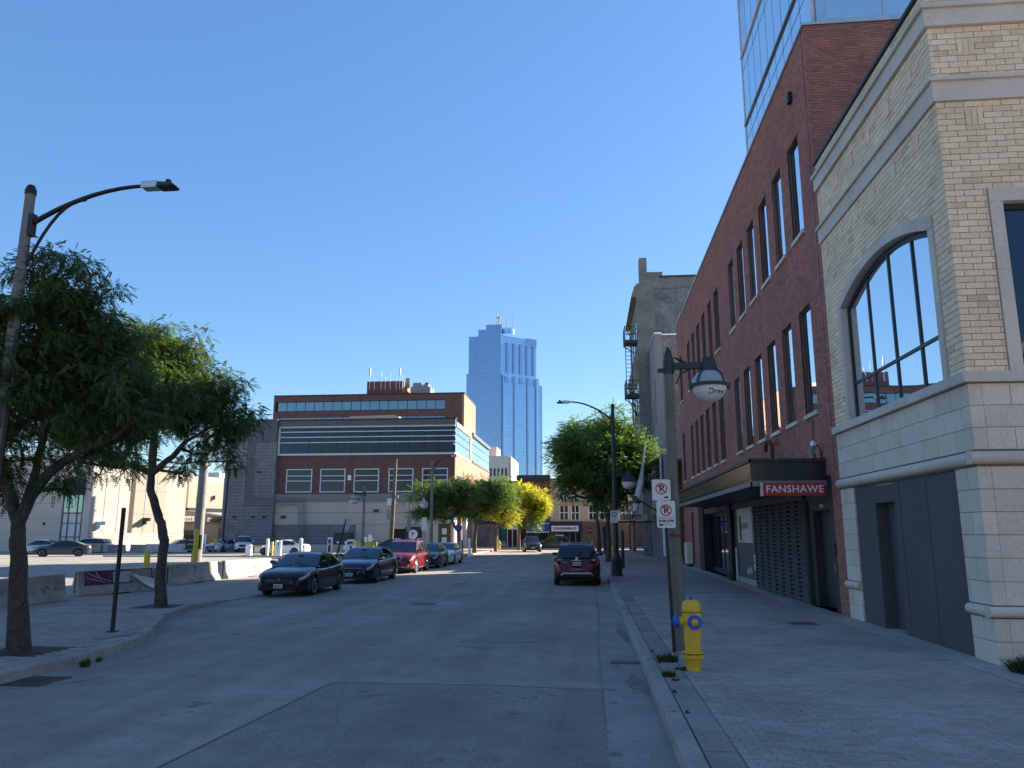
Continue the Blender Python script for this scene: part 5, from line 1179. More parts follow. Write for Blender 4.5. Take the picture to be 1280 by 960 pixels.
        local('pillars', pv_, paintmat, t, 50); sg_ = local('side_window', gl_, 'car_glass', t, 50)
        # B and rear-door pillars
        for y in ((-.28, -1.18) if kind == 'sedan' else (-.22, -1.2)):
            f = min(range(len(fine)), key=lambda i: abs(rows[i][6][1] - y)); A = rows[f][6]; q = belt(A[1])
            local('pillar', MB().add([(s * (A[0] + .012), A[1] - .03, A[2] - .03), (s * (A[0] + .012), A[1] + .03, A[2] - .03), (s * (q[0] + .022), A[1] + .035, q[1] + .0), (s * (q[0] + .022), A[1] - .035, q[1] + .0)], [(0, 1, 2, 3)]), 'black', sg_)
    # wheels
    for w in yw:
        for s in (1, -1):
            wx = s * (Wd / 2 - .12)
            wm = MB().lathe([(zc * .64, -.10), (zc * .93, -.105), (zc * .99, -.08), (zc, 0), (zc * .99, .08), (zc * .93, .105), (zc * .64, .10)], (wx, w, zc), 30, 'X')
            tyre = local('wheel', wm, 'rubber', t, 40)
            rm = MB(); xo = wx + s * .085
            rm.lathe([(zc * .60, -.02), (zc * .69, .02), (zc * .66, .028), (zc * .60, .0)], (wx + s * .08, w, zc), 30, 'X') if s > 0 else rm.lathe([(zc * .60, .02), (zc * .69, -.02), (zc * .66, -.028), (zc * .60, 0)], (wx + s * .08, w, zc), 30, 'X')
            rm.lathe([(0, -.02), (.055, -.02), (.05, .012), (0, .014)] if s > 0 else [(0, .02), (.055, .02), (.05, -.012), (0, -.014)], (xo, w, zc), 12, 'X')
            for k in range(5):
                q = 2 * math.pi * k / 5 + .3
                for dq in (-.16, .16):
                    a0, a1 = q + dq * .6, q + dq
                    rm.tube([(xo, w + .03 * math.cos(a0), zc + .03 * math.sin(a0)), (xo + s * .006, w + zc * .63 * math.cos(a1), zc + zc * .63 * math.sin(a1))], [.016, .013], 5)
            local('rim', rm, rimmat, tyre, 40); local('hub_shadow', MB().lathe([(0, -.002), (zc * .63, -.002), (zc * .63, .002), (0, .002)], (wx + s * .06, w, zc), 20, 'X'), 'black', tyre)
    if detail >= 1:
        hy = h2 - .02
        for s in (1, -1):
            hl = patch('headlight', [(hy - .66, .58), (hy - .03, .40), (hy - .02, .60), (hy - .60, .66)], 'lens', t, s, .008)
            if detail >= 2: patch('running_light', [(hy - .55, .61), (hy - .03, .54), (hy - .03, .57), (hy - .52, .64)], 'white', hl, s, .014)
            tl_ = patch('taillight', [(-hy + .04, .44 if kind == 'sedan' else .46), (-hy + .42, .54), (-hy + .36, .66), (-hy + .03, .62)], 'lens_red', t, s, .008)
            if detail >= 2: patch('reverse_light', [(-hy + .05, .5), (-hy + .2, .53), (-hy + .2, .57), (-hy + .05, .54)], 'white', tl_, s, .013)
            mz = zt0 + .06; my = .62 if kind == 'sedan' else .72
            mi = local('mirror', MB().add([(s * (Wd / 2 - .10), my, mz), (s * (Wd / 2 + .15), my - .01, mz - .01), (s * (Wd / 2 + .17), my + .02, mz + .12), (s * (Wd / 2 - .02), my + .02, mz + .13),
                                         (s * (Wd / 2 - .06), my + .14, mz + .01), (s * (Wd / 2 + .11), my + .12, mz + .01), (s * (Wd / 2 + .13), my + .10, mz + .10), (s * (Wd / 2), my + .12, mz + .11)],
                                        [(0, 1, 2, 3), (7, 6, 5, 4), (0, 4, 5, 1), (1, 5, 6, 2), (2, 6, 7, 3), (3, 7, 4, 0)]), trim or paintmat, t, 0, .025)
            local('mirror_arm', MB().box(min(s * (Wd / 2 - .14), s * (Wd / 2 - .02)), max(s * (Wd / 2 - .14), s * (Wd / 2 - .02)), my + .02, my + .08, mz - .03, mz + .04), 'black', mi)
        # plates and grille
        def fascia(nm, x0, x1, z0, z1, mat, par, fr=1, d_=.06, bev=.02):
            y0 = fr * (h2 + .012); y1 = y0 + fr * d_ * .5; return local(nm, MB().box(x0, x1, min(y0, y1), max(y0, y1), z0, z1), mat, par, 0, bev if bev < (z1 - z0) / 2 else 0)
        if kind == 'sedan':
            if grille == 'bar':
                gr = fascia('grille', -.62, .62, .44, .66, 'black', t, 1, .05); local('lower_intake', MB().box(-.60, .60, h2 - .06, h2 + .05, .22, .34), 'black', t, 0, .02); local('chrome_trim', MB().tube([(-.6, h2 + .03, .665), (0, h2 + .06, .675), (.6, h2 + .03, .665)], .008, 5), 'dark_metal', gr)
                lg = MB().box(-.05, -.033, h2 + .03, h2 + .055, .52, .62).box(.033, .05, h2 + .03, h2 + .055, .52, .62).box(-.033, .033, h2 + .03, h2 + .055, .56, .577); local('emblem', lg, 'chrome', gr)
            else:
                pts = [(-.52, .60), (.52, .60), (.34, .40), (-.34, .40)]; gr = local('grille', MB().extrude(pts, 'Y', h2 - .02, h2 + .045), 'dark_metal', t)
                for z, w_ in ((.6, .54), (.55, .47), (.5, .42), (.45, .38), (.4, .34)): local('grille_bar', MB().box(-w_, w_, h2 + .045, h2 + .06, z - .008, z + .008), 'chrome', gr)
                local('chrome_trim', MB().tube([(-.34, h2 + .05, .39), (-.53, h2 + .05, .61), (.53, h2 + .05, .61), (.34, h2 + .05, .39)], .014, 6), 'chrome', gr); local('lower_intake', MB().box(-.6, .6, h2 - .06, h2 + .04, .2, .29), 'black', t, 0, .02)
                local('emblem', MB().tube([(-.05, h2 + .065, .5), (0, h2 + .065, .53), (.05, h2 + .065, .5), (0, h2 + .065, .475), (-.05, h2 + .065, .5)], .008, 5), 'chrome', gr)
            pl = fascia('front_plate', -.155, .155, .30, .43, 'plate', t, 1, .16, .005)
        else:
            if grille == 'spindle':
                pts = [(-.42, .86), (.42, .86), (.26, .66), (.52, .34), (-.52, .34), (-.26, .66)]; gr = local('grille', MB().extrude(pts, 'Y', h2 - .04, h2 + .05), 'black', t)
                local('chrome_trim', MB().tube([(p[0], h2 + .055, p[1]) for p in pts + pts[:1]], .016, 6), 'chrome', gr)
                for s in (1, -1): local('fog_vent', MB().extrude([(s * .58, .60), (s * .84, .66), (s * .72, .36), (s * .60, .34)], 'Y', h2 - .2, h2 - .03), 'black', t); local('fog_lamp', MB().box(min(s * .62, s * .76), max(s * .62, s * .76), h2 - .02, h2 - .0, .38, .44), 'white', t)
            else:
                gr = fascia('grille', -.46, .46, .56, .80, 'black', t, 1, .05); local('lower_intake', MB().box(-.62, .62, h2 - .06, h2 + .04, .3, .46), 'black', t, 0, .02)
                local('chrome_trim', MB().tube([(-.5, h2 + .05, .8), (-.42, h2 + .05, .56), (.42, h2 + .05, .56), (.5, h2 + .05, .8)], .016, 6), 'chrome', gr)
            pl = fascia('front_plate', -.155, .155, .42, .55, 'plate', t, 1, .16, .005)
        if detail >= 2 or rear:
            z0 = .72 if kind == 'sedan' else .80
            rp_ = fascia('rear_plate', -.155, .155, z0, z0 + .14, 'plate', t, -1, .12, .005)
            if not rear: local('plate_characters', MB().box(-.11, -.015, h2 + .093, h2 + .096, *((.34, .39) if kind == 'sedan' else (.46, .51))).box(.015, .11, h2 + .093, h2 + .096, *((.34, .39) if kind == 'sedan' else (.46, .51))), 'grey_band', pl)
            else: local('plate_characters', MB().box(-.11, -.015, -h2 - .076, -h2 - .073, z0 + .045, z0 + .095).box(.015, .11, -h2 - .076, -h2 - .073, z0 + .045, z0 + .095), 'grey_band', rp_)
        if detail >= 2:
            for s in (1, -1):
                for y in (.78 if kind == 'sedan' else .86, -.26, -1.12 if kind == 'sedan' else -1.1):
                    b_ = MB(); vs = [sp(y + dy, v, .003, s) for v in np.linspace(.06, .66, 9) for dy in (-.006, .006)]; b_.add(vs, [(2 * i, 2 * i + 1, 2 * i + 3, 2 * i + 2) for i in range(8)]); local('door_seam', b_, 'black', body)
                for y in (-.12, -1.0):
                    p = sp(y, .60, .02, s); local('door_handle', MB().box(p[0] - .015, p[0] + .015, y - .09, y + .09, p[2] - .015, p[2] + .015), trim or 'dark_metal', t, 0, .008)
                b_ = MB().tube([sp(y, .02, .0, s) for y in np.linspace(-.85, .85, 5)], .03, 6); local('sill', b_, 'black', t)
            local('cowl', MB().box(-.6, .6, rf[0][0] - .02, rf[0][0] + .05, zt0 - .03, zt0 + .005), 'black', t)
            local('wiper', MB().tube([(-.5, rf[0][0] - .03, zt0 + .03), (.05, rf[1][0] + .14, (rf[0][1] + rf[1][1]) / 2 + .01)], .009, 5).tube([(.1, rf[0][0] - .03, zt0 + .03), (.55, rf[1][0] + .1, (rf[0][1] + rf[1][1]) / 2 - .02)], .009, 5), 'black', ws)
            local('rear_view_mirror', MB().box(-.11, .11, rf[2][0] - .05, rf[2][0] + .0, rf[2][1] - .03, rf[2][1] + .03), 'black', ws)
        if kind != 'sedan' and detail >= 2:
            for s in (1, -1): local('roof_rail', MB().tube([(s * .62, .1, 1.66), (s * .63, -.3, 1.735), (s * .63, -1.3, 1.715), (s * .62, -1.7, 1.64)], .02, 6), 'aluminium' if rear else 'black_metal', t)
            for s in (1, -1):
                for w in yw:
                    arc = [sp(min(max(w + (ra + .025) * math.cos(q), -h2 + .02), h2 - .02), .0, .004, s) for q in np.linspace(.05, 3.09, 15)]
                    local('arch_trim', MB().tube([(a[0], w + (ra + .02) * math.cos(q), zc + (ra + .02) * math.sin(q)) for a, q in zip(arc, np.linspace(.05, 3.09, 15))], .028, 5), 'black', body)
    else:
        for s in (1, -1):
            patch('headlight', [(h2 - .5, .56), (h2 - .05, .45), (h2 - .04, .57), (h2 - .45, .64)], 'lens', t, s, .008)
            patch('taillight', [(-h2 + .06, .46), (-h2 + .4, .54), (-h2 + .36, .66), (-h2 + .05, .62)], 'lens_red', t, s, .008)
        local('grille', MB().box(-.5, .5, h2, h2 + .045, .4, .62), 'black', t)
    if rear:
        for s in (1, -1):
            tl2 = local('taillight', MB().extrude([(s * .52, .98), (s * .88, .93), (s * .88, 1.10), (s * .74, 1.12), (s * .56, 1.06)], 'Y', -h2 - .02, -h2 + .1), 'lens_red', t, 0, .01); local('reverse_light', MB().box(min(s * .60, s * .78), max(s * .60, s * .74), -h2 - .028, -h2 - .02, 1.01, 1.04), 'plate', tl2)
            local('reflector', MB().box(min(s * .62, s * .80), max(s * .62, s * .80), -h2 - .04, -h2, .52, .56), 'lens_red', t)
        local('bumper_skid', MB().tube([(-.62, -h2 - .02, .42), (-.55, -h2 - .045, .50), (.55, -h2 - .045, .50), (.62, -h2 - .02, .42)], .04, 8), 'aluminium', t)
        local('lower_bumper', MB().box(-.72, .72, -h2 - .025, -h2 + .15, .34, .46), 'rubber', t, 0, .03)
        local('hatch_handle', MB().box(-.2, .2, -h2 - .05, -h2 - .02, .985, 1.02), 'chrome', t); local('emblem', MB().lathe([(0, -.01), (.065, -.01), (.065, .01), (0, .01)], (0, -h2 - .03, 1.07), 16, 'Y'), 'chrome', t)
        local('rear_wiper', MB().tube([(.02, -h2 + .11, 1.12), (.2, -h2 + .24, 1.36)], .012, 5), 'black', rw)
        local('hatch_seam', MB().box(-.74, .74, -h2 - .045, -h2 - .02, .62, .635), 'black', body)
        text('ESCAPE', .075, 'chrome', t, (0, 0, 0), (R(90), 0, 0), 'badge_lettering', .002).location = (-.5, -h2 - .045, .93)
    return t
M['p_black'] = paint('paint_black', (.012, .014, .018), .2); M['p_navy'] = paint('paint_navy', (.012, .018, .045), .4); M['p_red'] = paint('paint_red_car', (.20, .010, .018), .4)
M['p_maroon'] = paint('paint_maroon', (.13, .012, .02), .45); M['p_silver'] = paint('paint_silver', (.42, .45, .5), .5); M['p_white'] = paint('paint_white', (.72, .72, .72), .0); M['p_grey'] = paint('paint_grey', (.04, .045, .055), .4)
G1 = 'cars parked along the left kerb'; G2 = 'cars standing in the parking lot'
make_car('sedan', 'black sedan facing the camera, nearest of the parked row on the left', 'car', (-10.02, 27.1, 0), R(180), 'p_black', G1, 2, trim='p_black', sc=(.97, .97, .98))
make_car('sedan', 'dark navy sedan with chrome grille parked behind the black one', 'car', (-9.75, 33.9, 0), R(180), 'p_navy', G1, 2, grille='hex', sc=(1.03, 1.03, 1.03))
make_car('suv', 'bright red SUV with black hourglass grille in the parked row', 'suv', (-9.85, 41.7, 0), R(180), 'p_red', G1, 2, grille='spindle')
make_car('sedan', 'small dark grey car squeezed between the red SUV and the white sedan', 'car', (-9.7, 47.4, 0), R(180), 'p_grey', G1, 1, sc=(.97, .92, 1.02))
make_car('sedan', 'white sedan at the far end of the parked row, partly in sun', 'car', (-9.75, 52.9, 0), R(180), 'p_white', G1, 1, sc=(1.03, 1.03, 1.0))
make_car('suv', 'maroon SUV seen from behind, stopped by the right kerb', 'suv', (-.49, 33.3, 0), 0, 'p_maroon', None, 2, trim='black', rear=True, sc=(.99, .97, .985))
make_car('suv', 'dark SUV driving toward the camera at the far end of the street', 'suv', (-6.3, 86.6, 0), R(188), 'p_grey', None, 1, name='distant_suv')
make_car('suv', 'dark SUV crossing on the far side street, half hidden', 'suv', (-4.6, 98.5, 0), R(90), 'p_grey', None, 0, name='distant_suv')
make_car('sedan', 'white sedan parked side-on in the lot behind the white posts', 'car', (-28.6, 71.3, 0), R(90), 'p_white', G2, 1, sc=(1.03, 1.06, 1.0))
make_car('suv', 'white SUV facing the camera in front of the grey block wing', 'suv', (-38.3, 84.2, 0), R(205), 'p_white', G2, 1)
make_car('sedan', 'dark grey sedan in the lot behind the forked tree trunk', 'car', (-46.3, 65.2, 0), R(118), 'p_grey', G2, 1)
make_car('suv', 'white wagon parked against the beige wall, lower half behind a printed cover', 'suv', (-53.2, 79.2, 0), R(98), 'p_white', G2, 1, sc=(1, 1, .9))
make_car('sedan', 'silver sedan at the left edge of the picture in the lot', 'car', (-53.0, 71.5, 0), R(100), 'p_silver', G2, 0)
make_car('sedan', 'silver car behind the printed barrier, left of the leaning tree trunk', 'car', (-43.4, 80.0, 0), R(140), 'p_silver', G2, 0)
make_car('sedan', 'silver car right of the leaning tree trunk, mostly hidden', 'car', (-40.2, 83.5, 0), R(170), 'p_silver', G2, 0)
make_car('sedan', 'dark car near the wooden pole, showing above the red SUV', 'car', (-20.3, 79.5, 0), R(80), 'p_grey', G2, 0)
make_car('sedan', 'silver car left of the dark one, behind the globe lamp', 'car', (-23.7, 82, 0), R(85), 'p_silver', G2, 0)

# ================================================================== STREET FURNITURE
# hydrant
hx, hy_ = 1.45, 11.7
hd = thing('fire_hydrant', 'yellow fire hydrant with blue caps standing on the brick paving', 'fire hydrant', (hx, hy_, .13))
obj('barrel', MB().lathe([(.105, .13), (.105, .28), (.118, .30), (.118, .33), (.108, .345), (.115, .5), (.128, .7), (.137, .86), (.138, .93)], (hx, hy_, 0), 32), 'hyd_yellow', hd, 35)
obj('flange', MB().lathe([(.12, .30), (.155, .305), (.158, .325), (.158, .35), (.12, .362)], (hx, hy_, 0), 32).lathe([(.12, .37), (.155, .372), (.155, .388), (.12, .392)], (hx, hy_, 0), 32), 'hyd_yellow', hd, 35)
for k in range(8):
    q = k * math.pi / 4 + .2; obj('bolt', MB().lathe([(0, -.02), (.012, -.02), (.012, .035), (0, .035)], (hx + .142 * math.cos(q), hy_ + .142 * math.sin(q), .335), 6), 'rust', hd)
b = MB(); n_ = 8
b.lathe([(.140, .932), (.143, .945), (.136, 1.03), (.118, 1.075), (.10, 1.085)], (hx, hy_, 0), n_); b.lathe([(.10, 1.084), (.07, 1.10), (.0, 1.103)], (hx, hy_, 0), 16)
obj('bonnet', b, 'hyd_yellow', hd, 25)
obj('operating_nut', MB().lathe([(.022, 1.095), (.018, 1.135), (0, 1.14)], (hx, hy_, 0), 5), 'iron', hd)
obj('weathered_seam', MB().lathe([(.1375, .925), (.1415, .928), (.1415, .934), (.1375, .937)], (hx, hy_, 0), 32), 'rust', hd)
a = R(8)
def nozzle(ang, r0, l0, mat_cap, big):
    rot = Matrix.Translation((hx, hy_, .80)) @ Matrix.Rotation(ang, 4, 'Z')
    def tr(mb): mb.v = [tuple(rot @ Vector(p)) for p in mb.v]; return mb
    obj('nozzle', tr(MB().lathe([(r0 * .85, .08), (r0 * .85, l0)], (0, 0, 0), 20, 'X')), 'hyd_yellow', hd, 35)
    if big:
        obj('cap_ring', tr(MB().lathe([(r0 * .56, l0), (r0 * 1.06, l0), (r0 * 1.06, l0 + .02), (r0 * .56, l0 + .02)], (0, 0, 0), 30, 'X')), mat_cap, hd, 35)
        c_ = obj('cap', tr(MB().lathe([(r0 * .56, l0 + .0), (r0 * .52, l0 + .03), (r0 * .42, l0 + .045), (0, l0 + .05)], (0, 0, 0), 24, 'X')), 'hyd_yellow', hd, 35)
    else:
        c_ = obj('cap', tr(MB().lathe([(r0 * .9, l0 - .02), (r0 * 1.15, l0 - .01), (r0 * 1.12, l0 + .035), (r0 * .8, l0 + .06), (0, l0 + .07)], (0, 0, 0), 24, 'X')), mat_cap, hd, 35)
    obj('cap_nut', tr(MB().lathe([(.02, l0 + .04), (.018, l0 + .10), (0, l0 + .10)], (0, 0, 0), 5, 'X')), mat_cap if not big else 'hyd_yellow', c_)
nozzle(R(-82), .098, .135, 'hyd_blue', True); nozzle(R(180), .078, .20, 'hyd_blue', False)
# weeds
def weeds(cx, cy, r_, n, h, z, label, seed=1):
    g_ = np.random.default_rng(seed); V = []; Q = []
    for k in range(n):
        q = g_.uniform(0, 6.28); d_ = r_ * g_.random() ** .7; x, y = cx + d_ * math.cos(q), cy + d_ * math.sin(q) * .8
        a = g_.uniform(0, 6.28); L = h * g_.uniform(.4, 1.1); w = .006 + .008 * g_.random(); lean = g_.uniform(.2, 1.0)
        dx, dy = math.cos(a), math.sin(a); p = [np.array([x + dx * lean * L * t ** 1.6, y + dy * lean * L * t ** 1.6, z + L * (t - .35 * lean * t * t)]) for t in (0, .4, .75, 1)]
        sd = np.array([-dy, dx, 0]) * w; o = len(V)
        for i, pp_ in enumerate(p): f = (1, 1.2, .8, .1)[i]; V += [pp_ - sd * f, pp_ + sd * f]
        Q += [(o + 2 * i, o + 2 * i + 1, o + 2 * i + 3, o + 2 * i + 2) for i in range(3)]
    return tag(npmesh('weeds', np.array(V), np.array(Q), 'grass'), label, 'weeds', None, 'stuff')
weeds(1.16, 12.5, .16, 220, .14, .12, 'green weeds at the foot of the lamp post and sign post', 2); weeds(1.05, 11.2, .09, 150, .10, .12, 'small weed tuft in the kerb joint left of the hydrant', 3)
weeds(1.28, 11.75, .10, 60, .06, .12, 'low weeds beside the hydrant base', 4); weeds(1.1, 10.9, .05, 30, .05, .12, 'tiny weed by the kerb below the hydrant', 6)
weeds(6.25, 11.95, .38, 1500, .26, .10, 'bushy dry weeds at the corner of the yellow brick building', 5); weeds(6.6, 11.5, .4, 1500, .32, .10, 'bushy weeds at the right edge of the picture', 7)
weeds(-7.85, 11.9, .08, 60, .16, .0, 'weed growing in the left gutter near the grate', 8); weeds(-7.95, 12.4, .05, 30, .1, .0, 'tiny weed in the left gutter', 9)
for k in range(5):
    weeds(1.0 + .02 * rng.random(), 9 + k * 1.1, .03, 14, .04, .13, 'moss-like weeds in the kerb joint', 20 + k)['group'] = 'weeds in the right kerb joint'

# heritage lamp post with globe
def globe_lamp(x, y, ztop, armx, zg, label, r_=.315, graffiti=False, rad=(.135, .105), polemat='pole_conc', group=None, arm_z=None, lean=0):
    t = thing('globe_lamp_post', label, 'street lamp', (x, y, .13 if x > -12 else 0), 0, group)
    z0 = .13 if x > -12.2 else 0
    obj('base', MB().lathe([(rad[0] * 1.28, z0), (rad[0] * 1.25, z0 + 1.45), (rad[0] * 1.02, z0 + 1.56)], (x, y, 0), 8), polemat, t)
    obj('pole', MB().lathe([(rad[0] * 1.0, z0 + 1.5), (rad[1], ztop - .25)], (x, y, 0), 8), polemat, t)
    obj('cap', MB().lathe([(rad[1] * 1.15, ztop - .28), (rad[1] * 1.15, ztop - .2), (rad[1] * .7, ztop - .08), (.01, ztop)], (x, y, 0), 12), 'lamp_green', t, 40)
    s = 1 if armx > x else -1; za = zg + .36
    obj('collar', MB().lathe([(rad[1] * 1.3, za - .13), (rad[1] * 1.3, za + .13)], (x, y, 0), 12).box(x - s * .2, x - s * .05, y - .04, y + .04, za - .1, za - .04) if s > 0 else MB().lathe([(rad[1] * 1.3, za - .13), (rad[1] * 1.3, za + .13)], (x, y, 0), 12), 'lamp_green', t)
    xa, xb = sorted((x + s * rad[1], armx - s * .1))
    ar = obj('arm', MB().box(xa, xb, y - .045, y + .045, za - .05, za + .06), 'lamp_green', t)
    obj('brace', MB().tube([(x + s * .1, y, za + .16), (x + s * .3, y, za + .06)], .02, 6).tube([(x + s * .12, y, za - .32), (x + s * .2, y, za - .14), (x + s * .38, y, za - .05)], .016, 6), 'lamp_green', t)
    hs_ = obj('housing', MB().lathe([(.12, za - .06), (.135, za + .06), (.15, za - .06 + .0)], (armx, y, 0), 12).lathe([(.165, za - .1), (.125, za + .05), (.115, za + .14), (0, za + .145)], (armx, y, 0), 16), 'lamp_green', t, 40)
    m_ = r_
    up_ = [(m_ * math.cos(q), zg + m_ * math.sin(q)) for q in np.linspace(.12, 1.35, 9)]
    obj('globe_top', MB().lathe(up_, (armx, y, 0), 32), 'globe_top', t, 60)
    dn_ = [(m_ * math.cos(q) * .98, zg + m_ * math.sin(q)) for q in np.linspace(-1.55, -.02, 12)]
    gb_ = obj('globe', MB().lathe(dn_, (armx, y, 0), 32), 'globe', t, 60)
    obj('band', MB().lathe([(m_ * 1.0, zg - .03), (m_ * 1.09, zg - .03), (m_ * 1.09, zg + .03), (m_ * 1.0, zg + .035)], (armx, y, 0), 32), 'lamp_green', t, 40)
    hp = MB()
    for k in range(4):
        q0 = k * math.pi / 2 + .75; hp.tube([(armx + (m_ + .02) * math.cos(u) * math.cos(q0), y + (m_ + .02) * math.cos(u) * math.sin(q0), zg + (m_ + .02) * math.sin(u)) for u in np.linspace(0, 1.35, 9)], .014, 6)
    hp.box(armx - m_ * 1.16, armx - m_ * 1.06, y - .03, y + .03, zg - .07, zg + .06).box(armx + m_ * 1.06, armx + m_ * 1.16, y - .03, y + .03, zg - .07, zg + .06)
    obj('hoops', hp, 'lamp_green', t, 40)
    if graffiti:
        cu_ = text('Drew', .15, 'black', t, (0, 0, 0), (0, 0, 0), 'graffiti', .0, .002)
        me = cu_.data; R_ = m_ * .98 + .003; mw = Matrix.Rotation(0, 4, 'Z')
        vs = []
        for v in me.vertices:
            lon = (v.co.x + .06) / R_; lat = -.50 + v.co.y / R_; q = R(-90 + 8) + lon / math.cos(lat) * .9
            vs.append((R_ * math.cos(lat) * math.cos(q), R_ * math.cos(lat) * math.sin(q), R_ * math.sin(lat)))
        for v, c_ in zip(me.vertices, vs): v.co = c_
        cu_.location = (armx - x, 0, zg - t['_w'][2])
    return t
g0 = globe_lamp(1.47, 13.62, 5.32, 2.17, 4.60, 'weathered octagonal lamp post with a globe, graffiti on the glass, behind the hydrant', graffiti=True, rad=(.094, .074), r_=.30)
obj('tape', MB().lathe([(.0955, 1.98), (.0955, 2.03)], (1.47, 13.62, 0), 8), 'paint_red', g0)
def cobra(x, y, h, ax, hz, label, mat='lamp_green', r0=.10, r1=.075, group=None, z0=.13, basew=.17, headmat='aluminium', base=True):
    t = thing('street_lamp', label, 'street lamp', (x, y, z0), 0, group)
    if base: obj('base', MB().lathe([(basew * 1.25, z0), (basew, z0 + .12), (basew * .9, z0 + .75), (r0 * 1.05, z0 + .95)], (x, y, 0), 8), mat, t)
    obj('pole', MB().lathe([(r0, z0 + .02), (r1, h)], (x, y, 0), 14), mat, t, 40)
    obj('cap', MB().lathe([(r1 * 1.15, h), (r1 * 1.15, h + .08), (r1 * .7, h + .17), (0.01, h + .19)], (x, y, 0), 14), 'black_metal', t, 40)
    s = 1 if ax > x else -1; L = abs(ax - x); za = h - .55
    pts = [(x + s * (r1 + L * .75 * u), y, za + (hz - za) * (1 - (1 - u) ** 2.0)) for u in np.linspace(0, 1, 10)]
    obj('arm', MB().tube(pts, list(np.linspace(.045, .032, 10)), 8), 'black_metal', t, 50)
    pts = [(x + s * (r1 + L * .36 * u), y, za - .75 + ((hz - za) * .73 - .045 + .75) * (1 - (1 - u) ** 2.2)) for u in np.linspace(0, 1, 9)]
    obj('arm_brace', MB().tube(pts, .026, 8), 'black_metal', t, 50)
    obj('bracket', MB().box(x + s * r1 - .03, x + s * r1 + .06, y - .06, y + .06, za - .22, za + .18), 'black_metal', t)
    hx0 = x + s * (r1 + L * .75); e = ax
    def X(u): return hx0 + (e - hx0) * u
    b = MB().extrude([(X(-.05), hz - .05), (X(0), hz - .075), (X(.45), hz - .07), (X(.55), hz - .04), (X(.55), hz + .03), (X(.42), hz + .065), (X(-.05), hz + .055)], 'Y', y - .09, y + .09)
    hd_ = obj('lamp_head', b, headmat, t, 0, bevel=.015)
    obj('lens', MB().extrude([(X(.45), hz - .068), (X(.9), hz - .066), (X(1), hz - .035), (X(.9), hz - .005), (X(.7), hz + .012), (X(.5), hz + .02)], 'Y', y - .13, y + .13), 'dark_metal', hd_, 0, bevel=.02)
    obj('photocell', MB().lathe([(.045, 0), (.05, .08), (.03, .10)], (X(.72), y, hz + .0), 12), 'black_metal', hd_, 40)
    return t
cl = cobra(-9.62, 11.72, 7.86, -6.93, 7.93, 'weathered concrete street lamp with long curved arm at the left edge', 'pole_weathered', .118, .082, base=False)
for z in (4.0, 5.5, 6.4, 7.1): obj('strap', MB().lathe([(.122 - .0045 * z, z), (.124 - .0045 * z, z + .02)], (-9.62, 11.72, 0), 14), 'galv', cl)
obj('conduit', MB().tube([(-9.47, 11.65, .3), (-9.48, 11.66, 5.4)], .03, 6), 'black_metal', cl)
obj('banner_arm', MB().tube([(-9.5, 11.72, 4.62), (-8.7, 11.72, 4.62)], .018, 6).lathe([(.107, 4.5), (.107, 4.75)], (-9.62, 11.72, 0), 14), 'black_metal', cl)
c2 = cobra(1.22, 36.1, 7.85, -1.42, 8.15, 'dark green street lamp beside the maroon SUV on the right sidewalk', 'lamp_green', .13, .08, basew=.26)
obj('banner_arm', MB().tube([(1.2, 36.1, 4.7), (.2, 36.1, 4.72)], .015, 5).box(1.05, 1.4, 36.0, 36.2, 4.6, 4.66).box(1.05, 1.4, 36.0, 36.2, 5.5, 5.56), 'black_metal', c2)
zg = 4.35
obj('globe_arm', MB().box(1.3, 1.8, 36.05, 36.15, zg + .3, zg + .4), 'lamp_green', c2)
gg = obj('globe', MB().lathe([(.33 * math.cos(q), zg + .33 * math.sin(q)) for q in np.linspace(-1.55, .0, 10)], (1.88, 36.1, 0), 24), 'globe', c2, 60)
obj('globe_cover', MB().lathe([(.34, zg), (.36, zg + .03), (.33, zg + .06), (.30, zg + .18), (.16, zg + .34), (.1, zg + .5)], (1.88, 36.1, 0), 24), 'lamp_green', gg, 40)
ns = thing('small_parking_sign', 'small white parking sign strapped to the green street lamp', 'sign', (1.2, 35.95, 2.6))
obj('panel', MB().box(1.0, 1.32, 35.94, 35.96, 2.5, 3.05), 'sign_white', ns); obj('ring', MB().tube([(1.16 + .1 * math.cos(q), 35.93, 2.87 + .1 * math.sin(q)) for q in np.linspace(0, 6.28, 17)], .014, 5), 'black', ns)
text('2', .16, 'black', ns, (1.16, 35.93, 2.63), (R(90), 0, 0), 'lettering', .002)
c3 = cobra(-12.6, 62, 7.9, -10.6, 8.2, 'tall lamp post with cobra arm and globe in front of the left trees', 'pole_weathered', .16, .09, z0=.13)
obj('globe_arm', MB().box(-13.2, -12.7, 61.96, 62.04, 4.72, 4.8), 'lamp_green', c3); gg = obj('globe', MB().lathe([(.32 * math.cos(q), 4.3 + .32 * math.sin(q)) for q in np.linspace(-1.55, .0, 10)], (-13.25, 62, 0), 20), 'globe', c3, 60)
obj('globe_cover', MB().lathe([(.34, 4.3), (.35, 4.36), (.28, 4.5), (.12, 4.62), (.08, 4.85)], (-13.25, 62, 0), 20), 'globe_top', gg, 40)
globe_lamp(-16.15, 55, 5.75, -16.9, 4.45, 'globe lamp post standing in the parking lot behind the navy sedan', .36, rad=(.11, .08), polemat='pole_weathered')
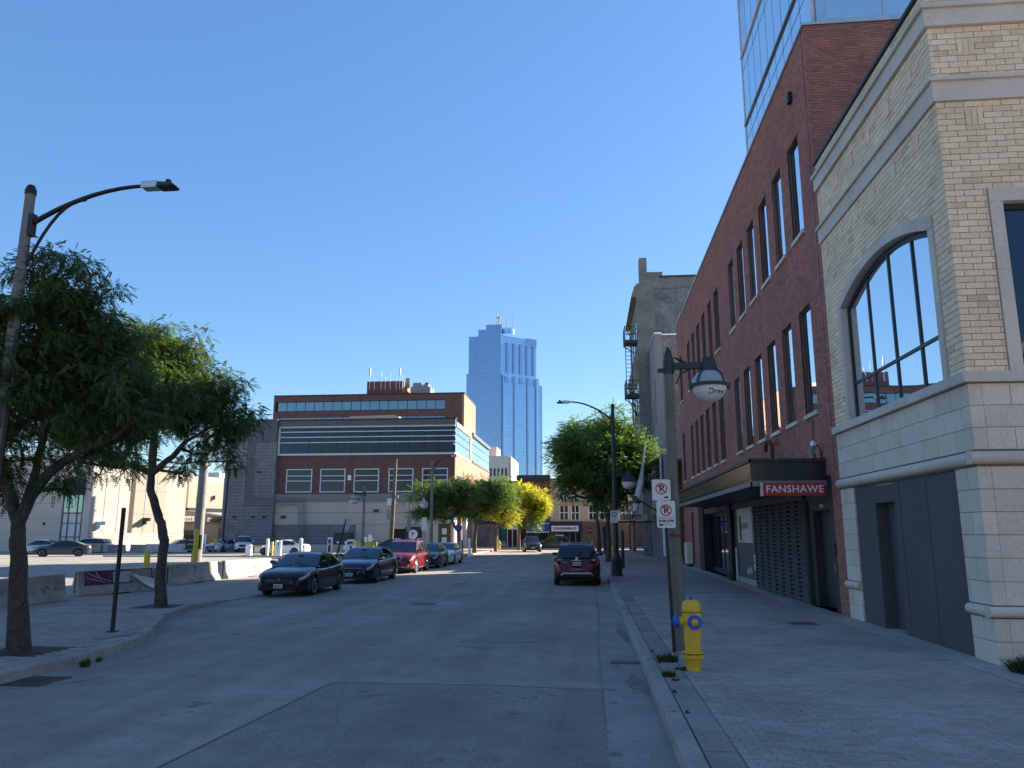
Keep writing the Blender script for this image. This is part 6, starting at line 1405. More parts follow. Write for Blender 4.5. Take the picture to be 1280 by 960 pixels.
# no-parking signs on their own steel post
sp_ = thing('no_parking_sign', 'pair of no parking signs on a black post in front of the lamp post', 'sign', (1.35, 13.38, .13))
obj('post', MB().extrude([(-.028 + 1.34, 13.36), (1.34 + .028, 13.36), (1.34 + .022, 13.385), (1.34 - .022, 13.385)], 'Z', .1, 2.98) if False else MB().add(
    [(1.33, 13.36, .1), (1.385, 13.36, .1), (1.385, 13.39, .1), (1.33, 13.39, .1), (1.25, 13.36, 2.95), (1.30, 13.36, 2.95), (1.30, 13.39, 2.95), (1.25, 13.39, 2.95)],
    [(0, 3, 2, 1), (4, 5, 6, 7), (0, 1, 5, 4), (1, 2, 6, 5), (2, 3, 7, 6), (3, 0, 4, 7)]), 'black_metal', sp_)
def rrect(x0, x1, z0, z1, r_, y0, y1):
    pts = []
    for cx_, cz_, q0 in ((x1 - r_, z1 - r_, 0), (x0 + r_, z1 - r_, 90), (x0 + r_, z0 + r_, 180), (x1 - r_, z0 + r_, 270)):
        pts += [(cx_ + r_ * math.cos(R(q0 + d_)), cz_ + r_ * math.sin(R(q0 + d_))) for d_ in (0, 30, 60, 90)]
    return MB().extrude(pts, 'Y', y0, y1)
def np_sign(cx_, z0, z1, y, name, lower):
    pn = obj(name, rrect(cx_ - .155, cx_ + .155, z0, z1, .035, y, y + .004), 'sign_white', sp_)
    zc_ = z1 - .155; rr = .098; yy_ = y - .002
    ring = MB(); 
    N_ = 32
    ring.add([(cx_ + r__ * math.cos(2 * math.pi * k / N_), yy_, zc_ + r__ * math.sin(2 * math.pi * k / N_)) for r__ in (rr, rr - .019) for k in range(N_)], [(k, (k + 1) % N_, N_ + (k + 1) % N_, N_ + k) for k in range(N_)])
    obj('ring', ring, 'ink_red', pn)
    text('P', .165, 'black', pn, (cx_ + .005, yy_, zc_), (R(90), 0, 0), 'letter', .0004, .004)
    a_ = rr * .68; w_ = .0085
    obj('slash', MB().add([(cx_ - a_ - w_, yy_ - .0015, zc_ + a_ - w_), (cx_ - a_ + w_, yy_ - .0015, zc_ + a_ + w_), (cx_ + a_ + w_, yy_ - .0015, zc_ - a_ + w_), (cx_ + a_ - w_, yy_ - .0015, zc_ - a_ - w_)], [(0, 1, 2, 3)]), 'ink_red', pn)
    def arrow(ax_, az_, s):
        obj('arrow', MB().add([(ax_ + s * .03, yy_, az_), (ax_ - s * .012, yy_, az_ + .026), (ax_ - s * .012, yy_, az_ - .026), (ax_ - s * .012, yy_, az_ + .011), (ax_ - s * .05, yy_, az_ + .011), (ax_ - s * .05, yy_, az_ - .011), (ax_ - s * .012, yy_, az_ - .011)], [(0, 1, 2), (3, 4, 5, 6)]), 'black', pn)
    for (bx_, bz_) in ((cx_, z1 - .02), (cx_, z0 + .02)): obj('rivet', MB().lathe([(.008, -.002), (.008, .002)], (bx_, y - .001, bz_), 8, 'Y'), 'galv', pn)
    if lower:
        text('LOADING ZONE', .036, 'ink_red', pn, (cx_, yy_, z0 + .165), (R(90), 0, 0), 'lettering', .0004)
        text('8AM-6PM', .062, 'black', pn, (cx_, yy_, z0 + .115), (R(90), 0, 0), 'lettering', .0004, .0015)
        text('MON-SAT', .032, 'black', pn, (cx_ + .02, yy_, z0 + .06), (R(90), 0, 0), 'lettering', .0004); arrow(cx_ - .10, z0 + .05, -1)
    else: arrow(cx_ + .09, z0 + .055, 1)
np_sign(1.235, 2.585, 2.94, 13.32, 'sign_panel', False); np_sign(1.30, 2.13, 2.58, 13.325, 'sign_panel', True)
# left sign post seen edge-on, leaning sign
lpst = thing('black_sign_post', 'thin black post with an edge-on sign on the left sidewalk', 'sign', (-9.4, 15, .13))
obj('post', MB().box(-9.43, -9.37, 14.97, 15.03, .12, 2.55), 'black_metal', lpst); obj('sign_panel', MB().add([(-9.36, 14.98, 2.1), (-9.52, 15.25, 2.1), (-9.52, 15.25, 2.5), (-9.36, 14.98, 2.5), (-9.345, 14.98, 2.1), (-9.505, 15.25, 2.1), (-9.505, 15.25, 2.5), (-9.345, 14.98, 2.5)], [(0, 1, 2, 3), (7, 6, 5, 4), (0, 4, 5, 1), (3, 2, 6, 7), (0, 3, 7, 4), (1, 5, 6, 2)]), 'galv', lpst)
obj('base_plate', MB().box(-9.48, -9.32, 14.9, 15.1, .13, .15), 'rust', lpst)
ls = thing('leaning_sign_post', 'leaning black sign post behind the black sedan', 'sign', (-14.8, 45, 0))
obj('post', MB().tube([(-14.9, 45, 0), (-14.25, 45, 2.85)], .05, 6), 'black_metal', ls); obj('sign_panel', MB().add([(-14.3, 44.9, 2.2), (-14.16, 45.3, 2.2), (-14.05, 45.3, 2.95), (-14.2, 44.9, 2.95)], [(0, 1, 2, 3)]), 'white_trim', ls)
# jersey barriers
def barrier(x, y, rz, L, label, z=0.004):
    t = thing('concrete_barrier', label, 'barrier', (x, y, z), rz, 'concrete barriers along the parking lot')
    prof = [(-.31, 0), (-.31, .07), (-.16, .33), (-.09, .81), (.09, .81), (.16, .33), (.31, .07), (.31, 0)]
    bd_ = local('barrier_body', MB().extrude(prof, 'Y', -L / 2, L / 2), 'barrier', t, 0, .015)
    local('lift_slot', MB().box(-.33, .33, -.35, .35, 0.0, .05), 'black', bd_); local('end_groove', MB().box(-.03, .03, L / 2 - .0, L / 2 + .004, .1, .75).box(-.03, .03, -L / 2 - .004, -L / 2, .1, .75), 'black', bd_)
    return t
barrier(-16.0, 19.9, R(0), 5.6, 'shaded concrete barrier at the left edge behind the forked tree')
b2 = barrier(-16.2, 25.8, R(-20), 3.0, 'concrete barrier with a torn printed banner on its face')
barrier(-16.5, 31.6, R(2), 4.2, 'shaded plain concrete barrier behind the leaning tree')
barrier(-16.2, 36.2, R(-8), 3.9, 'sunlit concrete barrier nearest the black sedan')
barrier(-15.6, 41.0, R(-8), 3.6, 'sunlit concrete barrier partly hidden by the black sedan')
barrier(-14.9, 45.2, R(-8), 3.4, 'sunlit concrete barrier farthest along, behind the navy sedan')
bn = thing('torn_banner', 'dark printed banner tied on the barrier, its white corner folded down', 'banner', (-16.2, 25.8, .004), R(-20))
def bface(y, z, off=.012):            # point on the street-facing slope of barrier 2 (local frame)
    zz = np.interp(z, [.07, .33, .81], [.31, .16, .09]); return (zz + off, y, z)
ys_ = np.linspace(-1.28, .42, 14); zs_ = np.linspace(.34, .78, 6); vs = [bface(y, z, .014 + .008 * math.sin(y * 9 + z * 7)) for y in ys_ for z in zs_]
local('printed_sheet', MB().add(vs, [(i * 6 + k, (i + 1) * 6 + k, (i + 1) * 6 + k + 1, i * 6 + k + 1) for i in range(13) for k in range(5)]), 'banner_dark', bn, 60)
ys_ = np.linspace(-.25, .40, 7); vs = [bface(y, z, .026 + .006 * math.sin(y * 9 + z * 7)) for y in ys_ for z in (.38, .55, .74)]
local('pale_text_area', MB().add(vs, [(i * 3 + k, (i + 1) * 3 + k, (i + 1) * 3 + k + 1, i * 3 + k + 1) for i in range(6) for k in range(2)]), 'banner_pale', bn, 60)
for a_, c_ in (((-1.25, .76), (-.3, .42)), ((-1.25, .6), (-.55, .42)), ((-.9, .78), (-.7, .5))):
    local('white_stroke', MB().tube([bface(a_[0] + (c_[0] - a_[0]) * u, a_[1] + (c_[1] - a_[1]) * u ** .8, .03) for u in np.linspace(0, 1, 6)], .012, 5), 'banner_pale', bn)
local('folded_corner', MB().add([bface(.22, .79, .03), bface(.55, .62, .10), bface(1.30, .44, .14), bface(1.22, .12, .12), bface(.9, .30, .09), bface(1.34, .26, .10)], [(0, 1, 4), (1, 2, 4), (2, 5, 4), (4, 5, 3)]), 'sign_white', bn, 0)
local('strap', MB().tube([bface(-1.3, .78, .03), bface(1.35, .80, .02)], .01, 5).tube([bface(1.3, .8, .02), bface(1.32, .45, .02)], .014, 5), 'black', bn)
# far barrier row and printed covers against the beige wall
for k, (x, y, L) in enumerate(((-51.2, 79.0, 4.6), (-46.6, 79.6, 4.2))):
    barrier(x, y, R(88), L, ('far dark concrete barrier at the foot of the cream wall' if k == 0 else 'far concrete barrier left of the leaning tree trunk'))
cv = thing('printed_cover', 'long printed cover hiding the lower half of the white wagon', 'banner', (-52, 77.6, 0)); obj('sheet', MB().box(-54.8, -50.0, 77.5, 77.6, .1, .95), 'banner_pale', cv); obj('print', MB().box(-54.3, -52.9, 77.46, 77.499, .2, .85).box(-51.8, -50.5, 77.46, 77.499, .15, .8), 'banner_dark', cv)
cv = thing('printed_cover', 'printed cover in front of the silver car left of the leaning trunk', 'banner', (-43.5, 78, 0)); obj('sheet', MB().box(-46.0, -42.0, 77.9, 78.0, .1, .9), 'banner_pale', cv)
bnx = thing('litter_bin', 'small cream and black bin at the corner of the beige wall', 'bin', (-50.9, 78, 0)); obj('body', MB().box(-51.3, -50.6, 77.2, 77.9, .1, 1.0), 'beige_panel', bnx); obj('lid', MB().box(-51.35, -50.55, 77.15, 77.95, 1.0, 1.1), 'black', bnx)
# bollards and posts in the lot
def bollard(x, y, h, r_, mat, label, cap=None, name='bollard', group=None):
    t = tag(obj(name, MB().lathe([(r_, 0), (r_, h - r_ * .6), (r_ * .8, h - r_ * .15), (0, h)], (x, y, 0), 14), mat, smooth=40), label, 'bollard', group); return t
bollard(-26.6, 45.3, 1.05, .17, 'bollard_yellow', 'short yellow bollard just behind the bannered barrier')
bollard(-27.8, 53.4, 2.3, .17, 'bollard_yellow', 'tall yellow post between the leaning tree and the wooden pole')
bollard(-43.6, 82.3, 1.45, .2, 'bollard_orange', 'orange bollard just right of the leaning tree trunk'); bollard(-40.5, 82.0, 1.45, .2, 'bollard_orange', 'orange bollard right of the wooden pole')
bollard(-41.4, 81.4, 1.9, .15, 'white', 'white post right beside the wooden pole')
bollard(-28.0, 66.4, 1.55, .13, 'white', 'tall white post in front of the bonnet of the white sedan'); bollard(-27.5, 66.2, 1.3, .10, 'bollard_yellow', 'thin yellow post in front of the white sedan')
bollard(-27.1, 66.2, 1.4, .14, 'white', 'left one of the two touching white posts before the white sedan'); bollard(-26.8, 66.3, 1.38, .13, 'white', 'right one of the two touching white posts before the white sedan')
bollard(-25.0, 66.4, 1.6, .16, 'white_trim', 'white post in front of the rear door of the white sedan')
tm = thing('ticket_machine', 'slim white ticket machine with a black face', 'ticket machine', (-22.4, 66.4, 0)); obj('case', MB().box(-22.6, -22.2, 66.3, 66.6, 0, 1.65), 'white', tm, bevel=.04); obj('face', MB().box(-22.5, -22.3, 66.27, 66.299, .4, 1.5), 'black', tm); obj('screen', MB().box(-22.47, -22.33, 66.25, 66.269, 1.0, 1.15), 'white_trim', tm)
bg_ = thing('barrier_gate', 'parking gate with a white post and yellow arm', 'gate', (-29.9, 66.8, 0)); obj('post', MB().box(-30.1, -29.6, 66.6, 67.0, 0, 1.0), 'white', bg_, bevel=.04); obj('arm', MB().box(-29.599, -28.6, 66.75, 66.85, .8, .95), 'bollard_yellow', bg_)
bg2 = thing('barrier_gate', 'parking gate with a yellow arm showing above the navy sedan', 'gate', (-17.5, 62, 0)); obj('post', MB().box(-17.7, -17.3, 61.8, 62.2, 0, 1.0), 'white', bg2); obj('arm', MB().box(-19.0, -17.0, 61.9, 62.0, 1.0, 1.35), 'bollard_yellow', bg2)
bollard(-20.6, 66, .95, .12, 'white', 'short white post between the ticket machine and the navy sedan', 'x'); bollard(-19.0, 62, 1.05, .08, 'white_trim', 'thin white post above the roof of the navy sedan')
hk = thing('bent_pipe_post', 'white hooked pipe post left of the globe lamp in the lot', 'post', (-18.9, 60, 0)); obj('pipe', MB().tube([(-18.9, 60, 0), (-18.9, 60, 1.35), (-18.8, 60, 1.45), (-18.3, 60, 1.45), (-18.2, 60, 1.35), (-18.2, 60, .3)], .09, 8), 'white', hk, 50)
mb_ = thing('meter_box', 'white meter boxes on a post beside the globe lamp base', 'cabinet', (-18.4, 61, 0)); obj('box', MB().box(-18.8, -18.4, 63.9, 64.1, .6, 1.7).box(-18.3, -18.0, 63.9, 64.1, .6, 1.9), 'white', mb_); obj('post', MB().box(-18.6, -18.4, 63.9, 64.0, 0, .6), 'galv', mb_)
en = thing('dark_utility_box', 'dark green utility cabinet against the block wall', 'cabinet', (-27.6, 87, 0)); obj('case', MB().box(-28.6, -26.7, 86, 87.4, 0, 2.1), 'lamp_green', en); obj('label', MB().box(-28.2, -28.0, 85.95, 85.999, .9, 1.1).box(-27.3, -27.1, 85.95, 85.999, .9, 1.1), 'white', en)
tag(obj('low_wall', MB().box(-37, -14.5, 85.0, 85.4, 0, .75), 'concrete'), 'low concrete wall in front of the tan ground floor', 'wall')
tag(obj('lot_kerb', MB().box(-42, -17, 64.6, 64.9, 0, .14), 'beige_light'), 'pale concrete kerb island in front of the white posts', 'kerb')
# wooden utility poles
up1 = thing('utility_pole', 'tall grey wooden pole rising into the tree with a black box on it', 'utility pole', (-28.0, 53.4, 0))
obj('pole', MB().tube([(-28.1, 54.2, 0), (-28.0, 54.2, 11)], [.36, .30], 12), 'pole_weathered', up1, 50); obj('black_box', MB().box(-28.7, -27.6, 53.6, 53.85, .9, 1.9), 'black_metal', up1)
obj('notice', MB().box(-28.5, -27.8, 53.55, 53.599, 1.5, 1.6).box(-28.5, -27.8, 53.55, 53.599, 1.2, 1.3), 'galv', up1)
up2 = thing('utility_pole', 'bare wooden pole in front of the tan wall behind the red SUV', 'utility pole', (-21.0, 82, 0))
obj('pole', MB().tube([(-21.0, 82, 0), (-20.7, 82, 9.9)], [.24, .17], 10), 'wood_pole', up2, 50); obj('metal_box', MB().box(-21.5, -21.2, 81.8, 82, 3.4, 4.5), 'galv', up2); obj('bracket', MB().box(-20.7, -20.3, 81.8, 82, 5.7, 6.0), 'galv', up2)
lk = thing('lot_light_pole', 'slim black light pole beside the white SUV', 'street lamp', (-40.6, 84, 0)); obj('pole', MB().tube([(-40.4, 83.4, 0), (-40.2, 83.4, 9.0)], .12, 8), 'black_metal', lk); obj('lamp_head', MB().box(-40.7, -39.6, 83.2, 83.6, 8.95, 9.15), 'black_metal', lk)
# signs near the left trees
def post_sign(x, y, zb_, zt2, w_, mat, label, panel_mat='sign_white', postr=.04, backwards=False):
    t = thing('street_sign', label, 'sign', (x, y, .1)); obj('post', MB().tube([(x, y, 0), (x, y, zb_)], postr, 6), 'galv', t); obj('panel', MB().box(x - w_ / 2, x + w_ / 2, y - .05, y - .03, zb_, zt2), panel_mat, t); return t
post_sign(-13.6, 64, 2.2, 3.3, .45, '', 'white sign on a post right of the tall lamp post'); post_sign(-16.3, 70, 2.2, 3.6, .35, '', 'grey sign post left of the tall lamp post', 'galv')
t = thing('blue_round_sign', 'blue round sign on a white post by the tree trunks', 'sign', (-10.4, 62.5, .13)); obj('post', MB().tube([(-10.25, 62.5, .1), (-10.25, 62.5, 2.6)], .05, 8), 'white', t); obj('disc', MB().lathe([(0, -.02), (.3, -.02), (.3, .02), (0, .02)], (-10.45, 62.45, 2.45), 16, 'Y'), 'blue_sign', t)
bollard(-10.1, 66, 1.6, .12, 'white', 'white post on the left sidewalk beyond the white parked sedan')
t = thing('notice_board', 'dark red notice board with two white papers behind the white parked sedan', 'sign', (-14.9, 80, .1)); obj('board', MB().box(-15.5, -14.2, 79.9, 80, .6, 3.0), 'brown_wall', t)
for z in (1.0, 1.9): obj('paper', MB().box(-15.1, -14.6, 79.86, 79.899, z, z + .6), 'white', t)
hd2 = thing('fire_hydrant', 'distant yellow fire hydrant between the left trees', 'fire hydrant', (-10.6, 92.4, .12)); obj('barrel', MB().lathe([(.16, .12), (.16, .9), (.12, 1.1), (.0, 1.15)], (-10.6, 92.4, 0), 12), 'hyd_yellow', hd2, 40); obj('nozzle', MB().tube([(-10.85, 92.4, .75), (-10.35, 92.4, .75)], .09, 8), 'hyd_yellow', hd2)
# right side, further on
tag(obj('yellow_bollard', MB().lathe([(.11, .13), (.11, 1.15), (.06, 1.25)], (1.62, 53.8, 0), 12), 'bollard_yellow', smooth=40), 'yellow bollard beside the far right tree trunk', 'bollard')
tag(obj('dark_bollard', MB().lathe([(.09, .13), (.09, 2.1), (.05, 2.2)], (1.85, 44.0, 0), 10), 'black_metal', smooth=40), 'dark post right of the green street lamp', 'post')
ml = thing('market_lofts_sign', 'projecting MARKET LOFTS sign on a black bracket over the right sidewalk', 'sign', (4.7, 58, 2.8))
obj('bracket', MB().box(2.2, 4.7, 57.97, 58.05, 2.78, 2.9), 'black_metal', ml); obj('panel', MB().box(2.3, 4.3, 57.96, 58.06, 2.95, 3.4), 'sign_white', ml)
text('LOFTS', .46, 'black', ml, (3.2, 57.95, 3.17), (R(90), 0, 0), 'lettering', .004, .006); text('MARKET', .46, 'sign_white', ml, (3.2, 58, 3.65), (R(90), 0, 0), 'lettering', .03, .004)
wbn = thing('furled_banner', 'white furled canvas tube slanting up over the right sidewalk', 'banner', (3.3, 52, 3.4))
obj('canvas', MB().tube([(3.05, 52, 3.45), (3.25, 52, 4.3), (3.5, 52, 5.4), (3.6, 52, 6.0), (3.9, 52, 8.2)], [.17, .24, .22, .12, .04], 10), 'white_panel', wbn, 50)
obj('pole', MB().tube([(2.98, 52, 3.1), (4.1, 52, 9.2)], .04, 6), 'black_metal', wbn); obj('strap', MB().lathe([(.24, 0), (.25, .35), (.22, .5)], (3.2, 52, 3.95), 12), 'dark_metal', wbn); obj('bracket', MB().tube([(3.3, 52, 4.2), (4.72, 52, 3.3)], .05, 6), 'black_metal', wbn)
sb = thing('stop_sign', 'red stop sign far down the right kerb', 'sign', (1.0, 84, .13)); obj('post', MB().tube([(.1, 84, .1), (.1, 84, 2.4)], .05, 6), 'galv', sb)
obj('panel', MB().extrude([(.1 + .38 * math.cos(R(22.5 + 45 * k)), 2.3 + .38 * math.sin(R(22.5 + 45 * k))) for k in range(8)], 'Y', 83.93, 83.96), 'sign_red', sb); text('STOP', .25, 'white', sb, (.1, 83.92, 2.3), (R(90), 0, 0), 'lettering', .003)
for o_, x, y, h, lb_ in (('planter_post', 1.5, 70, 2.6, 'dark post on the right sidewalk nearest the far tree'), ('planter_post', 1.5, 76, 2.6, 'second dark post further down the right sidewalk')):
    tag(obj(o_, MB().box(x - .1, x + .1, y - .1, y + .1, .1, h).box(x - .2, x + .2, y - .12, y + .12, h - .8, h), 'frame_dark'), lb_, 'post')

# ================================================================== TREES
def compound_leaves(P, D, l, nlf, w, g_, droop=.5):
    """P,D (n,3): base and direction. Feather-shaped leaves of small leaflets -> V,Q"""
    n = len(P); D = D / np.linalg.norm(D, axis=1, keepdims=True)
    side = np.cross(D, np.array([0, 0, 1.0]) + g_.normal(0, .35, (n, 3))); side /= np.linalg.norm(side, axis=1, keepdims=True) + 1e-9
    Vs = []
    L = l * g_.uniform(.7, 1.25, (n, 1))
    for k in range(nlf):
        t = (k + .6) / nlf
        c = P + D * L * t; c[:, 2] -= (droop * L[:, 0] * t * t)
        for s in (1, -1):
            ll = L * .24 * (1 - .45 * t) ; tip = c + side * s * ll + D * ll * .45; tip[:, 2] -= (ll[:, 0] * .35)
            ww = D * w * L / l; mid = (c + tip) / 2
            Vs += [c, mid - ww, tip, mid + ww]
    m = nlf * 2
    V = np.stack(Vs, 1).reshape(-1, 3); Q = (np.arange(n * m * 4).reshape(-1, 4)); return V, Q
def tree(name, label, base, fork, fork_z_pts, blobs, ncl, leaf, group=None, seed=1, per=40, lsize=.2, nlf=6, lw=.012, trunk_r=.2, bark='bark', clr=.38, minr=.006, mats=None, gap=.0, twig=True, limbs=(), droop=.12):
    g_ = np.random.default_rng(seed); base = np.array(base, float)
    t = thing(name, label, 'tree', tuple(base), 0, group)
    tb_ = MB(); tp_ = [np.array(p, float) for p in fork_z_pts]; r_ = np.linspace(trunk_r, trunk_r * .72, len(tp_))
    pts = [base - np.array([0, 0, .05])] + tp_; rr = [trunk_r * 1.3] + list(r_)
    # smooth knobbly trunk
    fp = []; frr = []
    for (a, b_), (ra_, rb_) in zip(zip(pts, pts[1:]), zip(rr, rr[1:])):
        for u in np.linspace(0, 1, 5)[:-1]: fp.append(a + (b_ - a) * u + g_.normal(0, trunk_r * .04, 3)); frr.append((ra_ + (rb_ - ra_) * u) * (1 + g_.normal(0, .04)))
    fp.append(pts[-1]); frr.append(rr[-1]); tb_.tube(fp, frr, 12, False)
    obj('trunk', tb_, bark, t, 60)
    top = tp_[-1]
    # cluster centres inside the blobs
    C = []; vol = np.array([b_[3] * b_[4] * b_[5] for b_ in blobs]); vol = vol / vol.sum()
    for b_, f in zip(blobs, vol):
        k = max(3, int(ncl * f)); u = g_.normal(size=(k * 3, 3)); u /= np.linalg.norm(u, axis=1, keepdims=True); rad_ = g_.random((k * 3, 1)) ** (1 / 2.2)
        u = u * rad_ * np.array(b_[3:6]) + np.array(b_[:3])
        nz = np.sin(u[:, 0] * 2.3 + seed) + np.sin(u[:, 1] * 2.1 + 1.7 * seed) + np.sin(u[:, 2] * 2.9 + seed * .7)
        u = u[nz > -1.2 - gap][:k]; C.append(u)
    C = np.concatenate(C)
    # greedy skeleton
    N_ = [top]; par = [-1]; fixr = {}
    for lb0 in limbs:
        prev = 0; a = top
        for (x_, y_, z_, r0_) in lb0:
            c = np.array([x_, y_, z_]); st_ = max(2, int(np.linalg.norm(c - a) / .18))
            for s in range(1, st_ + 1):
                N_.append(a + (c - a) * s / st_ + (g_.normal(0, .012, 3) if s < st_ else 0)); par.append(prev); prev = len(N_) - 1; fixr[prev] = r0_
            a = c
    od = np.argsort(np.linalg.norm((C - top) * np.array([1, 1, 1.0]), axis=1)); ends = []
    for i in od:
        c = C[i]; A = np.array(N_); dd_ = np.linalg.norm(A - c, axis=1) + .25 * np.linalg.norm(A - top, axis=1) * .5 + np.where(A[:, 2] > c[2] + .2, .6, 0); j = int(np.argmin(dd_)); a = A[j]
        L_ = np.linalg.norm(c - a); st_ = max(1, int(L_ / .55)); prev = j
        for s in range(1, st_ + 1):
            u = s / st_; p = a + (c - a) * u + np.array([0, 0, -.12 * L_ * math.sin(math.pi * u)]) + (g_.normal(0, .05, 3) if s < st_ else 0); N_.append(p); par.append(prev); prev = len(N_) - 1
        ends.append(prev)
    N_ = np.array(N_); cnt = np.zeros(len(N_)); cnt[ends] = 1
    for i in range(len(N_) - 1, 0, -1): cnt[par[i]] += cnt[i]
    rad_ = np.minimum(trunk_r * .68, minr * np.maximum(cnt, 1) ** .46 * 1.6)
    for k_, v_ in fixr.items(): rad_[k_] = max(rad_[k_] * .6, v_)
    lb_ = MB()
    for i in range(1, len(N_)):
        ns_ = 7 if rad_[i] > .03 else (5 if rad_[i] > .012 else 3)
        lb_.tube([N_[par[i]], N_[i]], [min(rad_[par[i]], rad_[i] * 1.5), rad_[i]], ns_, False)
    # twigs
    P = []; D = []
    for c in C:
        k = per; u = g_.normal(size=(k, 3)); u /= np.linalg.norm(u, axis=1, keepdims=True); u *= (g_.random((k, 1)) ** .5) * np.array([clr, clr, clr * .55]); P.append(c + u); dd_ = u * 1.0 + g_.normal(0, .12, (k, 3)); dd_[:, 2] -= droop * .4; D.append(dd_)
        if twig:
            for q in range(5): lb_.tube([c, c + u[q] * .9], [.006, .003], 3, False)
    o_ = obj('limbs', lb_, bark, t, 60, fix=False); tag(o_, kind='stuff')
    P = np.concatenate(P); D = np.concatenate(D); V, Q = compound_leaves(P, D, lsize, nlf, lw, g_, droop)
    if mats is None: tag(npmesh('crown', V, Q, leaf, t), kind='stuff')
    else:          # two-toned crown: leaves sorted by a rule on their position
        fac = np.repeat(mats[1](P) + g_.normal(0, mats[2], len(P)) > 0, nlf * 2)
        for sel, mt in ((fac, mats[0]), (~fac, leaf)):
            q_ = Q[sel]; v_ = V[q_.ravel()]; tag(npmesh('crown', v_, np.arange(len(v_)).reshape(-1, 4), mt, t), kind='stuff')
    return t
# forked honey locust, left foreground
tree('locust_tree', 'near honey locust with a thick forked trunk at the left edge', (-9.35, 12.4, .13), None,
     [(-9.46, 12.4, .8), (-9.55, 12.42, 1.5), (-9.62, 12.4, 1.95), (-9.64, 12.4, 2.2)],
     [(-10.3, 12.6, 5.3, 1.8, 1.7, 1.25), (-9.1, 12.7, 4.6, 1.5, 1.6, .95), (-9.5, 12.4, 6.1, 1.0, 1.0, .95), (-7.9, 12.7, 4.25, .9, 1.0, .75), (-9.95, 12.3, 3.2, .9, .8, .6), (-11.5, 12.8, 4.2, 1.3, 1.3, 1.2), (-9.65, 12.4, 7.0, .22, .3, .35), (-8.6, 12.5, 5.6, .95, 1.0, .85), (-8.75, 12.3, 2.85, .25, .3, .28), (-8.3, 12.5, 3.35, .7, .7, .35), (-8.95, 12.4, 6.7, .35, .3, .3)],
     420, 'leaf_near', None, 11, 54, .16, 5, .021, .15, 'bark', .34, .0075, droop=.3,
     limbs=[[(-9.8, 12.4, 2.55, .10), (-9.95, 12.4, 2.9, .09), (-10.15, 12.4, 3.4, .075), (-10.4, 12.5, 4.4, .05)], [(-9.5, 12.4, 2.62, .105), (-9.25, 12.4, 2.98, .09), (-8.92, 12.4, 3.26, .08), (-8.5, 12.4, 3.5, .065), (-8.1, 12.4, 3.62, .05), (-7.6, 12.5, 4.1, .035)],
            [(-9.5, 12.45, 2.9, .08), (-9.42, 12.5, 3.95, .065), (-9.37, 12.5, 4.66, .05), (-9.5, 12.4, 5.6, .035)]])
tree('locust_tree', 'honey locust with a leaning bent trunk beside the left curb', (-11.35, 20.2, .13), None,
     [(-11.44, 20.2, .8), (-11.44, 20.2, 1.45), (-11.42, 20.2, 1.85), (-11.55, 20.2, 2.3), (-11.75, 20.2, 2.75), (-11.93, 20.2, 3.2), (-11.95, 20.2, 3.65)],
     [(-12.6, 20.4, 6.1, 2.0, 1.9, 1.4), (-10.9, 20.2, 5.7, 1.4, 1.5, 1.1), (-13.4, 20.3, 7.0, 1.7, 1.6, 1.15), (-9.75, 20.2, 5.0, .8, .9, .5), (-14.6, 20.4, 5.4, 1.3, 1.3, 1.4), (-11.7, 20.2, 7.3, 1.0, 1.2, .6), (-10.6, 20.3, 4.5, .8, .8, .4), (-13.5, 20.2, 4.6, .9, .8, .5), (-9.9, 20.2, 4.0, .35, .4, .35), (-13.4, 20.2, 3.9, .6, .6, .3), (-10.9, 20.2, 3.75, .35, .4, .2)],
     500, 'leaf_near', None, 23, 54, .20, 5, .027, .135, 'bark', .45, .009, droop=.3,
     limbs=[[(-12.4, 20.2, 3.85, .085), (-13.08, 20.2, 3.95, .065), (-13.7, 20.2, 4.3, .045)], [(-11.65, 20.2, 3.9, .09), (-11.35, 20.2, 4.13, .08), (-11.02, 20.2, 4.55, .065), (-10.3, 20.2, 4.95, .04)], [(-12.0, 20.25, 4.4, .11), (-12.02, 20.3, 5.0, .09), (-12.2, 20.3, 6.0, .06)]])
tree('street_tree', 'large green tree on the right sidewalk beyond the maroon SUV', (1.3, 54, .13), None, [(1.35, 54, 1.5), (1.3, 54, 2.6), (1.4, 54, 3.4)],
     [(1.2, 54, 7.0, 3.6, 3.2, 2.3), (2.6, 54, 7.6, 2.0, 2.2, 1.7), (-.5, 53.8, 7.6, 1.9, 2.2, 1.6), (-.6, 53.6, 5.6, 1.9, 2.0, 1.6), (2.7, 53.5, 5.6, 1.9, 2.0, 1.6), (1, 54, 4.4, 2.0, 1.9, 1.2)],
     330, 'leaf_mid', None, 31, 46, .40, 4, .055, .17, 'bark', .75, .012)
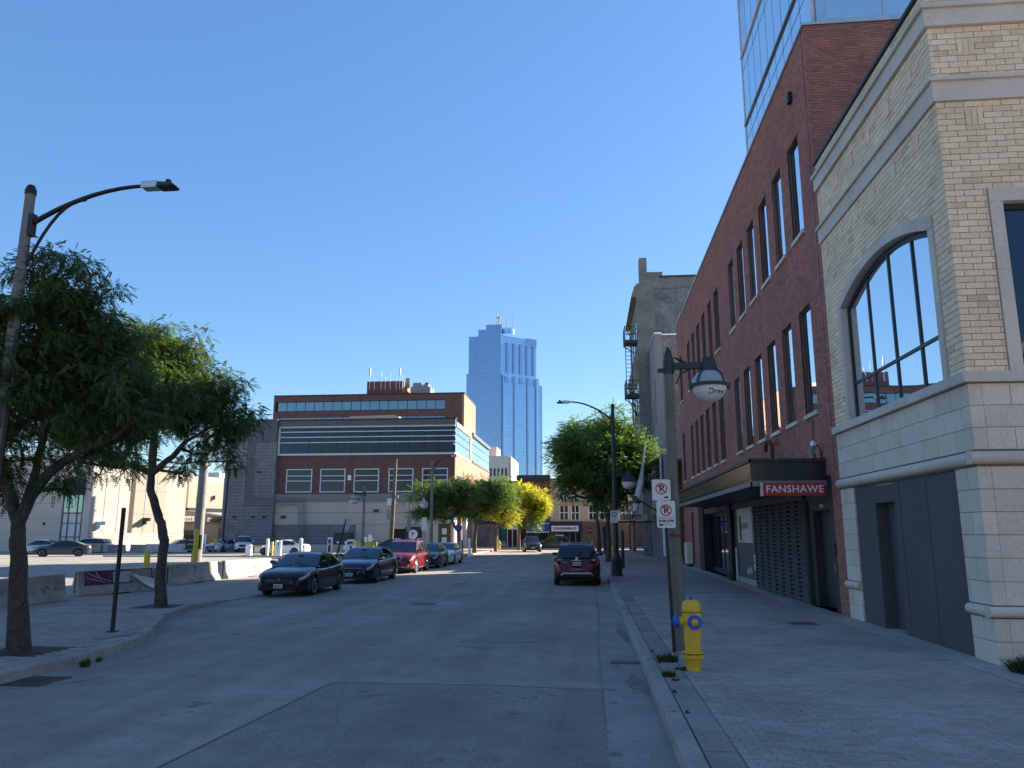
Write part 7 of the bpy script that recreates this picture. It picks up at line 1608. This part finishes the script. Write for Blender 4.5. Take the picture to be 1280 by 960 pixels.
tree('street_tree', 'tall green tree added further down the right sidewalk for a sunlit top above the first', (1.0, 81, .13), None, [(1.0, 81, 1.8), (.9, 81, 3.6), (.9, 81, 5.5)],  # added behind and made tall so a sunlit crown tops the shaded tree
     [(.9, 81, 10.5, 4.4, 3.8, 3.6), (-1.2, 81, 11.0, 2.6, 2.6, 2.8), (2.6, 80.6, 12.4, 2.5, 2.6, 2.6)], 260, 'leaf_mid', None, 37, 40, .62, 4, .085, .2, 'bark', 1.1, .014)
GT = 'trees along the left sidewalk'
tree('street_tree', 'leftmost green tree of the left row, behind the tall lamp post', (-11.4, 70, .13), None, [(-11.5, 70, 1.2), (-11.8, 70, 2.2)],
     [(-13.5, 70.5, 5.0, 2.9, 2.6, 1.9), (-11.4, 70.3, 5.6, 1.8, 2.0, 1.5), (-15.4, 70.5, 3.9, 1.2, 1.2, .7)], 190, 'leaf_mid', GT, 41, 34, .44, 4, .05, .17, 'bark_far', .75, .013)
tree('street_tree', 'green tree in the middle of the left row with a thick trunk', (-11.1, 76, .13), None, [(-11.1, 76, 1.4), (-11.0, 76, 2.4)],
     [(-11.4, 76, 5.4, 2.6, 2.4, 2.1), (-9.6, 76, 5.6, 1.4, 1.6, 1.6)], 140, 'leaf_mid', GT, 43, 34, .46, 4, .055, .19, 'bark_far', .78, .013)
tree('street_tree', 'green tree with some yellow low branches in the left row', (-10.0, 84, .13), None, [(-10.0, 84, 1.5), (-9.9, 84, 2.6)],
     [(-10.2, 84, 6.0, 2.8, 2.4, 2.2), (-9.2, 84, 4.0, 1.9, 1.6, .9)], 150, 'leaf_mid', GT, 47, 34, .48, 4, .06, .17, 'bark_far', .8, .013,
     mats=('leaf_yel', lambda P: 4.5 - P[:, 2], .5))
tree('street_tree', 'bright yellow-leaved tree at the far end of the left row', (-8.1, 91, .13), None, [(-8.1, 91, 1.6), (-8.1, 91, 2.7)],
     [(-7.1, 91, 5.6, 2.4, 2.2, 2.3), (-5.8, 91, 5.0, 1.5, 1.6, 1.6), (-6.8, 91, 3.2, 1.3, 1.3, .6)], 170, 'leaf_mid', GT, 53, 34, .48, 4, .06, .16, 'bark_far', .8, .013,
     mats=('leaf_yel', lambda P: P[:, 2] - 4.4 + .3 * (P[:, 0] + 7), .7))

for o in bpy.data.objects:
    if '_w' in o: del o['_w']
print('objects', len(bpy.data.objects), 'tris', sum(len(m.polygons) for m in bpy.data.meshes) * 2)
